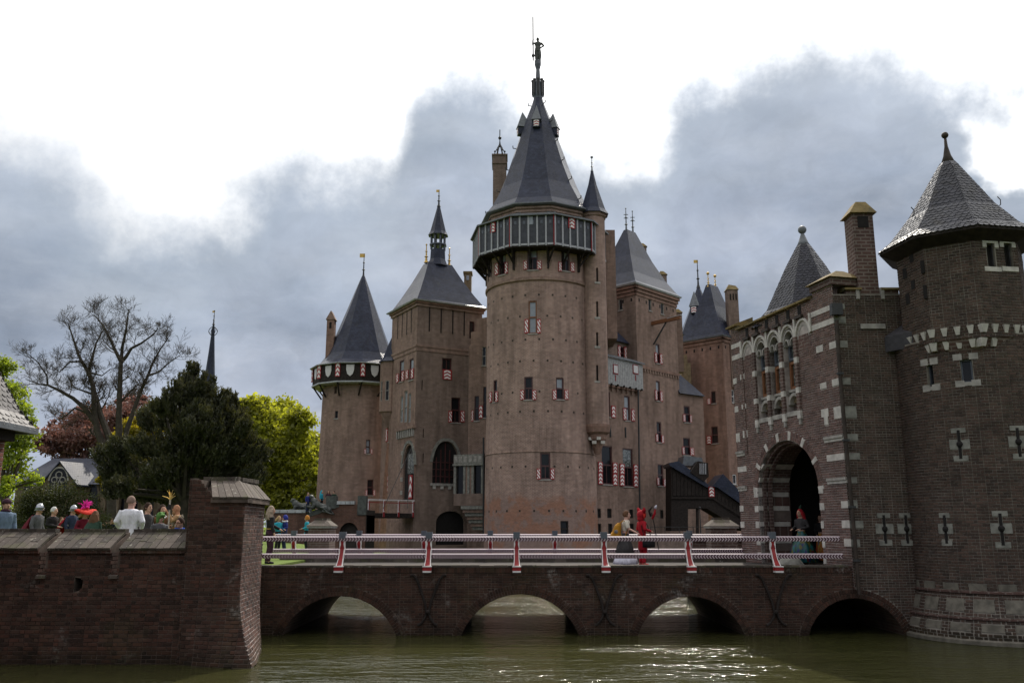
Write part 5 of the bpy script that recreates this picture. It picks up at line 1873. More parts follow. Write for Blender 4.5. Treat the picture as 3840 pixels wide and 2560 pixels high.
# crown and column that carry the figure
cr = MB()
cr.lathe((MC[0], MC[1], 0), [(.42, 43.9), (.52, 44.5), (.5, 44.9), (.46, 45.8), (.3, 45.9), (.27, 46.0), (.2, 47.3), (.34, 47.8), (.34, 48.2), (.15, 48.2)], 8, PI / 8)
crown_ = cr.build('spire_crown', 'paint_slate', great)
for k in range(8):
    a = k * PI / 4
    m = MB(); m.lathe((MC[0] + .52 * math.cos(a), MC[1] + .52 * math.sin(a), 0), [(.04, 44.3), (.11, 44.6), (.11, 45.9), (.15, 45.95), (.15, 46.1), (.06, 46.1)], 6); m.build('bartizan', 'iron', crown_)
for k in range(26):
    z = 32.4 + k * .44
    f = next((i for i in range(len(rp) - 1) if rp[i][1] <= z <= rp[i + 1][1]), len(rp) - 2)
    t = (z - rp[f][1]) / (rp[f + 1][1] - rp[f][1])
    R = rp[f][0] + (rp[f + 1][0] - rp[f][0]) * t
    if k % 5 == 0:
        for kk in (7, 1):
            a = RD + 2 * PI * kk / ND
            m = MB(); m.tube([(MC[0] + R * math.cos(a), MC[1] + R * math.sin(a), z), (MC[0] + (R + .3) * math.cos(a), MC[1] + (R + .3) * math.sin(a), z + .05), (MC[0] + (R + .32) * math.cos(a), MC[1] + (R + .32) * math.sin(a), z + .3)], .05, 5); m.build('roof_hook', 'iron', mroof)
# chimney with iron crown
c0, c1 = atY(1849, 640, 82.5), atY(1899, 640, 82.5)
chz = atY(1872, 590, 82.5).z
m = MB(); m.box(c0.x, c1.x, 82.0, 83.6, 30.0, chz); ch = m.build('chimney', 'brick_castle_grey', great)
m = MB(); m.box(c0.x - .1, c1.x + .1, 81.9, 83.7, chz - .9, chz - .75); m.box(c0.x - .12, c1.x + .12, 81.9, 83.7, chz, chz + .12); m.build('chimney_band', 'brick_castle_grey', ch)
m = MB()
cx, cy = (c0.x + c1.x) / 2, 82.8
for k in range(6):
    a = k * PI / 3
    m.tube([(cx + .55 * math.cos(a), cy + .5 * math.sin(a), chz + .1), (cx + .5 * math.cos(a), cy + .5 * math.sin(a), chz + .6), (cx + .05 * math.cos(a), cy, chz + 1.5), (cx, cy, chz + 1.9)], .045, 5)
    m.ball((cx + .5 * math.cos(a), cy + .5 * math.sin(a), chz + .75), .1, n=6, m=5)
m.tube([(cx, cy, chz + 1.2), (cx, cy, chz + 3.1)], .05, 5); m.ball((cx, cy, chz + 2.2), .17); m.build('iron_crown', 'iron', ch)
# stair turret on the right flank
tc = atY(2231, 1200, 77.6)
STC = (tc.x, 77.6)
SR = 1.08
stair = Cyl(STC, SR)
ct = lambda y: atY(2231, y, 76.6).z
for y0, y1 in ((1004, 1056), (1130, 1188), (1246, 1297), (1369, 1427)):
    add_loop(stair, 2236, y0, 2244, y1)
    b = stair.r(2230, y1, 2250, y1 + 8)
    slab(stair, 'sill', b[0], b[1], b[2], b[3], -.1, .06, 'stone_pale', great)
finish(stair, great, 'stair_turret', rect(-SR * 2.4, SR * 2.4, ct(1592), ct(792)), 'brick_main_tower', reveal=.2, step=.2)
m = MB()
zc0, zc1 = ct(1592), ct(1700)
m.lathe((STC[0], STC[1], 0), [(.25, zc1), (.45, zc1 + .7), (.5, zc1 + 1.0), (.8, zc1 + 1.3), (.85, zc1 + 1.7), (1.1, zc1 + 1.9), (1.2, zc0 - .1), (1.2, zc0 + .08), (1.0, zc0 + .1)], 16)
tcb = m.build('turret_corbel', 'brick_castle_red', great)
for k in range(4):
    a = rad(-150 + k * 32)
    m = MB(); m.obox((STC[0] + .72 * math.cos(a), STC[1] + .72 * math.sin(a), zc1 + 1.35 - (k % 2) * .35), (.18, 0, 0), (0, .18, 0), (0, 0, .13)); m.build('corbel_stone', 'stone_white', tcb)
tz = ct(792)
band(great, STC, 1.0, 1.28, tz - .55, tz - .05, 8, PI / 8, 'brick_castle')
ap = atY(2209, 640, 77.6)
spire(STC, [(1.5, tz - .08), (1.2, tz + .4), (.85, tz + 1.5), (.42, tz + 2.9), (.1, ap.z)], 8, PI / 8, 'slate_castle', great, 'turret_roof')
finial(STC, ap.z - .1, atY(2209, 590, 77.6).z, great, .07, .13, None, 'lead')
# the flank piece behind the gallery, with its own shed end
m = MB(); a, b = atY(2268, 900, 80.5), atY(2304, 900, 80.5)
m.box(a.x, b.x, 80, 84, 20, atY(2285, 862, 80.0).z); m.build('flank_wall', 'brick_castle', great)
# ------------------------------------------------------------------ left round tower
LC = (-17.0, 97.0)
LR = 3.98
ltow = thing('round_tower', 'round brick corner tower with painted shield frieze and blue slate cone', 'tower', (LC[0], LC[1], 0))
WL = Cyl(LC, LR, lambda v: LR + max(0, (17 - v)) * .018)
add_loop(WL, 1253, 1448, 1263, 1475)
add_win(WL, 1255, 1540, 1267, 1568, frame='timber_dark', split=0)
add_win(WL, 1372, 1648, 1388, 1700, [(1365, 1683, 1372, 1701), (1389, 1683, 1396, 1701)], pane='glass_pale')
add_win(WL, 1377, 1797, 1400, 1856, [(1369, 1836, 1377, 1858), (1398, 1836, 1406, 1858)])
finish(WL, ltow, 'shaft', rect(-LR * 2.2, LR * 2.2, -.3, 18.0), 'brick_castle', step=.4, smooth=False)
NL, RLt = 12, rad(-90 + 13)
m = MB(); m.loft([ring(LC, 4.9, 17.9, NL, RLt), ring(LC, 5.12, 18.0, NL, RLt), ring(LC, 5.12, 20.0, NL, RLt), ring(LC, 4.9, 20.05, NL, RLt)]); fr_ = m.build('frieze', 'timber_black', ltow)
band(ltow, LC, 4.9, 5.22, 17.8, 18.02, NL, RLt, 'lead_bright', 'frieze_ledge')
for k, W in enumerate(poly_walls(ltow, LC, 5.13, NL, RLt, 18, 20, None)):
    mid = W.map(W.L / 2, 19)
    if mid.y > LC[1] + 1:
        continue
    uc = W.L / 2
    m = MB()
    w = .42
    pts = [(uc - w, 19.75), (uc - w, 19.2), (uc - w * .7, 18.75), (uc, 18.5), (uc + w * .7, 18.75), (uc + w, 19.2), (uc + w, 19.75)]
    m.poly([W.map(u, v, .06) for u, v in pts])
    for i in range(7):
        p, q = pts[i], pts[(i + 1) % 7]
        m.poly([W.map(*p, .06), W.map(*p, 0), W.map(*q, 0), W.map(*q, .06)])
    m.build('shield', 'paint_white', fr_)
    shutter(W, fr_, -.26, .26, 18.45, 19.95, 'chevron')
    if k % 1 == 0:
        bk = MB(); bk.bar(W.map(0, 17.9, -.1), W.map(0, 16.6, -1.1), .14); bk.bar(W.map(0, 17.85, 0), W.map(0, 17.85, -1.1), .14); bk.build('bracket', 'timber_black', ltow)
lp_ = [(5.45, 19.95), (4.4, 20.55), (3.75, 21.5), (2.75, 24.0), (1.7, 26.8), (.75, 29.4), (.18, 30.9)]
spire(LC, lp_, NL, RLt, 'slate_castle', ltow)
band(ltow, LC, 5.0, 5.5, 19.86, 19.97, NL, RLt, 'lead_bright', 'eave')
finial(LC, 30.7, 33.6, ltow, .1, None, .5)
a, b = atY(1226, 1250, 95.5), atY(1254, 1250, 95.5)
zt_ = atY(1240, 1200, 95.5).z
m = MB(); m.box(a.x, b.x, 95.2, 96.2, 19.8, zt_); ch = m.build('chimney', 'brick_castle_red', ltow)
m = MB(); m.hexa([Vector((a.x - .12, 95.1, zt_)), Vector((b.x + .12, 95.1, zt_)), Vector((b.x + .12, 96.3, zt_)), Vector((a.x - .12, 96.3, zt_))], [Vector(((a.x + b.x) / 2 - .04, 95.2, zt_ + 1)), Vector(((a.x + b.x) / 2 + .04, 95.2, zt_ + 1)), Vector(((a.x + b.x) / 2 + .04, 96.2, zt_ + 1)), Vector(((a.x + b.x) / 2 - .04, 96.2, zt_ + 1))])
m.build('chimney_gable', 'brick_castle', ch)
m = MB(); m.box((a.x + b.x) / 2 - .12, (a.x + b.x) / 2 + .12, 95.18, 95.22, zt_ - 1, zt_ - .3); m.build('flue_slot', 'dark_inside', ch)

# ------------------------------------------------------------------ square gate tower with fleche
sq = thing('square_tower', 'square brick entrance tower with hipped slate roof and slender fleche', 'tower', (-8.5, 90, 0))
K = Vector((-9.42, 85.35, 0))
RDIR, LDIR = Vector((.866, .5, 0)), Vector((-.5, .866, 0))
SW = 7.3
pr = K + RDIR * SW
pl = K + LDIR * 6.6
WR_ = Plane(K[:2], pr[:2])
WL_ = Plane(pl[:2], K[:2])
ZE = 25.15
add_win(WR_, 1658, 1343, 1694, 1388, pane='dark_inside', split=0, sill=False)
b = WR_.r(1659, 1386, 1693, 1423)
add_win(WR_, 1692, 1490, 1726, 1584, [(1681, 1540, 1694, 1583), (1726, 1540, 1741, 1582)])
add_win(WR_, 1760, 1205, 1780, 1270, pane='glass', split=0, sill=False)
add_loop(WR_, 1581, 1425, 1585, 1462); add_loop(WR_, 1586, 1607, 1590, 1640); add_loop(WR_, 1585, 1700, 1589, 1735)
ba = WR_.r(1622, 1655, 1722, 1812)
ga = pointed(ba[0], ba[1], ba[2], ba[2] + (ba[3] - ba[2]) * .5, ba[3])
WR_.holes.append(ga)
lo = WR_.r(1635, 1915, 1742, 2010)
la = rounded(lo[0], lo[1], lo[2] - .8, lo[2] + (lo[3] - lo[2]) * .55, lo[3])
WR_.holes.append(la)
finish(WR_, sq, 'wall', rect(0, SW, -.3, ZE), 'brick_castle_grey', reveal=.25)
shutter(WR_, sq, *b, 'chevron')
for hole, dd in ((ga, -.245), (la, -.245)):
    m = MB(); m.poly([WR_.map(*p, dd) for p in hole]); m.build('opening', 'dark_inside', sq)
arch_ring(WR_, ba[0] - .3, ba[1] + .3, ba[2] + (ba[3] - ba[2]) * .5, ba[3] + .34, .3, -.1, .06, 'stone_shade', sq, shape=pointed, name='window_arch')
for i in range(1, 6):
    u = ba[0] + (ba[1] - ba[0]) * i / 6
    slab(WR_, 'mullion', u - .05, u + .05, ba[2], ba[3] - abs(i - 3) * .75 - .05, -.24, -.16, 'paint_maroon', sq)
for i in range(1, 4):
    v = ba[2] + (ba[3] - ba[2]) * .5 * i / 3
    slab(WR_, 'transom', ba[0], ba[1], v - .04, v + .04, -.235, -.165, 'paint_maroon', sq)
slab(WR_, 'sill', ba[0] - .2, ba[1] + .2, ba[2] - .25, ba[2], -.1, .15, 'stone_pale', sq)
for i in range(4):
    u = ba[0] + .2 + i * (ba[1] - ba[0] - .4) / 3
    slab(WR_, 'corbel', u - .15, u + .15, ba[2] - .55, ba[2] - .25, -.1, .12, 'stone_white', sq)
# left face towards the drawbridge
add_win(WL_, 1498, 1352, 1514, 1430, [(1488, 1402, 1497, 1434), (1508, 1392, 1517, 1428)], pane2='glass_pale')
add_win(WL_, 1535, 1345, 1550, 1424, [(1524, 1388, 1533, 1421), (1543, 1382, 1553, 1418)], pane2='glass_pale')
for x0, x1, y0 in ((1501, 1511, 1486), (1515, 1527, 1465), (1531, 1540, 1475)):
    add_win(WL_, x0, y0, x1, 1583, split=.5, frame='stone_pale', mull=False, sill=False, pane='glass_pale')
db = WL_.r(1512, 1668, 1553, 1872)
da = pointed(db[0], db[1], db[2], db[2] + (db[3] - db[2]) * .62, db[3])
WL_.holes.append(da)
finish(WL_, sq, 'wall', rect(0, 6.6, -.3, ZE), 'brick_castle', reveal=.2)
m = MB(); m.poly([WL_.map(*p, -.195) for p in da]); m.build('opening', 'dark_inside', sq)
arch_ring(WL_, db[0] - .5, db[1] + .3, db[2] + (db[3] - db[2]) * .62, db[3] + .45, .3, -.1, .08, 'stone_shade', sq, shape=pointed, name='door_arch')
for v in [db[2] + .5 + i * 1.3 for i in range(4)]:
    slab(WL_, 'quoin', db[0] - .6, db[0] - .02, v, v + .4, -.1, .05, 'stone_pale', sq)
mm = WL_.r(1525, 1700, 1548, 1775)
slab(WL_, 'painted_tympanum', mm[0], mm[1], mm[2], mm[3], -.19, -.12, 'glass_leaded', sq)
ml = WL_.r(1535, 1780, 1548, 1870)
shutter(WL_, sq, ml[0], ml[1], ml[2], ml[3], 'chevron')
ct0 = WL_.r(1492, 1612, 1556, 1640)
for i in range(8):
    u = ct0[0] + (ct0[1] - ct0[0]) * (i + .5) / 8
    slab(WL_, 'corbel', u - .1, u + .1, ct0[2], ct0[3], -.1, .25, 'stone_pale', sq)
slab(WL_, 'corbel_table', ct0[0] - .1, ct0[1] + .1, ct0[3], ct0[3] + .35, -.1, .3, 'brick_castle', sq)
# cornices, belt course, slot panels
for W, L in ((WR_, SW), (WL_, 6.6)):
    slab(W, 'belt_course', -.05, L + .05, 20.35, 20.6, -.1, .12, 'brick_castle', sq)
    slab(W, 'belt_course', -.05, L + .05, 19.95, 20.35, -.1, .06, 'brick_castle', sq)
    slab(W, 'cornice', -.15, L + .15, 24.5, 24.75, -.1, .14, 'brick_castle', sq)
    slab(W, 'cornice', -.25, L + .25, 24.78, 25.1, -.1, .26, 'brick_castle_red', sq)
    for i in range(1, 5):
        u = L * i / 5.6 + (0.0 if W is WR_ else .4)
        slab(W, 'panel_slot', u - .07, u + .07, 22.0, 24.5, -.1, .02, 'timber_black', sq)  # raised black strip, shade of the recess put into its colour
bp = [K, pr, pr + LDIR * 6.6, pl]
m = MB()
m.poly([(bp[1].x, bp[1].y, -.3), (bp[2].x, bp[2].y, -.3), (bp[2].x, bp[2].y, ZE), (bp[1].x, bp[1].y, ZE)])
m.poly([(bp[2].x, bp[2].y, -.3), (bp[3].x, bp[3].y, -.3), (bp[3].x, bp[3].y, ZE), (bp[2].x, bp[2].y, ZE)])
m.build('back_wall', 'brick_castle', sq)
ctr = (bp[0] + bp[2]) / 2
def hip_roof(T, pts, zs_, fr, ridge_dir, ridge_len, name='roof', material='slate_castle'):
    """hipped roof: ring i is the base shrunk by fr[i] towards a short ridge"""
    c = sum(pts, Vector()) / len(pts)
    d = Vector(ridge_dir).normalized()
    rings = []
    for z, f in zip(zs_, fr):
        r_ = []
        for p in pts:
            q = p - c
            top = d * (ridge_len / 2 * (1 if q.dot(d) > 0 else -1))
            e = q * f + top * (1 - f)
            r_.append(Vector((c.x + e.x, c.y + e.y, z)))
        rings.append(r_)
    m = MB(); m.loft(rings); return m.build(name, material, T)
sroof = hip_roof(sq, bp, [25.05, 25.35, 26.6, 28.2, 30.15], [1.14, 1.02, .78, .5, .2], RDIR, 1.6)
m = MB(); m.loft([[ctr + (p - ctr) * 1.13 + Vector((0, 0, 24.98)) for p in bp], [ctr + (p - ctr) * 1.15 + Vector((0, 0, 25.1)) for p in bp]]); m.build('eave', 'lead_bright', sq)
FC = (ctr.x, ctr.y)
zf = lambda y: atY(1647, y, ctr.y).z
spire(FC, [(1.15, zf(1000)), (.85, zf(975)), (.8, zf(938))], 8, PI / 8, 'slate_castle', sq, 'fleche_base')
for k in range(8):
    a = PI / 8 + k * PI / 4
    m = MB(); m.tube([(FC[0] + .75 * math.cos(a), FC[1] + .75 * math.sin(a), zf(938)), (FC[0] + .75 * math.cos(a), FC[1] + .75 * math.sin(a), zf(880))], .11, 5); m.build('fleche_post', 'paint_slate', sq)
band(sq, FC, .7, .95, zf(925), zf(918), 8, PI / 8, 'paint_slate', 'fleche_rail')
spire(FC, [(1.12, zf(885)), (.9, zf(872)), (.5, zf(820)), (.12, zf(770))], 8, PI / 8, 'slate_castle', sq, 'fleche_spire')
finial(FC, zf(775), zf(712), sq, .1, None, .3)
for s in (-1, 1):
    p = ctr + RDIR * (s * 1.35)
    finial((p.x, p.y), zf(992), zf(925), sq, .12, .1, None, 'gilt')
# chimney behind
a, b = atY(1741, 1060, 93), atY(1768, 1060, 93)
m = MB(); m.box(a.x, b.x, 92.5, 93.6, 25, atY(1755, 1030, 93).z); ch = m.build('chimney', 'ochre_band', sq)
m = MB(); m.box(a.x - .1, b.x + .1, 92.4, 93.7, atY(1755, 1030, 93).z, atY(1755, 1024, 93).z + .05); m.build('chimney_cap', 'stone_lichen', ch)
m = MB(); m.box((a.x + b.x) / 2 - .15, (a.x + b.x) / 2 + .15, 92.45, 92.5, atY(1755, 1055, 93).z, atY(1755, 1038, 93).z); m.build('flue_slot', 'glass_pale', ch)
# bay turret left of the entrance face
bt = thing('bay_turret', 'narrow polygonal brick bay turret between round tower and square tower', 'turret', (-13.2, 92, 0))
tcn = atY(1463, 1450, 91.0)
BC = (tcn.x, 91.6)
zq = lambda y: atY(1463, y, 90.4).z
BWs = poly_walls(bt, BC, 1.15, 8, rad(-90 + 10), 0, 0, None)
for k, W in enumerate(BWs):
    if k in (7, 6):
        u = W.L / 2
        W.holes.append(rect(u - .2, u + .2, zq(1500), zq(1425))); W.wins.append((u - .2, u + .2, zq(1500), zq(1425), [], dict(split=.5, mull=False, frame='stone_pale', sill=False)))
    finish(W, bt, 'wall', rect(0, W.L, zq(1535), zq(1352)), 'brick_castle', reveal=.15)
m = MB(); m.lathe((BC[0], BC[1], 0), [(.3, zq(1600)), (.7, zq(1570)), (1.0, zq(1545)), (1.2, zq(1540)), (1.2, zq(1534))], 8, rad(-80)); m.build('corbel', 'brick_castle', bt)
spire(BC, [(1.4, zq(1352)), (.9, zq(1335)), (.3, zq(1275)), (.05, zq(1255))], 8, rad(-80), 'slate_castle', bt)
# wall below the turret, down to the water
lw = Plane((BC[0] - 1.0, 92.6), (pl.x + .3, 91.0))
add_win(lw, 1457, 1575, 1472, 1655, [(1449, 1606, 1455, 1656), (1467, 1602, 1474, 1652)])
add_win(lw, 1462, 1730, 1474, 1845, [(1455, 1778, 1460, 1845), (1468, 1775, 1474, 1845)])
finish(lw, bt, 'curtain_wall', rect(0, lw.L, -.3, zq(1540)), 'brick_castle', reveal=.2)

# ------------------------------------------------------------------ block between the towers, with stone balcony bay
lk = thing('link_wing', 'narrow brick wing with stone balcony between square tower and great tower', 'building', (-1.5, 87, 0))
WK = Plane((-4.4, 87.9), (2.2, 85.9))
zk = lambda x, y: WK.px(x, y)[1]
add_win(WK, 1779, 1484, 1797, 1577, [(1769, 1538, 1776, 1580)])
add_win(WK, 1812, 1450, 1824, 1566, [(1797, 1520, 1811, 1568)], style='chevron')
add_win(WK, 1808, 1300, 1822, 1370, frame='stone_pale')
k0 = WK.px(1755, 1300)[0]
finish(WK, lk, 'wall', [(0, -.3), (WK.L, -.3), (WK.L, zk(1815, 1175)), (k0 + .9, zk(1790, 1195)), (k0 + .9, zk(1790, 1240)), (k0 + .3, zk(1775, 1245)), (k0 + .3, zk(1770, 1290)), (0, zk(1765, 1300))], 'brick_castle', reveal=.2)
shutter(WK, lk, *WK.r(1809, 1741, 1823, 1773), 'chevron'); shutter(WK, lk, *WK.r(1809, 1776, 1823, 1824), 'chevron')
# balcony bay
A0, A1 = atY(1702, 1800, 85.2), atY(1812, 1800, 84.6)
BP = Plane((A0.x, 85.6), (A1.x, 84.4))
vb = lambda y: BP.px(1757, y)[1]
slab(BP, 'balcony_parapet', 0, BP.L, vb(1738), vb(1703), -2.5, .15, 'stone_shade', lk)
for i in range(6):
    u = BP.L * (i + .5) / 6
    slab(BP, 'parapet_panel', u - .16, u + .16, vb(1733), vb(1710), .1, .19, 'stone_pale', lk)
slab(BP, 'balcony_ledge', -.1, BP.L + .1, vb(1745), vb(1738), -2.4, .22, 'stone_shade', lk)
slab(BP, 'bay_core', .1, BP.L - .1, vb(1850), vb(1745), -2.6, -.25, 'glass', lk)
for u in (.08, BP.L * .36, BP.L * .5, BP.L * .64, BP.L - .08):
    slab(BP, 'bay_pillar', u - .12, u + .12, vb(1850), vb(1745), -.5, .05, 'stone_shade', lk)
slab(BP, 'bay_pillar', BP.L * .36, BP.L * .6, vb(1850), vb(1745), -.5, -.02, 'brick_castle', lk)
slab(BP, 'bay_apron', 0, BP.L, vb(1895), vb(1850), -2.4, .08, 'brick_castle_grey', lk)
for i in range(7):
    f = i / 7
    slab(BP, 'bay_corbel', BP.L * .25 + f * .9, BP.L - f * .35, vb(1895 + (i + 1) * 13), vb(1895 + i * 13), -2.3, .05 - f * 1.2, ('stone_shade', 'brick_castle')[i % 2], lk)
lkb = MB(); lkb.box(-4.2, 2.0, 88.5, 96, -.3, 22); lkb.build('rear_block', 'brick_castle_grey', lk)
m = MB(); q = [atY(1813, y, 84.2) for y in (1640, 1700, 1850, 2010)]; m.tube(q, .09, 6); m.build('drainpipe', 'iron', lk)
# ------------------------------------------------------------------ residence wing and square tower on the right
D1 = Vector((.687, .726, 0)).normalized()
D2 = Vector((-.726, .687, 0)).normalized()
K2 = Vector((12.36, 85.28, 0))
P0 = K2 - D1 * 7.2
wing = thing('residence_wing', 'brick residence wing with grey timber gallery right of the great tower', 'building', (10, 83, 0))
WW = Plane(P0[:2], K2[:2])
zw = lambda x, y: WW.px(x, y)[1]
add_win(WW, 2266, 1468, 2288, 1562, [(2291, 1521, 2306, 1566)], style='chevron', pane='glass_pale', mull=False)
add_win(WW, 2341, 1484, 2362, 1576, [(2335, 1530, 2346, 1574), (2366, 1534, 2378, 1579)], pane='glass_pale', mull=False)
add_win(WW, 2257, 1671, 2296, 1815, [(2241, 1731, 2258, 1770), (2241, 1771, 2258, 1815), (2296, 1734, 2313, 1774), (2296, 1775, 2313, 1819)], style='chevron')
add_win(WW, 2336, 1681, 2374, 1823, [(2322, 1738, 2340, 1777), (2322, 1778, 2340, 1821), (2374, 1741, 2391, 1780), (2374, 1781, 2391, 1825)], style='chevron', pane2='glass_leaded')
for x0, x1, y0, y1 in ((2238, 2254, 1906, 1941), (2277, 2294, 1906, 1941), (2360, 2375, 1909, 1942), (2238, 2255, 1962, 2010), (2352, 2378, 1962, 2010), (2281, 2297, 1962, 2008)):
    add_win(WW, x0, y0, x1, y1, split=0, sill=False, mull=False, frame='timber_black', pane='dark_inside')
for x0, y0, x1, y1 in ((2286, 1594, 2289, 1638), (2343, 1602, 2346, 1640)):
    b = WW.r(x0, y0, x1, y1); slab(WW, 'wall_anchor', b[0], b[1], b[2], b[3], 0, .1, 'iron', wing)
zt0 = zw(2395, 1462)
finish(WW, wing, 'wall', rect(0, WW.L, -.3, zt0), 'brick_castle', reveal=.2)
for i in range(9):
    u = WW.L * (i + .5) / 9
    slab(WW, 'corbel_arch', u - .28, u + .28, zt0 - .25, zt0, -.1, .3, 'brick_castle_red', wing)
    slab(WW, 'corbel', u - .08, u + .08, zt0 - .6, zt0 - .25, -.1, .2, 'brick_castle', wing)
# grey plank gallery
gz0, gz1 = zt0, zw(2395, 1368)
n = 26
gpn = slab(WW, 'gallery_wall', 0.3, WW.L + .35, gz0, gz1, -.2, .33, 'timber_grey', wing)
for i in range(n):
    u0 = .3 + (WW.L + .05) * i / n
    slab(WW, 'plank', u0 + .012, u0 + (WW.L + .05) / n - .012, gz0 - .04, gz1, .33, .365, 'timber_grey', gpn)
for x0, x1 in ((2289, 2303), (2363, 2379)):
    b = WW.r(x0, 1372, x1, 1400)
    slab(WW, 'hatch_frame', b[0] - .1, b[1] + .1, b[2] - .12, b[3] + .1, .365, .40, 'paint_red', gpn)
    slab(WW, 'hatch', b[0], b[1], b[2], b[3], .40, .43, 'paint_white', gpn)
    slab(WW, 'painted_drop', (b[0] + b[1]) / 2 - .07, (b[0] + b[1]) / 2 + .07, b[2] - .75, b[2] - .2, .365, .385, 'paint_red', gpn)
for i in range(8):
    u = .4 + WW.L * i / 7.4
    slab(WW, 'joist_end', u - .07, u + .07, gz0 - .12, gz0 + .06, .0, .5, 'timber_black', gpn)
m = MB()
m.hexa([WW.map(.1, gz1, .55), WW.map(WW.L + .5, gz1, .55), WW.map(WW.L + .3, gz1 + .35, -.6), WW.map(.1, gz1 + .35, -.6)], [WW.map(.1, gz1 + .12, .55), WW.map(WW.L + .5, gz1 + .12, .55), WW.map(WW.L + .3, gz1 + .6, -.6), WW.map(.1, gz1 + .6, -.6)])
m.build('gallery_roof', 'lead', wing)
# set-back storey with red shutters and dark roof
WS = Plane((P0 + D2 * 1.2)[:2], (K2 + D2 * 1.2)[:2])
add_win(WS, 2325, 1300, 2340, 1348, [(2316, 1295, 2325, 1344), (2339, 1301, 2348, 1350)])
z0_, z1_ = gz1, WS.px(2340, 1288)[1]
finish(WS, wing, 'attic_wall', rect(0, WS.L, gz1, z1_), 'brick_castle_grey', reveal=.18)
m = MB()
zr = z1_ + 5.4
m.hexa([WS.map(-.2, z1_, .35), WS.map(WS.L, z1_, .35), WS.map(WS.L, z1_, -5), WS.map(-.2, z1_, -5)], [WS.map(-.2, zr, -3.2), WS.map(WS.L - 4.2, zr, -3.2), WS.map(WS.L - 4.2, zr, -3.8), WS.map(-.2, zr, -3.8)])
m.build('roof', 'slate_castle', wing)
dp = MB(); q = [atY(2393 + k * 2, 1462 + k * 136, 84.6) for k in range(5)]; dp.tube(q, .08, 6); dp.build('drainpipe', 'iron', wing)
m = MB(); m.hexa([WW.map(0, -.3, -.6), WW.map(WW.L, -.3, -.6), WW.map(WW.L, -.3, -8), WW.map(0, -.3, -8)], [WW.map(0, zt0, -.6), WW.map(WW.L, zt0, -.6), WW.map(WW.L, zt0, -8), WW.map(0, zt0, -8)]); m.build('rear_block', 'brick_castle_grey', wing)

et = thing('square_tower', 'square brick tower with hoist beam and pale-lit hipped slate roof right of great tower', 'tower', (14, 88, 0))
K2e = K2
EL, ER = 6.2, 7.35
WE = Plane(K2e[:2], (K2e + D1 * ER)[:2])
WEl = Plane((K2e + D2 * EL)[:2], K2e[:2])
EZ_ = 26.9
add_win(WE, 2432, 1121, 2443, 1165, split=0, frame='stone_pale', mull=False)
add_win(WE, 2478, 1137, 2490, 1178, split=0, frame='stone_pale', mull=False)
for y0, ym, y1, x0, x1 in ((1290, 1325, 1362, 2459, 2474), (1428, 1465, 1502, 2460, 2475), (1581, 1630, 1658, 2463, 2480), (1740, 1793, 1821, 2467, 2487)):
    add_win(WE, x0, y0, x1, y1, [(x0 - 5, ym - 3, x0 + 3, y1 - 3), (x1 - 1, ym + 2, x1 + 8, y1 + 3)], mull=False, pane2='glass_pale' if y0 < 1500 else 'glass')
add_win(WE, 2476, 1911, 2488, 1943, split=0, frame='timber_black', sill=False, pane='dark_inside')
add_win(WEl, 2319, 1120, 2335, 1163, split=0, frame='stone_pale')
finish(WE, et, 'wall', rect(0, ER, -.3, EZ_), 'brick_castle', reveal=.18)
finish(WEl, et, 'wall', rect(0, EL, 10, EZ_), 'brick_castle_grey', reveal=.18)
ep = [K2e, K2e + D1 * ER, K2e + D1 * ER + D2 * EL, K2e + D2 * EL]
m = MB()
m.poly([(ep[1].x, ep[1].y, -.3), (ep[2].x, ep[2].y, -.3), (ep[2].x, ep[2].y, EZ_), (ep[1].x, ep[1].y, EZ_)])
m.poly([(ep[2].x, ep[2].y, -.3), (ep[3].x, ep[3].y, -.3), (ep[3].x, ep[3].y, EZ_), (ep[2].x, ep[2].y, EZ_)])
m.build('back_wall', 'brick_castle', et)
for W, L in ((WE, ER), (WEl, EL)):
    for z, o in ((25.6, .08), (25.95, .18), (26.3, .3)):
        slab(W, 'cornice', -o, L + o, z, z + .28, -.1, o, 'brick_castle_red', et)
    for i in range(6):
        u = L * (i + .5) / 6
        slab(W, 'putlog_hole', u - .1, u + .1, 25.0, 25.35, -.1, .006, 'dark_inside', et)
zb_ = WE.px(2400, 1372)[1]
slab(WE, 'belt_course', 0, ER, zb_ - .2, zb_ + .1, -.1, .12, 'brick_castle_red', et)
for i in range(16):
    slab(WE, 'dentil', ER * i / 16 + .1, ER * (i + .5) / 16 + .1, zb_ - .5, zb_ - .2, -.1, .1, 'brick_castle', et)
hip_roof(et, ep, [26.75, 27.1, 28.4, 30.6, 33.9], [1.13, 1.03, .78, .46, .07], D1, 1.1)
ec = sum(ep, Vector()) / 4
m = MB(); m.loft([[ec + (p - ec) * 1.12 + Vector((0, 0, 26.62)) for p in ep], [ec + (p - ec) * 1.145 + Vector((0, 0, 26.78)) for p in ep]]); m.build('eave', 'lead_bright', et)
for s in (-1, 1):
    p = ec + D1 * (s * .6)
    zz = atY(2343, 860, ec.y).z
    f = finial((p.x, p.y), zz - .5, zz + 2.2, et, .1, .08, None, 'lead')
    m = MB()
    for h_ in (1.1, 1.5):
        m.bar((p.x - .24, p.y, zz + h_), (p.x + .24, p.y, zz + h_), .06); m.bar((p.x, p.y - .24, zz + h_), (p.x, p.y + .24, zz + h_), .06)
    m.build('finial_cross', 'lead', f)
m = MB(); a = WE.px(2445, 1213); hb = WE.map(a[0], a[1], 0)
m.bar(hb, hb + WE.N * 3.4 + Vector((0, 0, .1)), .3, .35); bm_ = m.build('hoist_beam', 'timber_orange', et)
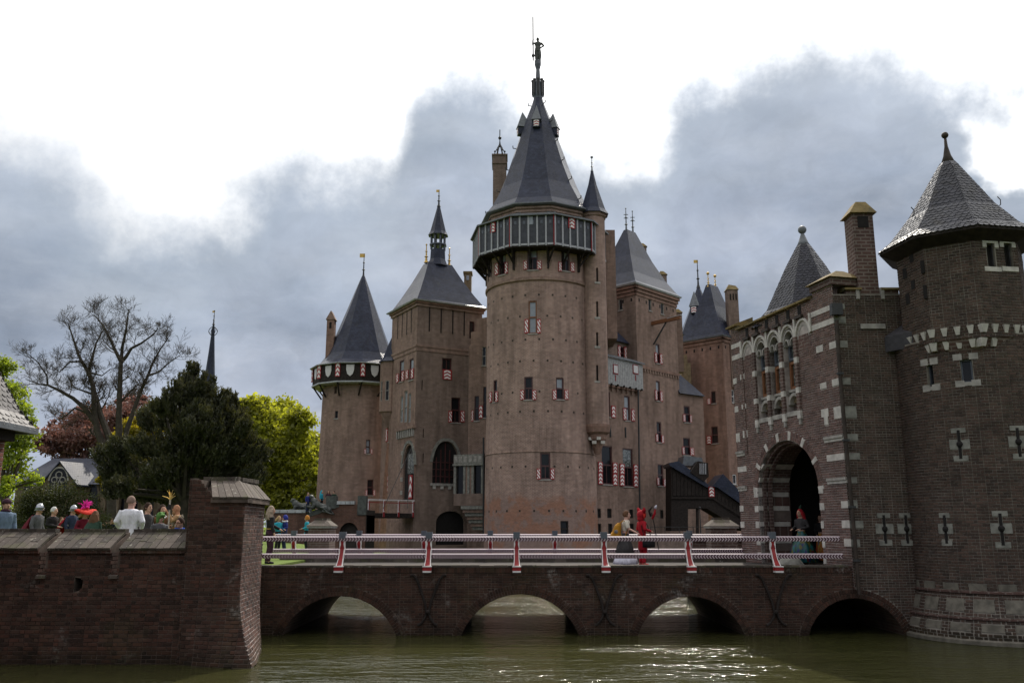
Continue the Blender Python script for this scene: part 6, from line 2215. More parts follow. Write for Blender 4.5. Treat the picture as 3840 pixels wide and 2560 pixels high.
m = MB(); m.bar(hb + Vector((0, 0, -2.2)) + WE.N * .1, hb + WE.N * 1.8, .12); m.build('brace', 'timber_dark', bm_)
m = MB(); m.bar(hb + WE.N * 1.9 + Vector((0, 0, .19)), hb + WE.N * 3.5 + Vector((0, 0, .3)), .34, .06); m.build('lead_cover', 'lead_bright', bm_)
for x0, y0, y1, Yd in ((2402, 925, 960, 92), (2478, 1030, 1085, 93), (2535, 1172, 1260, 95)):
    a, b = atY(x0, y0, Yd), atY(x0 + 22, y0, Yd)
    m = MB(); m.box(a.x, b.x, Yd, Yd + 1, atY(x0, y1, Yd).z - 4, a.z); ch = m.build('chimney', 'brick_castle_grey', et)
    m = MB(); m.hexa([Vector((a.x - .1, Yd - .1, a.z)), Vector((b.x + .1, Yd - .1, a.z)), Vector((b.x + .1, Yd + 1.1, a.z)), Vector((a.x - .1, Yd + 1.1, a.z))], [Vector((a.x, Yd + .3, a.z + .5)), Vector((b.x - .3, Yd + .3, a.z + .5)), Vector((b.x - .3, Yd + .7, a.z + .5)), Vector((a.x, Yd + .7, a.z + .5))])
    m.build('chimney_cap', 'stone_lichen', ch)

# ------------------------------------------------------------------ lean-to bay, red tower, rear spire
lean = thing('corner_bay', 'brick corner bay with mossy slate lean-to roof above the black staircase', 'building', (19, 91, 0))
G0 = K2e + D1 * ER
WG = Plane(G0[:2], (G0 + Vector((2.75, 1.5, 0)))[:2])
add_win(WG, 2565, 1522, 2587, 1583, [(2560, 1553, 2569, 1580), (2586, 1556, 2593, 1584)], mull=False)
add_win(WG, 2562, 1641, 2588, 1706, [(2557, 1675, 2566, 1703), (2587, 1678, 2601, 1707)], mull=False)
zg = WG.px(2575, 1478)[1]
finish(WG, lean, 'wall', rect(0, WG.L, -.3, zg), 'brick_castle', reveal=.18)
m = MB()
zg1 = WG.px(2545, 1385)[1]
m.hexa([WG.map(-.2, zg, .35), WG.map(WG.L, zg - .1, .35), WG.map(WG.L, zg, -3), WG.map(-.2, zg, -3)], [WG.map(-.2, zg1, -1.6), WG.map(1.2, zg1, -1.6), WG.map(1.2, zg1, -3), WG.map(-.2, zg1, -3)])
m.build('lean_to_roof', 'slate_castle', lean)
m = MB()
m.box(atY(2556, 1400, 97).x, atY(2580, 1400, 97).x, 97, 99, 5, atY(2570, 1330, 97).z); m.box(atY(2575, 1400, 97).x, atY(2592, 1400, 97).x, 97.1, 99, 5, atY(2580, 1360, 97).z)
m.build('stepped_gable', 'ochre_band', lean)
m = MB(); a, b, c = atY(2532, 1262, 101), atY(2566, 1285, 101), atY(2572, 1330, 101)
m.hexa([Vector((a.x, 100, c.z - 2)), Vector((b.x + .8, 100, c.z - 2)), Vector((b.x + .8, 104, c.z - 2)), Vector((a.x, 104, c.z - 2))], [Vector((a.x, 102, a.z)), Vector((b.x, 102, b.z)), Vector((b.x, 103, b.z)), Vector((a.x, 103, a.z))])
m.build('rear_roof', 'slate_castle', lean)

rt = thing('red_tower', 'square reddish brick tower with twin-finial roof just left of the gatehouse', 'tower', (22, 98, 0))
KH = Vector((23.3, 95.3, 0))
hl = Vector((19.6, 99.0, 0)) - KH
hl.normalize()
hr_ = Vector((-hl.y, hl.x, 0))
if hr_.y < 0:
    hr_ = -hr_
HLn = 5.3
WH = Plane((KH + hl * HLn)[:2], KH[:2])
WH2 = Plane(KH[:2], (KH + hr_ * 5.3)[:2])
add_win(WH, 2667, 1467, 2684, 1512, [(2653, 1494, 2667, 1515)], style='chevron', split=0, mull=False)
add_win(WH, 2668, 1598, 2693, 1662, [(2651, 1634, 2669, 1664)], style='chevron', mull=False)
finish(WH, rt, 'wall', rect(0, HLn, -.3, 23.7), 'brick_castle_red', reveal=.18)
add_win(WH2, 2744, 1462, 2754, 1510, split=.5, frame='paint_white', mull=False)
add_win(WH2, 2748, 1778, 2762, 1815, split=0, frame='paint_white', mull=False)
finish(WH2, rt, 'wall', rect(0, 5.3, -.3, 23.7), 'brick_castle_red', reveal=.18)
hp_ = [KH, KH + hr_ * 5.3, KH + hr_ * 5.3 + hl * HLn, KH + hl * HLn]
for W, L in ((WH, HLn), (WH2, 5.3)):
    for z, o in ((22.9, .1), (23.3, .25)):
        slab(W, 'cornice', -o, L + o, z, z + .3, -.1, o, 'brick_castle_red', rt)
    for i in range(5):
        slab(W, 'putlog_hole', L * (i + .5) / 5 - .1, L * (i + .5) / 5 + .1, 22.2, 22.55, -.1, .006, 'dark_inside', rt)
hc = sum(hp_, Vector()) / 4
zH = lambda y: atY(2686, y, hc.y).z
hip_roof(rt, hp_, [23.6, 24.0, 25.4, 27.6, zH(1072)], [1.13, 1.02, .76, .42, .1], hr_, 1.3)
m = MB(); m.loft([[hc + (p - hc) * 1.12 + Vector((0, 0, 23.5)) for p in hp_], [hc + (p - hc) * 1.14 + Vector((0, 0, 23.64)) for p in hp_]]); m.build('eave', 'lead', rt)
for s in (-1, 1):
    p = hc + hr_ * (s * .75)
    finial((p.x, p.y), zH(1080), zH(1030), rt, .1, .18, None, 'gilt')
a, b = atY(2738, 1100, 95), atY(2778, 1100, 95)
zc_ = atY(2757, 1075, 95).z
m = MB(); m.box(a.x, b.x, 96.2, 97.4, 18, zc_); ch = m.build('chimney', 'brick_castle_grey', rt)
m = MB(); m.hexa([Vector((a.x - .1, 96.1, zc_)), Vector((b.x + .1, 96.1, zc_)), Vector((b.x + .1, 97.5, zc_)), Vector((a.x - .1, 97.5, zc_))], [Vector((a.x + .3, 96.6, zc_ + .7)), Vector((b.x - .1, 96.6, zc_ + .55)), Vector((b.x - .1, 97, zc_ + .55)), Vector((a.x + .3, 97, zc_ + .7))]); m.build('chimney_cap', 'stone_lichen', ch)
for i in range(3):
    m = MB(); x = a.x + .25 + i * .32; m.box(x, x + .14, 96.17, 96.2, zc_ - 1.2, zc_ - .5); m.build('flue_slot', 'dark_inside', ch)
rs_ = thing('rear_spire', 'pointed slate spire with flag vane rising behind the red tower', 'tower', (23.5, 108, 0))
IC = (atY(2622, 1150, 108).x, 108.0)
zi = lambda y: atY(2618, y, 108).z
m = MB(); m.loft([ring(IC, 2.2, z, 8, PI / 8) for z in (0, zi(1255))]); m.build('shaft', 'brick_castle', rs_)
irf = spire(IC, [(2.75, zi(1260)), (2.1, zi(1215)), (1.15, zi(1150)), (.15, zi(1075))], 8, PI / 8, 'slate_castle', rs_)
finial(IC, zi(1080), zi(975), rs_, .12, None, .45)
dormer(rs_, (IC[0] - 1.0, IC[1] - 1.5, zi(1172)), (-.5, -1, 0), .9, .9, irf)

# ------------------------------------------------------------------ black covered staircase
stg = thing('covered_staircase', 'black timber covered staircase descending against the castle wall', 'staircase', (18, 83, 0))
YS = 82.0
def fp(x, y, Y=YS):
    p = atY(x, y, Y); return Vector((p.x, Y, p.z))
def slab_px(T, name, pts, Y0, Y1, material):
    """solid with that outline at depth Y0, running back to Y1"""
    f = [fp(x, y, Y0) for x, y in pts]
    m = MB()
    n = len(f)
    bk = [Vector((p.x, Y1, p.z)) for p in f]
    tri = tessellate_polygon([[Vector((p.x, p.z, 0)) for p in f]])
    for t in tri:
        m.poly([f[i] for i in t]); m.poly([bk[i] for i in reversed(t)])
    for i in range(n):
        j = (i + 1) % n
        m.poly([f[i], f[j], bk[j], bk[i]])
    return m.build(name, material, T)
slab_px(stg, 'stair_body', [(2517, 1990), (2517, 1752), (2650, 1828), (2690, 1828), (2790, 1905), (2790, 1990), (2650, 1905), (2580, 1905), (2580, 1990)], 82, 85, 'timber_black')
slab_px(stg, 'stair_roof', [(2508, 1735), (2545, 1728), (2640, 1800), (2660, 1822), (2650, 1826), (2512, 1745)], 81.6, 85.2, 'slate_castle')
slab_px(stg, 'stair_roof', [(2672, 1822), (2712, 1776), (2796, 1862), (2796, 1900), (2690, 1826)], 81.6, 85.2, 'slate_castle')
slab_px(stg, 'landing_roof', [(2560, 1745), (2565, 1708), (2632, 1715), (2640, 1745)], 83, 86, 'lead')
slab_px(stg, 'dormer', [(2588, 1770), (2618, 1728), (2655, 1735), (2658, 1785), (2640, 1805)], 81.5, 83, 'timber_black')
for i in range(4):
    x = 2624 + i * 7
    slab_px(stg, 'dormer_bar', [(x, 1776), (x, 1736), (x + 3, 1737), (x + 3, 1778)], 81.4, 81.5, 'paint_grey')
for i in range(9):
    x = 2524 + i * 14
    slab_px(stg, 'wall_board', [(x, 1858), (x, 1768 + i * 7), (x + 12, 1774 + i * 7), (x + 12, 1858)], 81.93, 82, 'timber_black')
for i in range(7):
    x = 2692 + i * 14
    slab_px(stg, 'wall_board', [(x, 1888 + i * 9), (x, 1846 + i * 10), (x + 12, 1853 + i * 10), (x + 12, 1896 + i * 9)], 81.93, 82, 'timber_black')
slab_px(stg, 'sill_beam', [(2517, 1870), (2517, 1862), (2672, 1862), (2790, 1935), (2790, 1945), (2672, 1870)], 81.85, 82, 'timber_black')
shs = Plane((fp(2657, 1840).x, 81.9), (fp(2679, 1840).x, 81.9)); 
b = shs.r(2657, 1824, 2679, 1862)
shutter(shs, stg, *b, 'chevron')
for i in range(2):
    x = (2612, 2720)[i]
    slab_px(stg, 'post', [(x, 2010), (x, 1890), (x + 9, 1890), (x + 9, 2010)], 82.2, 82.5, 'timber_black')
# quay wall below the castle with thin railing
qw = thing('quay_wall', 'low stone quay wall with thin iron rail at foot of castle', 'wall', (15, 80, 0))
m = MB(); a, b = atY(2440, 2000, 80), atY(2640, 2000, 82)
m.hexa([Vector((a.x, 80, -.2)), Vector((b.x + 3, 82.5, -.2)), Vector((b.x + 3, 83.5, -.2)), Vector((a.x, 81, -.2))], [Vector((a.x, 80, 2.3)), Vector((b.x + 3, 82.5, 2.3)), Vector((b.x + 3, 83.5, 2.3)), Vector((a.x, 81, 2.3))]); m.build('wall', 'brick_castle_grey', qw)
for i in range(7):
    p = Vector((a.x, 80.1, 2.3)).lerp(Vector((b.x + 3, 82.6, 2.3)), i / 6)
    m = MB(); m.tube([p, p + Vector((0, 0, .6))], .03, 5); m.build('rail_post', 'iron', qw)
m = MB(); m.tube([Vector((a.x, 80.1, 2.88)), Vector((b.x + 3, 82.6, 2.88))], .025, 5); m.build('rail', 'iron', qw)
lmp = MB(); p = fp(2626, 1962, 80); 
lmp.tube([Vector((p.x, 80, .4)), Vector((p.x, 80, p.z)), Vector((p.x, 80, fp(2626, 1906, 80).z))], [.07, .05, .04], 6); lmp.ball((p.x, 80, fp(2626, 1903, 80).z), .12)
tag(lmp.build('lamp_post', 'iron'), 'slim dark lamp post before the black staircase', 'lamp post')

# ------------------------------------------------------------------ approach bridge, lions, drawbridge
apb = thing('approach_bridge', 'red brick approach ramp wall with white coping left of the castle gate', 'bridge', (-20, 79, 0))
YA = 77.0
WA = Plane((atY(1020, 1950, YA).x, YA), (atY(1372, 1950, YA).x, YA))
za = lambda y: atY(1200, y, YA).z
al = WA.r(1272, 1958, 1345, 2030)
ah = rounded(al[0], al[1], -.3, al[2] + .6, al[3])
step_u = WA.px(1165, 1920)[0]; step_u2 = WA.px(1262, 1900)[0]
wall_sheet(WA, 'wall', [(0, -.3), (al[0], -.3)] + [(al[0], al[2] + .6)] + list(reversed(ah[3:-1])) + [(al[1], al[2] + .6), (al[1], -.3), (WA.L, -.3), (WA.L, za(1890)), (step_u2, za(1890)), (step_u, za(1922)), (0, za(1922))], [], 'brick_approach', apb)
arch_ring(WA, al[0] - .4, al[1] + .4, al[2] + .6, al[3] + .4, .4, -.1, .05, 'brick_approach', apb, name='arch_ring')
m = MB(); m.poly([WA.map(al[0] - .2, -.3, -1.5), WA.map(al[1] + .2, -.3, -1.5), WA.map(al[1] + .2, al[3] + .3, -1.5), WA.map(al[0] - .2, al[3] + .3, -1.5)]); m.build('arch_back', 'dark_inside', apb)
n = 5
for i in range(n):
    slab(WA, 'coping_slab', step_u * i / n + .02, step_u * (i + 1) / n - .02, za(1922), za(1910), -.5, .12, 'lead_bright', apb)
for i in range(4):
    w = WA.L - 1.0 - step_u2
    slab(WA, 'coping_slab', step_u2 + w * i / 4 + .02, step_u2 + w * (i + 1) / 4 - .02, za(1890), za(1878), -.5, .12, 'lead_bright', apb)
slab(WA, 'end_post', WA.L - .75, WA.L, za(1930), za(1858), -.7, .1, 'stone_bronze', apb)
slab(WA, 'stepped_post', step_u2 - .9, step_u2 - .05, za(1905), za(1858), -.8, .15, 'stone_bronze', apb)
m = MB(); m.box(WA.map(0, 0).x, WA.map(WA.L, 0).x, YA + .5, YA + 5, 0, za(1930)); m.build('roadway', 'paving', apb)
m = MB(); q = [WA.map(step_u - .3, za(1940), .05), WA.map(step_u2 + .2, za(1900), .05), WA.map(step_u2 + .2, za(1880), .05), WA.map(step_u - .3, za(1922), .05)]
m.hexa([q[0], q[1], q[1] + Vector((0, .9, 0)), q[0] + Vector((0, .9, 0))], [q[3], q[2], q[2] + Vector((0, .9, 0)), q[3] + Vector((0, .9, 0))]); m.build('ramp_plinth', 'stone_bronze', apb)
drw = thing('drawbridge', 'wooden drawbridge with white and red railing into the castle gate', 'drawbridge', (-12.5, 84, 4))
d0, d1 = atY(1374, 1922, 82.0), atY(1552, 1925, 84.9)
dz = d0.z
d0 = Vector((d0.x, 82.0, dz)); d1 = Vector((d1.x, 85.2, dz))
dd = (d1 - d0).normalized(); dn = Vector((-dd.y, dd.x, 0))
m = MB(); m.hexa([d0 + Vector((0, 0, -.45)), d1 + Vector((0, 0, -.45)), d1 + dn * 3 + Vector((0, 0, -.45)), d0 + dn * 3 + Vector((0, 0, -.45))], [d0, d1, d1 + dn * 3, d0 + dn * 3]); m.build('deck', 'timber_black', drw)
for k in range(4):
    p = d0.lerp(d1, .04 + k * .31)
    m = MB(); m.bar(p + Vector((0, 0, -.3)), p + Vector((0, 0, 1.2)), .14); pp = m.build('post', 'paint_white', drw)
    m = MB(); m.bar(p - dn * .06 + Vector((0, 0, -.35)), p - dn * .06 + Vector((0, 0, .1)), .16); m.bar(p - dn * .11 + Vector((0, 0, .2)), p - dn * .11 + Vector((0, 0, 1.1)), .07); m.build('post_stripe', 'paint_red', pp)
for z, w in ((1.2, .1), (.95, .07)):
    m = MB(); m.bar(d0 + Vector((0, 0, z)), d1 + Vector((0, 0, z)), .1, w); m.build('rail', 'paint_white' if z > 1 else 'paint_red', drw)
for k in range(2):
    m = MB(); m.tube([d0 + Vector((1.5 + k * 2.2, .2, .4)), atY(1552 - k * 6, 1660, 86.2)], .035, 4); m.build('chain', 'iron', drw)
# ------------------------------------------------------------------ vegetation
def quads(name, V, tone_v, material, parent):
    """mesh of loose quads from an (n,4,3) array with a tone for each"""
    n = len(V)
    me = bpy.data.meshes.new(name)
    me.vertices.add(n * 4)
    me.vertices.foreach_set('co', V.astype(np.float32).ravel())
    me.loops.add(n * 4)
    me.loops.foreach_set('vertex_index', np.arange(n * 4, dtype=np.int32))
    me.polygons.add(n)
    me.polygons.foreach_set('loop_start', np.arange(0, n * 4, 4, dtype=np.int32))
    me.materials.append(MATS[material])
    at = me.attributes.new('tone', 'FLOAT', 'FACE')
    at.data.foreach_set('value', np.asarray(tone_v, dtype=np.float32))
    me.update()
    me.validate()
    return adopt(link(bpy.data.objects.new(name, me)), parent)
def unit(v):
    return v / np.maximum(1e-9, np.linalg.norm(v, axis=1, keepdims=True))
def leaf_quads(P, size, g, flat=0.35, wd=.32):
    n = len(P)
    N = unit(g.normal(size=(n, 3)) + np.array([0, 0, flat]))
    A = unit(np.cross(N, g.normal(size=(n, 3))))
    B = np.cross(N, A)
    s = size * g.uniform(.6, 1.35, (n, 1))
    return np.stack([P - A * s * .5, P - B * s * wd + A * s * .05, P + A * s * .55, P + B * s * wd + A * s * .05], 1)
def clump_points(blobs, n, g, per=45, spread=.2, shell=.55):
    """points in clusters through a set of blobs (x,y,z,r)"""
    b = np.array(blobs, dtype=float)
    w = b[:, 3] ** 2.2
    nc = max(8, n // per)
    k = g.choice(len(b), nc, p=w / w.sum())
    d = unit(g.normal(size=(nc, 3)))
    rr_ = (shell + (1 - shell) * g.random(nc)) * b[k, 3]
    rr_ *= np.where(g.random(nc) < .25, g.random(nc), 1.0)
    C = b[k, :3] + d * rr_[:, None] * np.array([1, .9, .95])
    ci = g.integers(0, nc, n)
    P = C[ci] + g.normal(size=(n, 3)) * (spread * b[k, 3])[ci][:, None] * np.array([1.15, 1, .7])
    t = g.random(nc)[ci] * .6 + g.random(n) * .4
    return P, t
def px_blobs(lst, Y, jit, g, rs=1.0):
    out = []
    for x, y, r in lst:
        yy = Y + g.uniform(-jit, jit)
        p = atY(x, y, yy)
        out.append((p.x, yy, p.z, r / FPX * yy * rs))
    return out
def limbs(T, base, blobs, r0, g, material='bark', name='trunk', lean=(0, 0)):
    """trunk to mid height, then a limb into every blob"""
    b = np.array(blobs)
    top = Vector((b[:, 0].mean() * .5 + base[0] * .5, b[:, 1].mean(), base[2] + (b[:, 2].mean() - base[2]) * .55))
    m = MB()
    m.tube([Vector(base), Vector(base).lerp(top, .5) + Vector((g.uniform(-.2, .2), 0, 0)), top], [r0 * 1.3, r0, r0 * .8], 8)
    tr = m.build(name, material, T)
    for x, y, z, r in blobs:
        e = Vector((x, y, z))
        s = top.lerp(Vector(base), g.uniform(0, .35))
        mid = s.lerp(e, .5) + Vector((g.uniform(-.3, .3), g.uniform(-.3, .3), g.uniform(-.1, .4)))
        m = MB(); m.tube([s, mid, e], [r0 * .5, r0 * .3, r0 * .1], 5); m.build('limb', material, tr)
    return tr
def tree(name, label, lst, Y, n, size, leafmat, seed, jit=1.5, r0=.3, base=None, group=None, cat='tree', per=45, spread=.2, bark='bark', flat=.35):
    g = np.random.default_rng(seed)
    bl = px_blobs(lst, Y, jit, g)
    b = np.array(bl)
    bx = base[0] if base else float(b[:, 0].mean())
    T = thing(name, label, cat, (bx, Y, LZ), group=group)
    limbs(T, (bx, Y, LZ - .2), bl, r0, g, bark)
    P, t = clump_points(bl, n, g, per, spread)
    P = P[P[:, 2] > LZ]; t = t[:len(P)]
    o = quads('crown', leaf_quads(P, size, g, flat), t, leafmat, T)
    o['kind'] = 'stuff'
    return T
tree('maple_tree', 'broad yellow-green maple between the dark pine and the round tower', [(985, 1575, 75), (1050, 1550, 62), (1110, 1590, 66), (1160, 1670, 55), (1000, 1680, 85), (1090, 1700, 95), (1165, 1770, 55), (985, 1790, 85), (1080, 1830, 100), (1160, 1860, 60), (930, 1560, 50), (915, 1650, 60), (1020, 1880, 60), (1188, 1690, 34), (925, 1530, 48), (965, 1535, 52), (1190, 1780, 36), (1185, 1850, 34)], 105, 40000, .46, 'leaf_yellow', 1, 3.0, .5)
tree('maple_tree', 'gold-leaved tree glimpsed through the bare branches left of the pine', [(500, 1600, 45), (560, 1625, 55), (440, 1650, 40), (520, 1690, 60), (420, 1795, 38), (600, 1560, 40), (380, 1800, 26), (620, 1700, 50), (500, 1800, 30)], 84, 7000, .34, 'leaf_gold', 2, 2.0, .3)
tree('copper_beech', 'copper beech with purple-brown leaves above the church roof', [(160, 1680, 45), (215, 1640, 60), (290, 1590, 65), (350, 1570, 55), (430, 1560, 60), (330, 1660, 80), (250, 1690, 60), (430, 1640, 70), (480, 1520, 40), (520, 1500, 35), (190, 1590, 25)], 112, 15000, .40, 'leaf_purple', 3, 3.0, .45)
tree('beech_tree', 'hazy brown budding tree behind the bare limbs', [(470, 1520, 60), (520, 1480, 50), (420, 1560, 55), (560, 1540, 60), (600, 1600, 50)], 118, 6000, .22, 'leaf_twig', 4, 3.0, .35, per=30)
tree('lime_tree', 'bright green lime tree behind the lodge eave at left edge', [(-30, 1390, 60), (15, 1370, 45), (-10, 1480, 60), (45, 1470, 50), (75, 1545, 45), (30, 1570, 55), (110, 1600, 34), (70, 1640, 55), (20, 1700, 60), (60, 1760, 50), (115, 1795, 34), (20, 1820, 45), (150, 1800, 22), (-40, 1620, 70), (85, 1700, 34)], 38, 15000, .13, 'leaf_green', 5, 1.0, .14, per=40, spread=.24)
tree('yew_shrub', 'dense green yew shrub behind the costumed visitors', [(70, 1920, 55), (120, 1880, 55), (180, 1865, 55), (245, 1860, 60), (310, 1890, 55), (350, 1930, 45), (220, 1930, 90), (120, 1950, 60), (300, 1960, 60), (60, 1975, 50), (380, 1960, 40)], 46, 26000, .085, 'leaf_yew', 6, 1.2, .1, cat='shrub', per=70, spread=.24, flat=.9)
# far wood closing the horizon on the left
g = np.random.default_rng(9)
bl = [(x, 185 + g.uniform(-8, 8), LZ + g.uniform(3, 8), g.uniform(4, 7)) for x in np.linspace(-190, -8, 40)]
P, t = clump_points(bl, 26000, g, 60, .22)
o = quads('far_wood', leaf_quads(P, .7, g), t, 'leaf_green', None)
tag(o, 'distant green wood closing the horizon behind the church', 'wood', kind='stuff')

# Scots pine: limbs carrying upright needle tufts
pine = thing('pine_tree', 'big dark pine with upright needle tufts behind the brick pier', 'tree', (atY(682, 1950, 48).x, 48, LZ))
g = np.random.default_rng(12)
plist = [(728, 1395, 34), (705, 1440, 48), (762, 1450, 42), (670, 1490, 55), (740, 1510, 70), (815, 1510, 48), (868, 1510, 36), (620, 1530, 55), (560, 1585, 52), (650, 1590, 75), (750, 1600, 90), (850, 1590, 70), (905, 1610, 42), (700, 1680, 90), (800, 1690, 100), (900, 1690, 75), (955, 1700, 48), (985, 1720, 28), (600, 1690, 60), (520, 1680, 50), (450, 1700, 55), (390, 1715, 48), (430, 1770, 60), (510, 1760, 70), (600, 1780, 70), (700, 1780, 80), (800, 1790, 90), (890, 1790, 80), (950, 1800, 50), (470, 1830, 50), (560, 1840, 60), (650, 1850, 60), (760, 1860, 70), (850, 1870, 60), (420, 1850, 34)]
pb_ = px_blobs(plist, 48, 1.4, g, .9)
limbs(pine, (atY(682, 1950, 48).x, 48.3, LZ - .2), pb_, .34, g, 'bark_dark')
nt = 12000
P, t = clump_points(pb_, nt, g, 8, .13, .6)
out = unit(P - np.array(pb_)[:, :3].mean(0))
ax = unit(out * .45 + np.array([0, 0, 1.0]) + g.normal(size=(nt, 3)) * .18)
per = 18
AX = np.repeat(ax, per, 0); PP = np.repeat(P, per, 0); n = len(PP)
f = g.uniform(0, 1, (n, 1))
org = PP + AX * (f * .5 - .1)
side = unit(np.cross(AX, g.normal(size=(n, 3))))
nd = unit(AX * g.uniform(.7, 1.4, (n, 1)) + side * .75)
wd = unit(np.cross(nd, g.normal(size=(n, 3)))) * .024
ln = g.uniform(.10, .17, (n, 1))
V = np.stack([org - wd, org + wd, org + nd * ln + wd * .4, org + nd * ln - wd * .4], 1)
o = quads('needles', V, np.repeat(t, per), 'leaf_pine', pine)
o['kind'] = 'stuff'
P2, t2 = clump_points([(x, y, z, r * .8) for x, y, z, r in pb_], 30000, g, 30, .25, .2)  # darker filler leaves added inside the crown to block light
o = quads('dark_filler_leaves', leaf_quads(P2, .22, g, .8, .1), t2 * .3, 'leaf_pine', pine)
o['kind'] = 'stuff'

# bare tree: drawn main limbs, branching twigs
bare = thing('bare_tree', 'tall leafless tree with fine spreading twigs behind the pine', 'tree', (atY(600, 1950, 78).x, 78, LZ))
rb = random.Random(31)
YB = 78.0
def bp_(x, y, dy=0.0):
    p = atY(x / 1.568, 1000 + y / 1.568, YB + dy); return Vector((p.x, YB + dy, p.z))
main = [([(660, 1500), (650, 1200), (600, 1040), (572, 960), (556, 860), (548, 700), (520, 620), (480, 555), (455, 500), (430, 420), (400, 330)], .42, .05, 0),
        ([(650, 1200), (645, 1010), (592, 870), (562, 760), (540, 680), (522, 600), (545, 530), (565, 450), (600, 380)], .36, .05, 1.5),
        ([(680, 1200), (700, 980), (700, 860), (705, 700), (712, 560), (682, 500), (650, 430), (610, 350), (560, 290)], .36, .05, -.5),
        ([(712, 560), (742, 528), (772, 480), (830, 450), (900, 400), (930, 360)], .2, .04, -.5),
        ([(720, 1100), (745, 960), (792, 830), (832, 720), (870, 640), (900, 560), (945, 480), (990, 420)], .28, .04, 2),
        ([(570, 930), (500, 832), (430, 772), (340, 722), (280, 695), (230, 690), (150, 660)], .26, .03, -1.5),
        ([(280, 695), (276, 640), (222, 560), (150, 500)], .1, .03, -1.5),
        ([(556, 752), (470, 722), (400, 700)], .12, .03, -2),
        ([(540, 870), (440, 830), (380, 880), (330, 900)], .13, .03, 1),
        ([(712, 560), (720, 470), (740, 380), (750, 300), (760, 250)], .18, .04, 0),
        ([(705, 800), (760, 740), (800, 700), (840, 690)], .12, .03, 1),
        ([(520, 620), (600, 640), (650, 600)], .1, .03, 1),
        ([(870, 640), (930, 620), (1000, 560), (1060, 520)], .12, .03, 2),
        ([(480, 555), (410, 560), (350, 620), (300, 580)], .1, .03, -1)]
lm = MB(); tw_ = []
def grow(p, d, r, ln, depth):
    """one crooked branch and its side shoots"""
    pts, rad_ = [p], [r]
    n = 3 if depth > 1 else 2
    q = p
    for i in range(n):
        d = (d + Vector((rb.gauss(0, .22), rb.gauss(0, .22), rb.gauss(.07, .16)))).normalized()
        q = q + d * (ln / n)
        pts.append(q); rad_.append(max(.009, r * (1 - .7 * (i + 1) / n)))
    tw_.append((pts, rad_))
    if depth <= 0:
        return
    k = {3: 5, 2: 4, 1: 4}.get(depth, 3)
    for i in range(k):
        f = rb.uniform(.25, 1.0)
        j = min(n - 1, int(f * n)); s = pts[j].lerp(pts[j + 1], f * n - j)
        side = Vector((rb.gauss(0, 1), rb.gauss(0, 1), rb.gauss(.25, .8))).normalized()
        grow(s, (d * .75 + side * .75).normalized(), max(.009, r * .5), ln * rb.uniform(.5, .8), depth - 1)
for pts, ra, rb_, dy in main:
    P3 = [bp_(x, y, dy * (i / len(pts))) for i, (x, y) in enumerate(pts)]
    m = MB(); k = len(P3)
    rads = [ra + (rb_ - ra) * (i / (k - 1)) ** .8 for i in range(k)]
    m.tube(P3, rads, 7); m.build('limb', 'bark_dark', bare)
    for i in range(1 if ra < .2 else 3, k):
        for _ in range(2 if i < k - 1 else 3):
            d = (P3[i] - P3[i - 1]).normalized()
            s = Vector((rb.gauss(0, 1), rb.gauss(0, .9), rb.gauss(.3, .8))).normalized()
            s0 = P3[i - 1].lerp(P3[i], rb.random())
            grow(s0, (d * .6 + s * .8).normalized(), max(.03, rads[i] * .42), rb.uniform(.95, 1.8) * (.8 if ra < .12 else 1), 3)
m = MB()
VV, FF = [], []
base = 0
for pts, rad_ in tw_:
    for i in range(len(pts) - 1):
        a, b = pts[i], pts[i + 1]
        d = (b - a)
        x = d.orthogonal().normalized(); y = d.cross(x).normalized()
        for c, r in ((a, rad_[i]), (b, rad_[i + 1])):
            for k in range(3):
                v = c + (x * math.cos(k * 2.0944) + y * math.sin(k * 2.0944)) * r
                VV.append((v.x, v.y, v.z))
        for k in range(3):
            j = (k + 1) % 3
            FF.append((base + k, base + j, base + 3 + j, base + 3 + k))
        base += 6
me = bpy.data.meshes.new('twigs'); me.from_pydata(VV, [], FF); me.materials.append(MATS['bark']); me.update()
o = adopt(link(bpy.data.objects.new('twigs', me)), bare); o['kind'] = 'stuff'
print('twig faces', len(FF))

# ------------------------------------------------------------------ church beyond the lawn
chu = thing('church', 'ochre stone church with slate roof and pale-lit gable behind the yew', 'church', (-45, 105, LZ))
YC = 100.0
e0, e1 = atY(60, 1815, YC), atY(760, 1815, YC)
zr_ = atY(200, 1718, 106).z
m = MB(); m.box(e0.x, e1.x, YC, 112, LZ - .3, e0.z); m.build('nave_wall', 'stone_church', chu)
m = MB(); m.hexa([Vector((e0.x - .5, YC - .5, e0.z)), Vector((e1.x, YC - .5, e0.z)), Vector((e1.x, 112.5, e0.z)), Vector((e0.x - .5, 112.5, e0.z))], [Vector((e0.x + .8, 106, zr_)), Vector((e1.x, 106, zr_)), Vector((e1.x, 106.2, zr_)), Vector((e0.x + .8, 106.2, zr_))]); m.build('nave_roof', 'slate_church', chu)
NW = Plane((e0.x, YC), (e1.x, YC))
for x in (100, 140, 350, 400, 450, 500, 560, 620):
    u, v = NW.px(x, 1870)
    m = MB()
    q = pointed(u - .55, u + .55, LZ + 1.2, v - .2, v + 1.6)
    m.poly([NW.map(*p, .05) for p in q]); m.build('lancet_window', 'glass', chu)
    arch_ring(NW, u - .8, u + .8, v - .2, v + 1.9, .25, 0, .12, 'stone_church', chu, shape=pointed, name='window_surround')
    slab(NW, 'buttress', u + 1.2, u + 1.7, LZ - .3, v + 1.4, 0, .7, 'stone_church', chu)
A, B, Cx = atY(160, 1812, 98), atY(284, 1808, 98), atY(227, 1730, 98)
A.y = B.y = Cx.y = 98.0
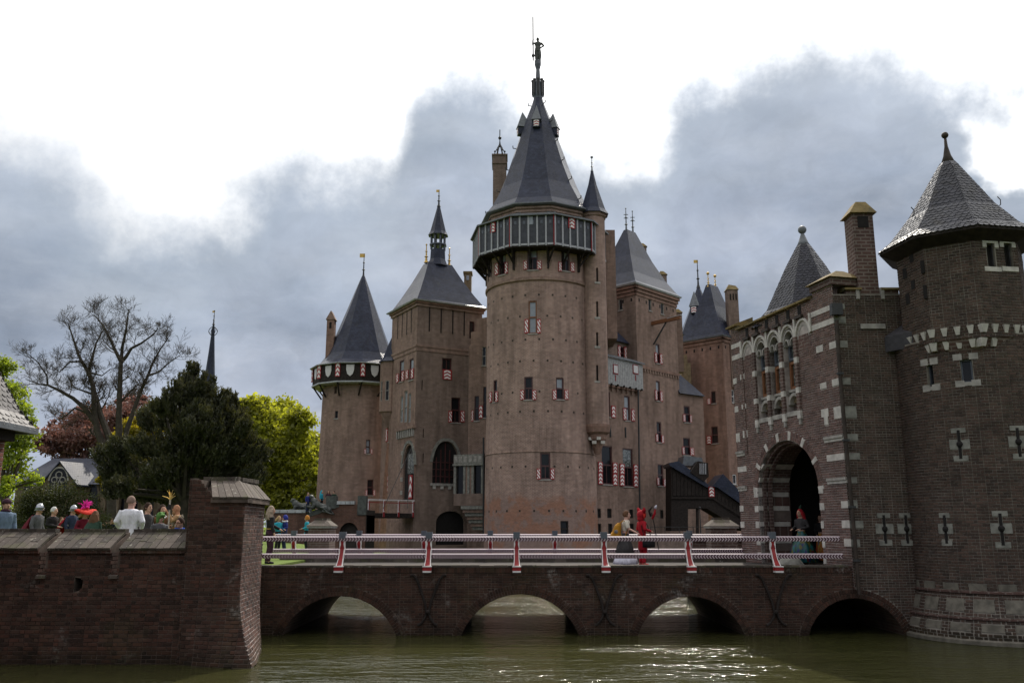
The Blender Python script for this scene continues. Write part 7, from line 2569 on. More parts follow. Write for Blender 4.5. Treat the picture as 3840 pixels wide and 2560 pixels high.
A.z = B.z = (A.z + B.z) / 2
back = Vector((1.0, 3.4, 0))
m = MB()
m.poly([Vector((A.x, 98, LZ - .3)), Vector((B.x, 98, LZ - .3)), B, Cx, A]); m.poly([Vector((B.x, 98, LZ - .3)), Vector((B.x, 98, LZ - .3)) + back, B + back, B]); m.poly([Vector((A.x, 98, LZ - .3)) + back, Vector((A.x, 98, LZ - .3)), A, A + back])
m.build('transept_wall', 'stone_church', chu)
m = MB()
o_ = Vector((.3, 0, -.25))
m.hexa([B + o_ + Vector((0, -.2, -.12)), B + o_ + back + Vector((0, 0, -.12)), Cx + back + Vector((0, 0, -.12)), Cx + Vector((0, -.2, -.12))], [B + o_ + Vector((0, -.2, .06)), B + o_ + back + Vector((0, 0, .06)), Cx + back + Vector((0, 0, .06)), Cx + Vector((0, -.2, .06))])
m.build('transept_roof', 'slate_church', chu)
m = MB()
o2 = Vector((-.3, 0, -.25))
m.hexa([Cx + Vector((0, -.2, -.1)), Cx + back + Vector((0, 0, -.1)), A + o2 + back + Vector((0, 0, -.1)), A + o2 + Vector((0, -.2, -.1))], [Cx + Vector((0, -.2, .05)), Cx + back + Vector((0, 0, .05)), A + o2 + back + Vector((0, 0, .05)), A + o2 + Vector((0, -.2, .05))])
m.build('transept_roof', 'slate_church', chu)
TW = Plane((A.x, 97.98), (B.x, 97.98))
u, v = TW.px(221, 1795)
q = pointed(u - 1.0, u + 1.0, v - 1.8, v - .2, v + 1.15)
m = MB(); m.poly([TW.map(*p, .03) for p in q]); m.build('tracery_window', 'glass', chu)
arch_ring(TW, u - 1.15, u + 1.15, v - .2, v + 1.32, .16, 0, .12, 'stone_pale', chu, shape=pointed, name='window_surround')
for cx_, cz_, r_ in ((u, v + .45, .34), (u - .45, v - .1, .3), (u + .45, v - .1, .3)):
    m = MB(); m.tube([TW.map(cx_ + r_ * math.cos(k * PI / 6), cz_ + r_ * math.sin(k * PI / 6), .08) for k in range(13)], .06, 4); m.build('tracery', 'stone_pale', chu)
for du in (-.4, 0, .4):
    slab(TW, 'mullion', u + du - .04, u + du + .04, v - 1.8, v - .2, 0, .08, 'stone_pale', chu)
sp = thing('church_spire', 'slender blue slate church spire with gilt cockerel behind the pine', 'spire', (-43.6, 125, LZ))
SC = (atY(795, 1300, 125).x, 125.0)
zs2 = lambda y: atY(795, y, 125).z
m = MB(); m.box(SC[0] - 2, SC[0] + 2, 123, 127, LZ - .2, 15); m.build('belfry', 'stone_church', sp)
spire(SC, [(2.6, 15), (1.6, 17.5), (.82, zs2(1450)), (.42, zs2(1320)), (.2, zs2(1240)), (.1, zs2(1215))], 8, PI / 8, 'slate_church', sp, 'spire_roof')
finial(SC, zs2(1218), zs2(1165), sp, .1, .1, .3)
for k in range(4):
    a = k * PI / 4
    m = MB()
    m.tube([(SC[0] + math.cos(a) * .65 * math.sin(t_ * PI / 10), SC[1] + math.sin(a) * .65 * math.sin(t_ * PI / 10), zs2(1262) + (zs2(1222) - zs2(1262)) * t_ / 10) for t_ in range(11)], .04, 4)
    m.tube([(SC[0] - math.cos(a) * .65 * math.sin(t_ * PI / 10), SC[1] - math.sin(a) * .65 * math.sin(t_ * PI / 10), zs2(1262) + (zs2(1222) - zs2(1262)) * t_ / 10) for t_ in range(11)], .04, 4)
    m.build('wire_crown', 'iron', sp)
# ------------------------------------------------------------------ people
def cloth(name, col):
    def f(t):
        p = pos(t)
        n = t.noise(t.vm('MULTIPLY', p, (1, 1, .45)), 9.0, 4.0, .6)
        n2 = t.noise(p, 40.0, 3.0)
        c = t.mix(t.step(n, .3, .7), tuple(x * .84 for x in col), tuple(min(1, x * 1.12) for x in col))
        return pbr(t, c, .85, t.m('ADD', n, t.m('MULTIPLY', n2, .15)), .8, .05, .2)
    return mat(name, f)
for n_, c_ in dict(skin=(.50, .30, .22), skin_pink=(.55, .33, .27), skin_tan=(.38, .19, .11), black=(.018, .017, .018), navy=(.025, .032, .065), denim=(.13, .18, .26), white=(.74, .74, .80), cream=(.55, .50, .42), grey=(.16, .16, .17), slate=(.10, .10, .11),
                   maroon=(.12, .008, .02), red=(.34, .012, .022), scarlet=(.50, .03, .02), magenta=(.75, .04, .38), green=(.02, .045, .03), moss=(.10, .22, .06), brown=(.17, .085, .04), tan=(.30, .18, .09), fur=(.38, .33, .27), teal=(.03, .32, .42), blue=(.03, .09, .42), indigo=(.03, .04, .19),
                   mustard=(.36, .17, .02), plum=(.05, .02, .035), hair_dark=(.035, .018, .012), hair_brown=(.11, .055, .03), hair_blond=(.36, .24, .12), hair_ash=(.27, .21, .16), hair_white=(.55, .54, .53), hair_orange=(.48, .20, .04), hair_blue=(.025, .035, .22), hair_red=(.30, .012, .02), hair_stub=(.22, .15, .12), charcoal=(.05, .046, .048), lilac=(.62, .60, .70)).items():
    cloth('cloth_' + n_, c_)
plain('steel', (.30, .31, .33), .25, .3, 6.0, .5, 1.0)
def peacock(t):
    p = pos(t)
    v = t.n('ShaderNodeTexVoronoi', Vector=t.vm('MULTIPLY', p, (1, 1, .55)), Scale=14.0)
    c = t.ramp(t.n('ShaderNodeSeparateXYZ', Vector=v.outputs['Color']).outputs[0], [(0.0, (.01, .07, .06)), (.3, (.008, .10, .11)), (.5, (.015, .02, .12)), (.65, (.11, .10, .02)), (.8, (.01, .05, .02)), (.95, (.1, .01, .01))], 'CONSTANT')
    return pbr(t, c, .5, v.outputs[0], .3, .01, .5)
mat('cloth_peacock', peacock)
def sunset(t):
    p = pos(t)
    n = t.noise(t.vm('MULTIPLY', p, (1, 1, .4)), 7.0, 2.0)
    c = t.ramp(n, [(.3, (.03, .05, .25)), (.45, (.40, .26, .05)), (.55, (.42, .10, .02)), (.7, (.30, .03, .02))])
    return pbr(t, c, .7)
mat('cloth_sunset', sunset)

ARMS = dict(side=((.29, .05, 1.17), (.24, -.14, .99)), down=((.245, .02, 1.17), (.255, -.06, .93)), front=((.26, .02, 1.18), (.07, -.25, 1.13)), camera=((.25, -.08, 1.2), (.07, -.26, 1.45)), hip=((.36, .08, 1.19), (.2, -.06, 1.04)),
            fwd=((.25, -.08, 1.18), (.2, -.36, 1.04)), back=((.25, .14, 1.2), (.2, .2, .98)), bent=((.27, .04, 1.17), (.16, -.24, 1.10)), lap=((.25, -.02, 1.16), (.1, -.2, .98)), raise_=((.28, -.12, 1.28), (.2, -.26, 1.52)), phone=((.25, -.02, 1.18), (.12, -.2, 1.32)))
def remesh(o, size):
    m = o.modifiers.new('remesh', 'REMESH'); m.mode = 'VOXEL'; m.voxel_size = size; m.use_smooth_shade = True
    s = o.modifiers.new('smooth', 'SMOOTH'); s.factor = .5; s.iterations = 2
    return o
def ell(c, rx, ry, n=14):
    return [Vector((c[0] + rx * math.cos(2 * PI * k / n), c[1] + ry * math.sin(2 * PI * k / n), c[2])) for k in range(n)]
def drape(m, rings, folds=0, amp=.0, n=40, ph=0.0):
    """stack of elliptical rings with fold ripples: (cx,cy,z,rx,ry,ripple)"""
    R = []
    for cx, cy, z, rx, ry, k in rings:
        R.append([Vector((cx + rx * math.cos(a) * (1 + k * amp * math.sin(folds * a + ph)), cy + ry * math.sin(a) * (1 + k * amp * math.sin(folds * a + ph)), z)) for a in [2 * PI * i / n for i in range(n)]])
    m.loft(R)
def person(label, x, y, h, rz, top='black', hem=.88, sleeve=1.0, legs=('trousers', 'black'), hair=('short', 'hair_brown'), arms=('down', 'down'), skin='skin', z=LZ, extra=None, group=None, drop=0.0, lean=0.0, female=False, head_turn=0.0, shoes='black', bulk=1.0):
    T = thing('person', label, 'person', (x, y, z), rad(rz), group)
    s = h / 1.75 if not drop else 1.0
    S = lambda p: Vector(p) * s
    def up(p):        # torso joints: lowered when crouching, tipped forward by lean
        q = Vector(p); k = q.z - .9
        q.z -= drop
        if lean:
            q.y -= math.sin(lean) * k; q.z -= (1 - math.cos(lean)) * k
        return q * s
    w = (.92 if female else 1.0)
    hd = up((0, -.025, 1.612)); ch_ = Matrix.Rotation(rad(head_turn), 3, 'Z')
    hp_ = lambda p: hd + ch_ @ (Vector(p) * s)
    body = MB()
    body.ball(hd, .083 * s, .098 * s, .125 * s, 14, 10)
    body.ball(hp_((0, -.035, -.06)), .06 * s, .062 * s, .062 * s, 10, 8)
    body.tube([hp_((0, -.085, .02)), hp_((0, -.118, -.022)), hp_((0, -.09, -.035))], [.012 * s, .02 * s, .012 * s], 6)
    for e in (-1, 1):
        body.ball(hp_((e * .084, .008, -.005)), .013 * s, .024 * s, .034 * s, 6, 5)
    body.tube([up((0, .0, 1.42)), up((0, -.008, 1.56))], [.075 * s, .062 * s], 10)
    tor = [(.92, .155, .105), (1.0, .142 * w, .098), (1.1, .138 * w, .096), (1.22, .158 * w, .108), (1.33, .172 * w, .112), (1.41, .155 * w, .094), (1.455, .09, .066)]
    R = [ell(up((0, .0, zz)), rx * s * bulk, ry * s * bulk) for zz, rx, ry in tor]
    body.loft(R)
    kn, an = [], []
    for e in (-1, 1):
        hip = up((e * .088, 0, .92))
        knee = S((e * .1, -.04 - drop * .75, .5 - drop * .12)); ank = S((e * .1, .03 + drop * .1, .085))
        kn.append((hip, knee, ank))
        body.tube([hip, hip.lerp(knee, .45), knee, knee.lerp(ank, .35), ank], [.088 * s, .078 * s, .056 * s, .058 * s, .038 * s], 10)
        body.tube([ank + S((0, .03, -.045)), ank + S((0, -.06, -.045)), ank + S((0, -.16, -.06))], [.042 * s, .042 * s, .03 * s], 8)
    armj = []
    for e, a in zip((-1, 1), arms):
        el_, wr = ARMS[a]
        sh = up((e * .178 * w, .0, 1.395)); elb = up((e * el_[0] * w, el_[1], el_[2])); wri = up((e * wr[0], wr[1], wr[2]))
        armj.append((sh, elb, wri))
        body.tube([sh, sh.lerp(elb, .5), elb, elb.lerp(wri, .4), wri], [.054 * s, .046 * s, .038 * s, .037 * s, .026 * s], 9)
        d = (wri - elb).normalized(); sd = d.cross(Vector((0, 0, 1)))
        sd = sd.normalized() if sd.length > .05 else Vector((0, 1, 0))
        pm = wri + d * .055 * s
        body.tube([wri, pm, pm + d * .035 * s], [.028 * s, .036 * s, .032 * s], 8, squash=.6)
        for i, ln in enumerate((.055, .066, .062, .048)):
            f0 = pm + d * .03 * s + sd * (i - 1.5) * .018 * s
            body.tube([f0, f0 + d * ln * .6 * s, f0 + (d * ln + Vector((0, -.012, -.018))) * s], [.0105 * s, .0105 * s, .009 * s], 5)
        body.tube([wri + d * .03 * s - sd * .03 * s, pm - sd * .05 * s, pm - sd * .055 * s + d * .035 * s], [.013 * s, .012 * s, .01 * s], 5)
    b = remesh(body.build('body', 'cloth_' + skin, None), .0135 * s)
    def put(o):
        o.parent = T; return o
    put(b)
    for e in (-1, 1):
        m = MB(); m.ball(hp_((e * .032, -.088, .012)), .011 * s, .008 * s, .008 * s, 6, 5); put(m.build('eye', 'cloth_hair_dark', None))
        m = MB(); m.tube([hp_((e * .018, -.094, .034)), hp_((e * .05, -.084, .036))], .005 * s, 4); put(m.build('eyebrow', 'cloth_' + hair[1] if hair[1] else 'cloth_hair_dark', None))
    m = MB(); m.ball(hp_((0, -.092, -.066)), .024 * s, .008 * s, .007 * s, 8, 5); put(m.build('mouth', 'cloth_maroon', None))
    # upper garment
    if top:
        m = MB()
        g_ = .016
        rg = [ell(up((0, 0, hem)), (.155 + g_ + (.03 if hem < .8 else 0)) * s * bulk, (.115 + g_) * s * bulk)] if hem < .9 else []
        for zz, rx, ry in tor:
            if zz > hem + .02:
                rg.append(ell(up((0, 0, zz)), (rx + g_) * s * bulk, (ry + g_) * s * bulk))
        m.loft(rg)
        for sh, elb, wri in armj:
            if sleeve >= .9:
                m.tube([sh + S((0, 0, .005)), sh.lerp(elb, .5), elb, elb.lerp(wri, .5), elb.lerp(wri, sleeve * .97)], [.072 * s * bulk, .062 * s * bulk, .055 * s * bulk, .05 * s * bulk, .042 * s], 10)
            elif sleeve > 0:
                m.tube([sh + S((0, 0, .005)), sh.lerp(elb, .5), sh.lerp(elb, min(1, sleeve * 1.6))], [.074 * s, .072 * s, .068 * s], 10)
        put(remesh(m.build('coat' if hem < .7 else 'jacket', 'cloth_' + top, None), .017 * s))
    kind, lm_ = legs[0], legs[1]
    if kind == 'trousers':
        m = MB()
        m.loft([ell(up((0, 0, zz)), (rx + .01) * s, (ry + .01) * s) for zz, rx, ry in ((.86, .15, .11), (.94, .158, .112), (1.02, .15, .106))])
        for hip, knee, ank in kn:
            m.tube([hip, hip.lerp(knee, .5), knee, knee.lerp(ank, .5), ank], [.1 * s, .092 * s, .074 * s, .07 * s, .062 * s], 10)
        put(remesh(m.build('trousers', 'cloth_' + lm_, None), .018 * s))
    else:
        hz = legs[2] if len(legs) > 2 else .1
        wd = legs[3] if len(legs) > 3 else .34
        m = MB()
        zt_ = 1.04 - drop
        drape(m, [(0, 0, zt_ * s, .135 * s, .1 * s, 0), (0, 0, (zt_ - .1) * s, .17 * s, .14 * s, .3), (0, .02 * s, (zt_ + hz) * .5 * s, (wd * .72) * s, wd * .66 * s, .8), (0, .03 * s, hz * s, wd * s, wd * .92 * s, 1.0)], 9, .07)
        put(m.build('skirt', 'cloth_' + lm_, None, smooth=True))
    for hip, knee, ank in kn:
        m = MB(); m.tube([ank + S((0, .045, -.04)), ank + S((0, -.06, -.042)), ank + S((0, -.17, -.055))], [.046 * s, .047 * s, .034 * s], 8, squash=.85); put(m.build('shoe', 'cloth_' + shoes, None, smooth=True))
    # hair
    st, hm = hair
    if st != 'none':
        m = MB()
        rr2 = random.Random(int(x * 100) + int(y * 10))
        if st in ('short', 'long', 'curly', 'bob', 'updo', 'wig'):
            k = 1.08 if st != 'wig' else 1.3
            R2 = []
            for i in range(0, 9):
                a = -PI * .16 + (PI * .66) * i / 8
                R2.append([hp_((.091 * k * math.cos(a) * math.cos(t_), .022 + (.106 * k * math.cos(a)) * math.sin(t_) * (1 if math.sin(t_) > 0 else .80 + .25 * (i / 8)), .012 + .134 * k * math.sin(a))) for t_ in [2 * PI * j / 14 for j in range(14)]])
            m.loft(R2[1:] if st == 'short' else R2[0:])
        if st in ('long', 'curly', 'bob'):
            ln = {'long': .36, 'curly': .34, 'bob': .16}[st]
            for i in range(11):
                t_ = -.35 + (PI + .7) * i / 10
                p0 = hp_((.088 * math.cos(t_), .03 + .09 * math.sin(t_), .04))
                wv = .03 if st == 'curly' else .008
                pts = [p0 + Vector((rr2.uniform(-wv, wv) + .02 * math.cos(t_) * j, .015 * j + rr2.uniform(-wv, wv), -ln * j / 4)) * s for j in range(5)]
                m.tube(pts, [.03 * s, .036 * s, .036 * s, .03 * s, .012 * s], 6)
        if st == 'updo':
            m.ball(hp_((0, .1, .03)), .055 * s)
            for i in range(6):
                m.ball(hp_((rr2.uniform(-.05, .05), .06 + rr2.uniform(0, .05), rr2.uniform(-.05, .1))), .035 * s, n=7, m=5)
        put(remesh(m.build('hair', 'cloth_' + hm, None), .016 * s))
    if extra:
        extra(T, s, hp_, up, armj, put)
    return T
def helmet(T, s, hp_, up, armj, put):
    m = MB(); m.lathe((0, 0, 0), [(.118, -.02), (.112, .05), (.085, .12), (.04, .155), (.01, .165)], 14)
    m.v = [tuple(hp_(v)) for v in m.v]; put(m.build('helmet', 'steel', None, smooth=True))
    m = MB(); m.loft([[hp_((.125 * math.cos(t_) * k, .125 * math.sin(t_) * k, zz)) for t_ in [2 * PI * j / 16 for j in range(16)]] for k, zz in ((.92, -.03), (1.06, -.035), (1.06, -.015), (.92, -.01))]); put(m.build('helmet_rim', 'steel', None))
def cape(col, wide=.42, zb=.45, off=.12):
    def f(T, s, hp_, up, armj, put):
        m = MB()
        R = []
        for zz, rx, yo in ((1.45, .17, .09), (1.3, .23, .2), (1.0, .28, .32 + off * .5), (zb, wide, .46 + off)):
            ring_ = []
            for j in range(13):
                a = PI * (.02 + .96 * j / 12)
                rp_ = 1 + .06 * math.sin(j * 2.2)
                ring_.append(up((rx * math.cos(a) * rp_, yo * .4 + yo * .8 * math.sin(a) * rp_, zz)))
            R.append(ring_)
        inner = [[p + Vector((0, -.02, 0)) for p in r] for r in R]
        m.loft(R, False, closed=False); m.loft([r[::-1] for r in inner], False, closed=False)
        put(m.build('cape', 'cloth_' + col, None, smooth=True))
    return f
def both(*fs):
    def f(*a):
        for q in fs:
            q(*a)
    return f
def camera_thing(label, x, y, z):
    T = thing('hand_camera', label, 'camera', (x, y, z))
    for nm, bx in (('camera_body', (-.07, .07, -.04, .04, -.05, .05)), ('viewfinder', (-.03, .03, -.03, .03, .05, .075))):
        m = MB(); m.box(*bx); o = m.build(nm, 'cloth_black', None); o.parent = T
    m = MB(); m.tube([(0.04, 0, 0), (.16, 0, 0)], [.04, .036], 10); o = m.build('lens', 'cloth_slate', None); o.parent = T
def at_px(px, Y):
    return atY(px, 1990, Y).x
PP_ = lambda label, px, Y, h, rz, **k: person(label, at_px(px, Y), Y, h, rz, **k)

def cap_(col):
    def f(T, s, hp_, up, armj, put):
        m = MB(); m.lathe((0, 0, 0), [(.106, .03), (.106, .07), (.085, .125), (.03, .145)], 14); m.v = [tuple(hp_((v[0], v[1] * 1.1 + .01, v[2]))) for v in m.v]; put(m.build('cap', 'cloth_' + col, None, smooth=True))
    return f
def scarf(col, r=.085):
    def f(T, s, hp_, up, armj, put):
        m = MB(); m.tube([up((r * math.cos(k * PI / 6), r * .9 * math.sin(k * PI / 6) - .01, 1.47 + .01 * math.sin(k))) for k in range(13)], .035 * s, 7); put(m.build('scarf', 'cloth_' + col, None, smooth=True))
    return f
def glasses(T, s, hp_, up, armj, put):
    m = MB()
    for e in (-1, 1):
        m.tube([hp_((e * .034 + .024 * math.cos(k * PI / 4), -.108, .012 + .018 * math.sin(k * PI / 4))) for k in range(9)], .004 * s, 4)
        m.tube([hp_((e * .058, -.106, .014)), hp_((e * .086, .0, .016))], .004 * s, 4)
    m.tube([hp_((-.01, -.11, .016)), hp_((.01, -.11, .016))], .004 * s, 4)
    put(m.build('glasses', 'cloth_black', None))
LG = 'visitors on the lawn behind the moat wall'
PP_('person in denim jacket and dark beanie at the left edge behind the wall', 12, 22.3, 1.79, 55, top='denim', legs=('trousers', 'slate'), extra=both(cap_('plum'), scarf('plum')), group=LG, bulk=1.12)
PP_('person in steel helmet and long maroon cape with white breeches, leftmost of the two helmeted', 137, 25.4, 1.74, 85, top='slate', legs=('skirt', 'white', .5, .27), hair=('short', 'hair_dark'), extra=both(helmet, cape('maroon')), group=LG)
PP_('white-haired person in black jacket holding a camera beside the maroon cape', 194, 28.8, 1.73, 80, top='black', legs=('trousers', 'black'), hair=('short', 'hair_white'), arms=('front', 'front'), group=LG, bulk=1.08)
q_ = atY(208, 1945, 28.7)
camera_thing('small black camera held by the white-haired visitor', at_px(194, 28.8) + .36, 28.78, LZ + 1.15)
PP_('person in steel helmet with navy tunic and spread red cape beside the big red hat', 266, 29.0, 1.78, 75, top='navy', legs=('trousers', 'slate'), hair=('short', 'hair_dark'), extra=both(helmet, cape('red', .5, .35, .4)), group=LG)
PP_('small dark-dressed photographer behind the red cape', 226, 42.0, 1.55, 60, top='slate', hair=('short', 'hair_brown'), arms=('camera', 'camera'), group=LG)
def big_hat(T, s, hp_, up, armj, put):
    m = MB()
    R = []
    for r0, dz in ((.105, .06), (.2, .085), (.3, .045), (.335, .0), (.335, -.012), (.3, .03), (.2, .068), (.105, .045)):
        R.append([hp_((r0 * math.cos(t_), r0 * .95 * math.sin(t_), .05 + dz + .07 * math.cos(2 * t_ + .6) * (r0 / .335) ** 2)) for t_ in [2 * PI * j / 28 for j in range(28)]])
    m.loft(R, False); hat = put(m.build('hat_brim', 'cloth_scarlet', None, smooth=True))
    m = MB(); m.lathe((0, 0, 0), [(.11, .06), (.105, .14), (.08, .18), (.02, .19)], 14); m.v = [tuple(hp_(v)) for v in m.v]; put(m.build('hat_crown', 'cloth_red', None, smooth=True))
    m = MB()
    r3 = random.Random(3)
    for i in range(9):
        m.ball(hp_((r3.uniform(-.09, .11), r3.uniform(-.1, .1), .17 + r3.uniform(-.02, .06))), .04 * s, n=7, m=5)
    put(m.build('hat_flower', 'cloth_magenta', None, smooth=True))
    m = MB()
    for i in range(46):
        a = r3.uniform(-1.1, 1.0); L = r3.uniform(.16, .34)
        st_ = hp_((.02 + r3.uniform(-.05, .05), r3.uniform(-.06, .06), .2))
        en = st_ + Vector((math.sin(a) * L * .8, r3.uniform(-.1, .1), math.cos(a) * L * .8)) * s
        md = st_.lerp(en, .55) + Vector((0, 0, .05)) * s
        m.tube([st_, md, en], [.012 * s, .014 * s, .003 * s], 4)
    put(m.build('hat_feather', 'cloth_magenta', None))
PP_('person in crimson dress under a huge red hat with pink feather', 312, 26.0, 1.60, 60, top='maroon', legs=('skirt', 'maroon', .08, .4), hair=('bob', 'hair_blond'), arms=('bent', 'raise_'), extra=big_hat, group=LG, female=True, bulk=1.05)
PP_('person with long brown hair in dark green cloak in front of the red hat', 352, 24.2, 1.53, 165, top='green', legs=('skirt', 'green', .08, .36), hair=('long', 'hair_brown'), arms=('front', 'front'), extra=cape('green', .36, .6, .05), group=LG, female=True)
PP_('crouching photographer in black, left one of two far across the lawn', 400, 52.0, 1.6, -20, top='black', arms=('camera', 'camera'), hair=('short', 'hair_stub'), group=LG, drop=.3)
PP_('crouching photographer in black beside the white coat, far across the lawn', 432, 54.0, 1.65, 10, top='plum', arms=('camera', 'camera'), hair=('short', 'hair_dark'), group=LG, drop=.28)
PP_('dark-dressed visitor with raised camera between the two crouching photographers', 416, 50.0, 1.66, 30, top='navy', arms=('camera', 'camera'), hair=('short', 'hair_brown'), group=LG, drop=.2)
PP_('small figure in brown coat just right of the white coat, far across the lawn', 446, 47.0, 1.55, -40, top='brown', hair=('bob', 'hair_dark'), group=LG)
def coat_tails(T, s, hp_, up, armj, put):
    m = MB()
    R = []
    for zz, rx, ry in ((1.02, .175, .135), (.85, .2, .16), (.6, .215, .175), (.42, .225, .185)):
        R.append([Vector((rx * math.cos(a) * (1 + .03 * math.sin(7 * a)), ry * math.sin(a), zz)) * s for a in [-PI * .42 + PI * 1.84 * j / 20 for j in range(21)]])
    m.loft(R, False, closed=False); put(m.build('coat_tail', 'cloth_white', None, smooth=True))
PP_('nearly bald person in bright white coat seen from behind', 484, 22.4, 1.86, 188, top='white', hem=.6, legs=('trousers', 'white'), hair=('short', 'hair_stub'), arms=('side', 'side'), skin='skin_pink', extra=both(glasses, coat_tails), group=LG, head_turn=-35, bulk=1.22, shoes='slate')
PP_('dark-haired person in black beside the white coat', 547, 23.7, 1.73, 70, top='charcoal', legs=('trousers', 'black'), hair=('updo', 'hair_dark'), group=LG, female=True, arms=('down', 'bent'))
def collar(T, s, hp_, up, armj, put):
    m = MB()
    for e in (-1, 1):
        m.hexa([up((e * .02, -.13, 1.36)), up((e * .13, -.08, 1.42)), up((e * .16, .05, 1.44)), up((e * .03, -.06, 1.46))], [up((e * .02, -.15, 1.39)), up((e * .15, -.09, 1.46)), up((e * .18, .06, 1.47)), up((e * .03, -.05, 1.49))])
    put(m.build('collar', 'cloth_white', None))
PP_('long-haired person in brown coat with white collar behind the green cap', 603, 24.6, 1.70, 40, top='brown', hem=.5, legs=('trousers', 'hair_brown'), hair=('long', 'hair_dark'), arms=('bent', 'bent'), extra=collar, group=LG)
def dragon_cap(T, s, hp_, up, armj, put):
    m = MB(); m.ball(hp_((0, .02, .05)), .125 * s, .14 * s, .13 * s, 14, 9); m.ball(hp_((0, -.12, .07)), .075 * s, .09 * s, .05 * s)
    m.ball(hp_((.075, .03, -.06)), .04 * s, .08 * s, .11 * s); m.ball(hp_((-.075, .03, -.06)), .04 * s, .08 * s, .11 * s)
    for e in (-1, 1):
        m.ball(hp_((e * .06, -.06, .15)), .035 * s)
    put(remesh(m.build('cap', 'cloth_moss', None), .016))
PP_('child in green dragon cap and grey padded jacket behind the wall', 597, 22.1, 1.44, 50, top='slate', legs=('trousers', 'navy'), hair=('none', None), extra=dragon_cap, group=LG, bulk=1.15, skin='skin_pink')
stf = thing('claw_staff', 'tall pale staff topped with gold claw of twigs', 'staff', (at_px(634, 23.4), 23.4, LZ))
zt_ = atY(630, 1873, 23.4).z - LZ
m = MB(); m.tube([(0, 0, 0), (-.02, 0, zt_ * .5), (-.035, 0, zt_)], .022, 7); o = m.build('shaft', 'cloth_fur', None); o.parent = stf
m = MB(); m.tube([(-.03, 0, zt_ * .86), (-.032, 0, zt_ * .93)], .032, 7); o = m.build('grip', 'cloth_black', None); o.parent = stf
for dx, dz in ((-.22, .1), (-.1, .24), (-.06, .27), (.0, .2), (.05, .25), (.1, .17), (.12, .1)):
    m = MB(); m.tube([(-.035, 0, zt_), (-.035 + dx * .4, .02, zt_ + dz * .6), (-.035 + dx, .01, zt_ + dz)], [.016, .011, .005], 5); o = m.build('claw', 'gilt', None); o.parent = stf
def fur(T, s, hp_, up, armj, put):
    m = MB(); r4 = random.Random(8)
    for i in range(60):
        a = r4.uniform(0, 2 * PI); zz = r4.uniform(1.18, 1.46)
        p = up((.19 * math.cos(a), .13 * math.sin(a), zz))
        m.tube([p, p + Vector((math.cos(a) * .05, math.sin(a) * .05, -.06)) * s], [.03 * s, .006 * s], 4)
    put(m.build('fur_mantle', 'cloth_fur', None))
    m = MB(); m.ball(hp_((0, -.06, -.1)), .062 * s, .055 * s, .08 * s); put(m.build('beard', 'cloth_tan', None, smooth=True))
PP_('bald bearded person in pale fur mantle next to the pier', 660, 24.6, 1.72, -70, top='tan', hair=('none', None), arms=('bent', 'raise_'), skin='skin_tan', extra=fur, group=LG, bulk=1.1)
PP_('crouching person with glasses and bright blue scarf next to the pier', 674, 22.2, 1.75, -25, top='navy', hair=('short', 'hair_dark'), extra=both(glasses, scarf('blue', .1), cape('blue', .25, .9, 0)), group=LG, drop=.42, arms=('lap', 'lap'))
def belt(T, s, hp_, up, armj, put):
    m = MB(); drape(m, [(0, 0, 1.04 * s, .165 * s, .125 * s, 0), (0, 0, 1.07 * s, .165 * s, .125 * s, 0)]); put(m.build('belt', 'gilt', None))
PP_('person with long curly ash-blond hair in black with gold belt at the bridge end', 1012, 27.8, 1.74, 120, top='black', legs=('trousers', 'plum'), hair=('curly', 'hair_ash'), arms=('down', 'fwd'), extra=belt, female=True)
PP_('fair-haired person in turquoise top beside the blue wig, far bank', 1043, 40.0, 1.58, 60, top='teal', legs=('trousers', 'black'), hair=('bob', 'hair_blond'), arms=('bent', 'bent'))
PP_('person in blue wig and indigo costume with white cape collar', 1068, 40.3, 1.6, -60, top='indigo', legs=('trousers', 'navy'), hair=('wig', 'hair_blue'), arms=('bent', 'bent'), extra=scarf('white', .13))
PP_('person with orange hair in turquoise coat walking left past the low pier', 1150, 43.5, 1.62, -70, top='teal', hem=.7, legs=('trousers', 'black'), hair=('wig', 'hair_orange'), arms=('down', 'bent'), female=True)
# on the approach ramp
RZ1 = za(1930)
m = MB(); m.box(WA.map(step_u2 - 1.2, 0).x, WA.map(WA.L, 0).x, YA + .55, YA + 5, 2, RZ1 + .45); m.build('upper_roadway', 'paving', apb)
RG = 'visitors on the castle approach'
person('person in dark blue standing between the two bronze lions', at_px(1148, 76.7), 76.75, 1.7, 60, top='indigo', legs=('trousers', 'navy'), hair=('short', 'hair_stub'), z=za(1922), group=RG)
person('person in bright turquoise hooded cloak on the castle approach', at_px(1200, 78.3), 78.3, 1.68, 70, top='teal', hair=('long', 'teal'), z=RZ1 + .45, group=RG, female=True)
person('person in dark plum top, middle of three on the castle approach', at_px(1226, 78.3), 78.3, 1.68, 0, top='plum', hair=('long', 'hair_brown'), z=RZ1 + .45, group=RG, arms=('bent', 'bent'))
person('person in black with green sleeves, nearest the castle on the approach', at_px(1246, 78.3), 78.3, 1.66, -30, top='green', hair=('short', 'hair_dark'), z=RZ1 + .45, group=RG, arms=('bent', 'hip'))
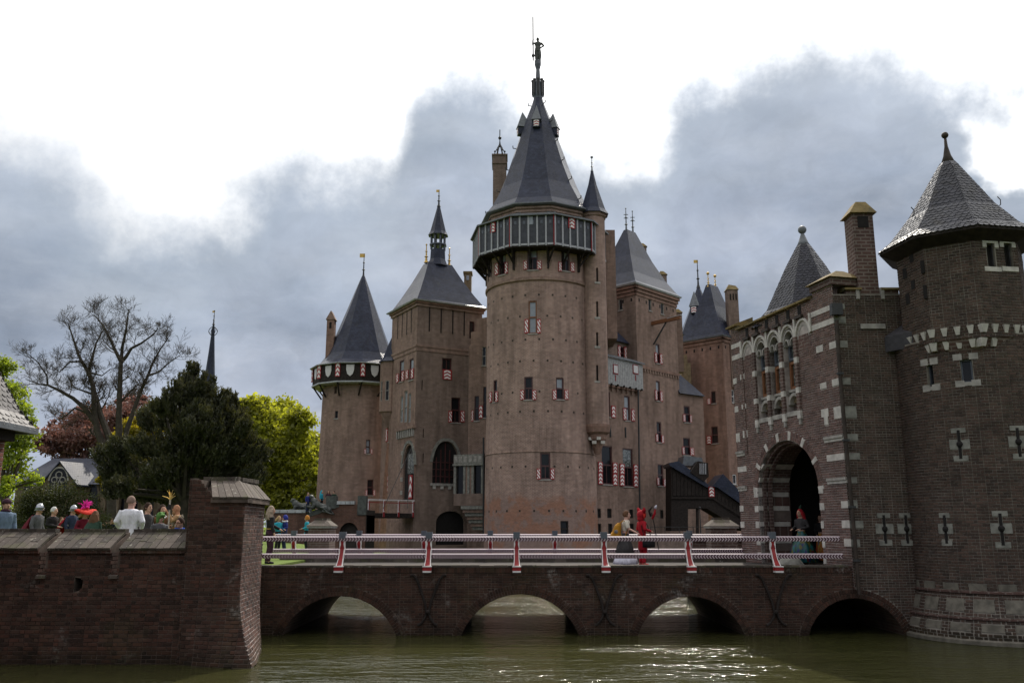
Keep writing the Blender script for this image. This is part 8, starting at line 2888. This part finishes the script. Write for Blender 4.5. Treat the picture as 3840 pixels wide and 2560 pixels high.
# on the bridge
DZ = 1.723
def apron(T, s, hp_, up, armj, put):
    m = MB(); drape(m, [(0, 0, .34 * s, .31 * s, .29 * s, .8), (0, .02, .2 * s, .40 * s, .36 * s, 1), (0, .03, .06 * s, .45 * s, .40 * s, 1.0)], 11, .06); put(m.build('petticoat', 'cloth_lilac', None, smooth=True))
    m = MB(); m.tube([up((.07, -.12, 1.36)), up((.03, -.03, 1.47)), up((-.07, -.12, 1.34)), up((-.02, -.2, 1.1))], .01, 4); put(m.build('strap', 'cloth_black', None))
wx, wy = at_px(2345, 28.2), 28.2
person('person in cream blouse and dark skirt with white petticoat crossing the bridge', wx, wy, 1.68, 82, top='cream', hem=1.0, sleeve=.62, legs=('skirt', 'charcoal', .28, .36), hair=('updo', 'hair_brown'), arms=('fwd', 'fwd'), skin='skin_pink', z=DZ, extra=apron, female=True, lean=.06, bulk=1.08)
bp2 = thing('backpack', 'mustard yellow backpack with grey badge on the bridge walker', 'backpack', (wx - .26, wy - .02, DZ + 1.02))
m = MB()
m.loft([ell((.02, 0, -.26), .11, .14), ell((-.02, 0, -.2), .16, .17), ell((-.02, 0, 0), .15, .17), ell((.03, 0, .2), .11, .15), ell((.07, 0, .29), .05, .1)])
o = remesh(m.build('pack', 'cloth_mustard', None), .018); o.parent = bp2
m = MB(); m.loft([ell((-.14, 0, -.22), .07, .12), ell((-.16, 0, -.1), .07, .13), ell((-.13, 0, 0), .05, .11)]); o = m.build('pocket', 'cloth_mustard', None, smooth=True); o.parent = bp2
m = MB(); m.ball((-.05, -.165, .02), .06, .02, .06); o = m.build('badge', 'cloth_grey', None, smooth=True); o.parent = bp2
for e in (-1, 1):
    m = MB(); m.tube([(.06, e * .1, .26), (.2, e * .12, .36), (.36, e * .12, .2), (.24, e * .13, -.1), (.05, e * .12, -.2)], .014, 5); o = m.build('shoulder_strap', 'cloth_mustard', None); o.parent = bp2
def red_wig(T, s, hp_, up, armj, put):
    m = MB(); m.ball(hp_((0, .03, .03)), .155 * s, .165 * s, .16 * s, 14, 10); m.ball(hp_((0, .06, -.1)), .12 * s, .13 * s, .1 * s); put(remesh(m.build('wig', 'cloth_hair_red', None), .016))
    for e in (-1, 1):
        m = MB(); m.tube([hp_((e * .1, .02, .1)), hp_((e * .2, .03, .2)), hp_((e * .21, .05, .27))], [.075 * s, .06 * s, .012 * s], 8, squash=.5); put(m.build('wig_ear', 'cloth_red', None, smooth=True))
    m = MB(); m.tube([hp_((-.17, .02, .05)), hp_((-.2, .05, -.08))], [.05 * s, .012 * s], 6); m.tube([hp_((.17, .02, .05)), hp_((.2, .05, -.08))], [.05 * s, .012 * s], 6); put(m.build('wig_lock', 'cloth_scarlet', None))
rx_, ry_ = at_px(2408, 28.3), 28.3
person('person in all-red costume with eared red wig crossing the bridge', rx_, ry_, 1.66, 112, top='red', hem=.5, legs=('trousers', 'red'), hair=('none', None), arms=('bent', 'bent'), z=DZ, extra=red_wig, female=True, shoes='red')
bg_ = thing('shoulder_bag', 'black shoulder bag at the hip of the red costume', 'bag', (rx_ + .16, ry_ - .24, DZ + .72))
m = MB(); m.loft([ell((0, 0, -.16), .19, .06), ell((0, 0, 0), .2, .075), ell((0, 0, .12), .15, .05)]); o = m.build('pouch', 'cloth_black', None, smooth=True); o.parent = bg_
m = MB(); m.tube([(-.12, .02, .1), (-.2, .1, .5), (-.1, .2, .74), (0, .14, .5), (.1, .02, .1)], .012, 5); o = m.build('strap', 'cloth_black', None); o.parent = bg_
pl_ = thing('prop_polearm', 'dark polearm with purple and red head carried by the red costume', 'prop', (rx_ + .36, ry_ - .12, DZ))
m = MB(); m.tube([(.12, 0, .5), (.0, 0, 1.3), (-.06, 0, 1.62)], .014, 6); o = m.build('pole', 'cloth_black', None); o.parent = pl_
for col, P in (('black', [(-.09, 0, 1.5), (-.14, 0, 1.68), (-.02, 0, 1.82)]), ('red', [(-.05, 0, 1.42), (.04, 0, 1.6), (.06, 0, 1.78)]), ('lilac', [(.05, 0, 1.74), (.08, 0, 1.8), (.1, 0, 1.86)])):
    m = MB(); m.tube(P, [.05, .06, .012], 7, squash=.4); o = m.build('polearm_head', 'cloth_' + col, None, smooth=True); o.parent = pl_
# in the gateway
def feather(T, s, hp_, up, armj, put):
    m = MB(); m.tube([hp_((0, .02, .1)), hp_((.01, .03, .2)), hp_((.03, .06, .28))], [.05, .04, .01], 6); put(m.build('hat_plume', 'cloth_green', None))
person('person in black jacket and peacock skirt pausing in the gateway', 9.42, 29.3, 1.74, -60, top='charcoal', hem=1.0, legs=('skirt', 'peacock', .06, .5), hair=('long', 'hair_red'), arms=('bent', 'bent'), z=1.74, extra=feather)
person('person in dark top and orange patterned skirt deeper in the gateway', 10.55, 30.7, 1.58, -40, top='black', hem=1.0, legs=('skirt', 'sunset', .06, .32), hair=('long', 'hair_dark'), arms=('lap', 'lap'), z=1.74, female=True)

# ------------------------------------------------------------------ statues
def lion(name, label, c, L, rz, sl=0.0):
    T = thing(name, label, 'statue', c, rz)
    m = MB()
    m.tube([(-.5 * L, 0, .32), (-.3 * L, 0, .42), (0, 0, .42), (.25 * L, 0, .5), (.36 * L, 0, .72), (.42 * L, 0, .86)], [.16 * L, .2 * L, .17 * L, .21 * L, .2 * L, .14 * L], 12)
    m.ball((.47 * L, 0, .95), .15 * L, .13 * L, .13 * L); m.tube([(.52 * L, 0, .92), (.63 * L, 0, .87)], [.09 * L, .06 * L], 8)
    for e in (-1, 1):
        m.tube([(.3 * L, e * .14 * L, .45), (.38 * L, e * .15 * L, .12), (.66 * L, e * .15 * L, .08)], [.1 * L, .08 * L, .07 * L], 8)
        m.tube([(-.35 * L, e * .15 * L, .4), (-.12 * L, e * .2 * L, .34), (-.36 * L, e * .2 * L, .1), (-.1 * L, e * .2 * L, .07)], [.14 * L, .12 * L, .08 * L, .06 * L], 8)
        m.ball((.44 * L, e * .1 * L, 1.06), .04 * L)
    m.tube([(-.5 * L, 0, .3), (-.68 * L, .1, .12), (-.6 * L, .25 * L, .1), (-.4 * L, .3 * L, .12)], [.05 * L, .04 * L, .035 * L, .05 * L], 6)
    for v in range(len(m.v)):
        x, y, z_ = m.v[v]; m.v[v] = (x, y, z_ - x * sl)
    o = remesh(m.build('figure', 'stone_bronze', None), .04); o.parent = T
    return T
c_ = atY(1185, 1922, 76.7)
lion('lion_statue', 'long dark bronze lion lying on the sloping ramp wall, right one', (c_.x + .35, 76.9, za(1917)), 1.75, PI, -.3)
c_ = atY(1118, 1912, 78)
lion('lion_statue', 'dark bronze lion on the far ramp wall, left one', (c_.x, 79.2, za(1914)), 1.6, PI, .05)
kn_ = thing('knight_statue', 'dark knight statue with tall lance on the great tower spire', 'statue', (MC[0], MC[1], 48.2))
m = MB()
H_ = 1.28
m.tube([(-.1, 0, .0), (-.12, 0, .45), (-.1, 0, .85)], [.1, .13, .17], 8); m.tube([(.14, 0, 0), (.16, -.06, .45), (.1, 0, .85)], [.1, .13, .17], 8)
m.loft([ell((0, 0, .8), .26, .2), ell((0, 0, 1.0), .24, .19), ell((0, 0, 1.2), .2, .16), ell((.02, 0, 1.45), .26, .19), ell((.03, 0, 1.62), .2, .15)])
m.tube([(.03, 0, 1.6), (.02, 0, 1.75)], [.1, .09], 8); m.ball((.0, 0, 1.86), .13, .14, .16); m.tube([(0, 0, 1.98), (.06, 0, 2.1)], [.06, .03], 6)
m.tube([(-.2, 0, 1.55), (-.4, -.1, 1.35), (-.36, -.2, 1.78)], [.1, .08, .07], 7); m.tube([(.25, 0, 1.55), (.48, 0, 1.3), (.24, -.1, 1.1)], [.1, .08, .07], 7)
m.v = [(x * H_, y * H_, z_ * H_) for x, y, z_ in m.v]
o = remesh(m.build('figure', 'stone_bronze', None), .035); o.parent = kn_
m = MB(); m.tube([(-.47, -.26, -.1), (-.47, -.26, 4.7)], .075, 6); m.tube([(-.47, -.26, 4.7), (-.47, -.26, 4.95)], [.07, .005], 6); m.ball((-.47, -.26, .45), .16, .16, .2); o = m.build('lance', 'iron', None); o.parent = kn_
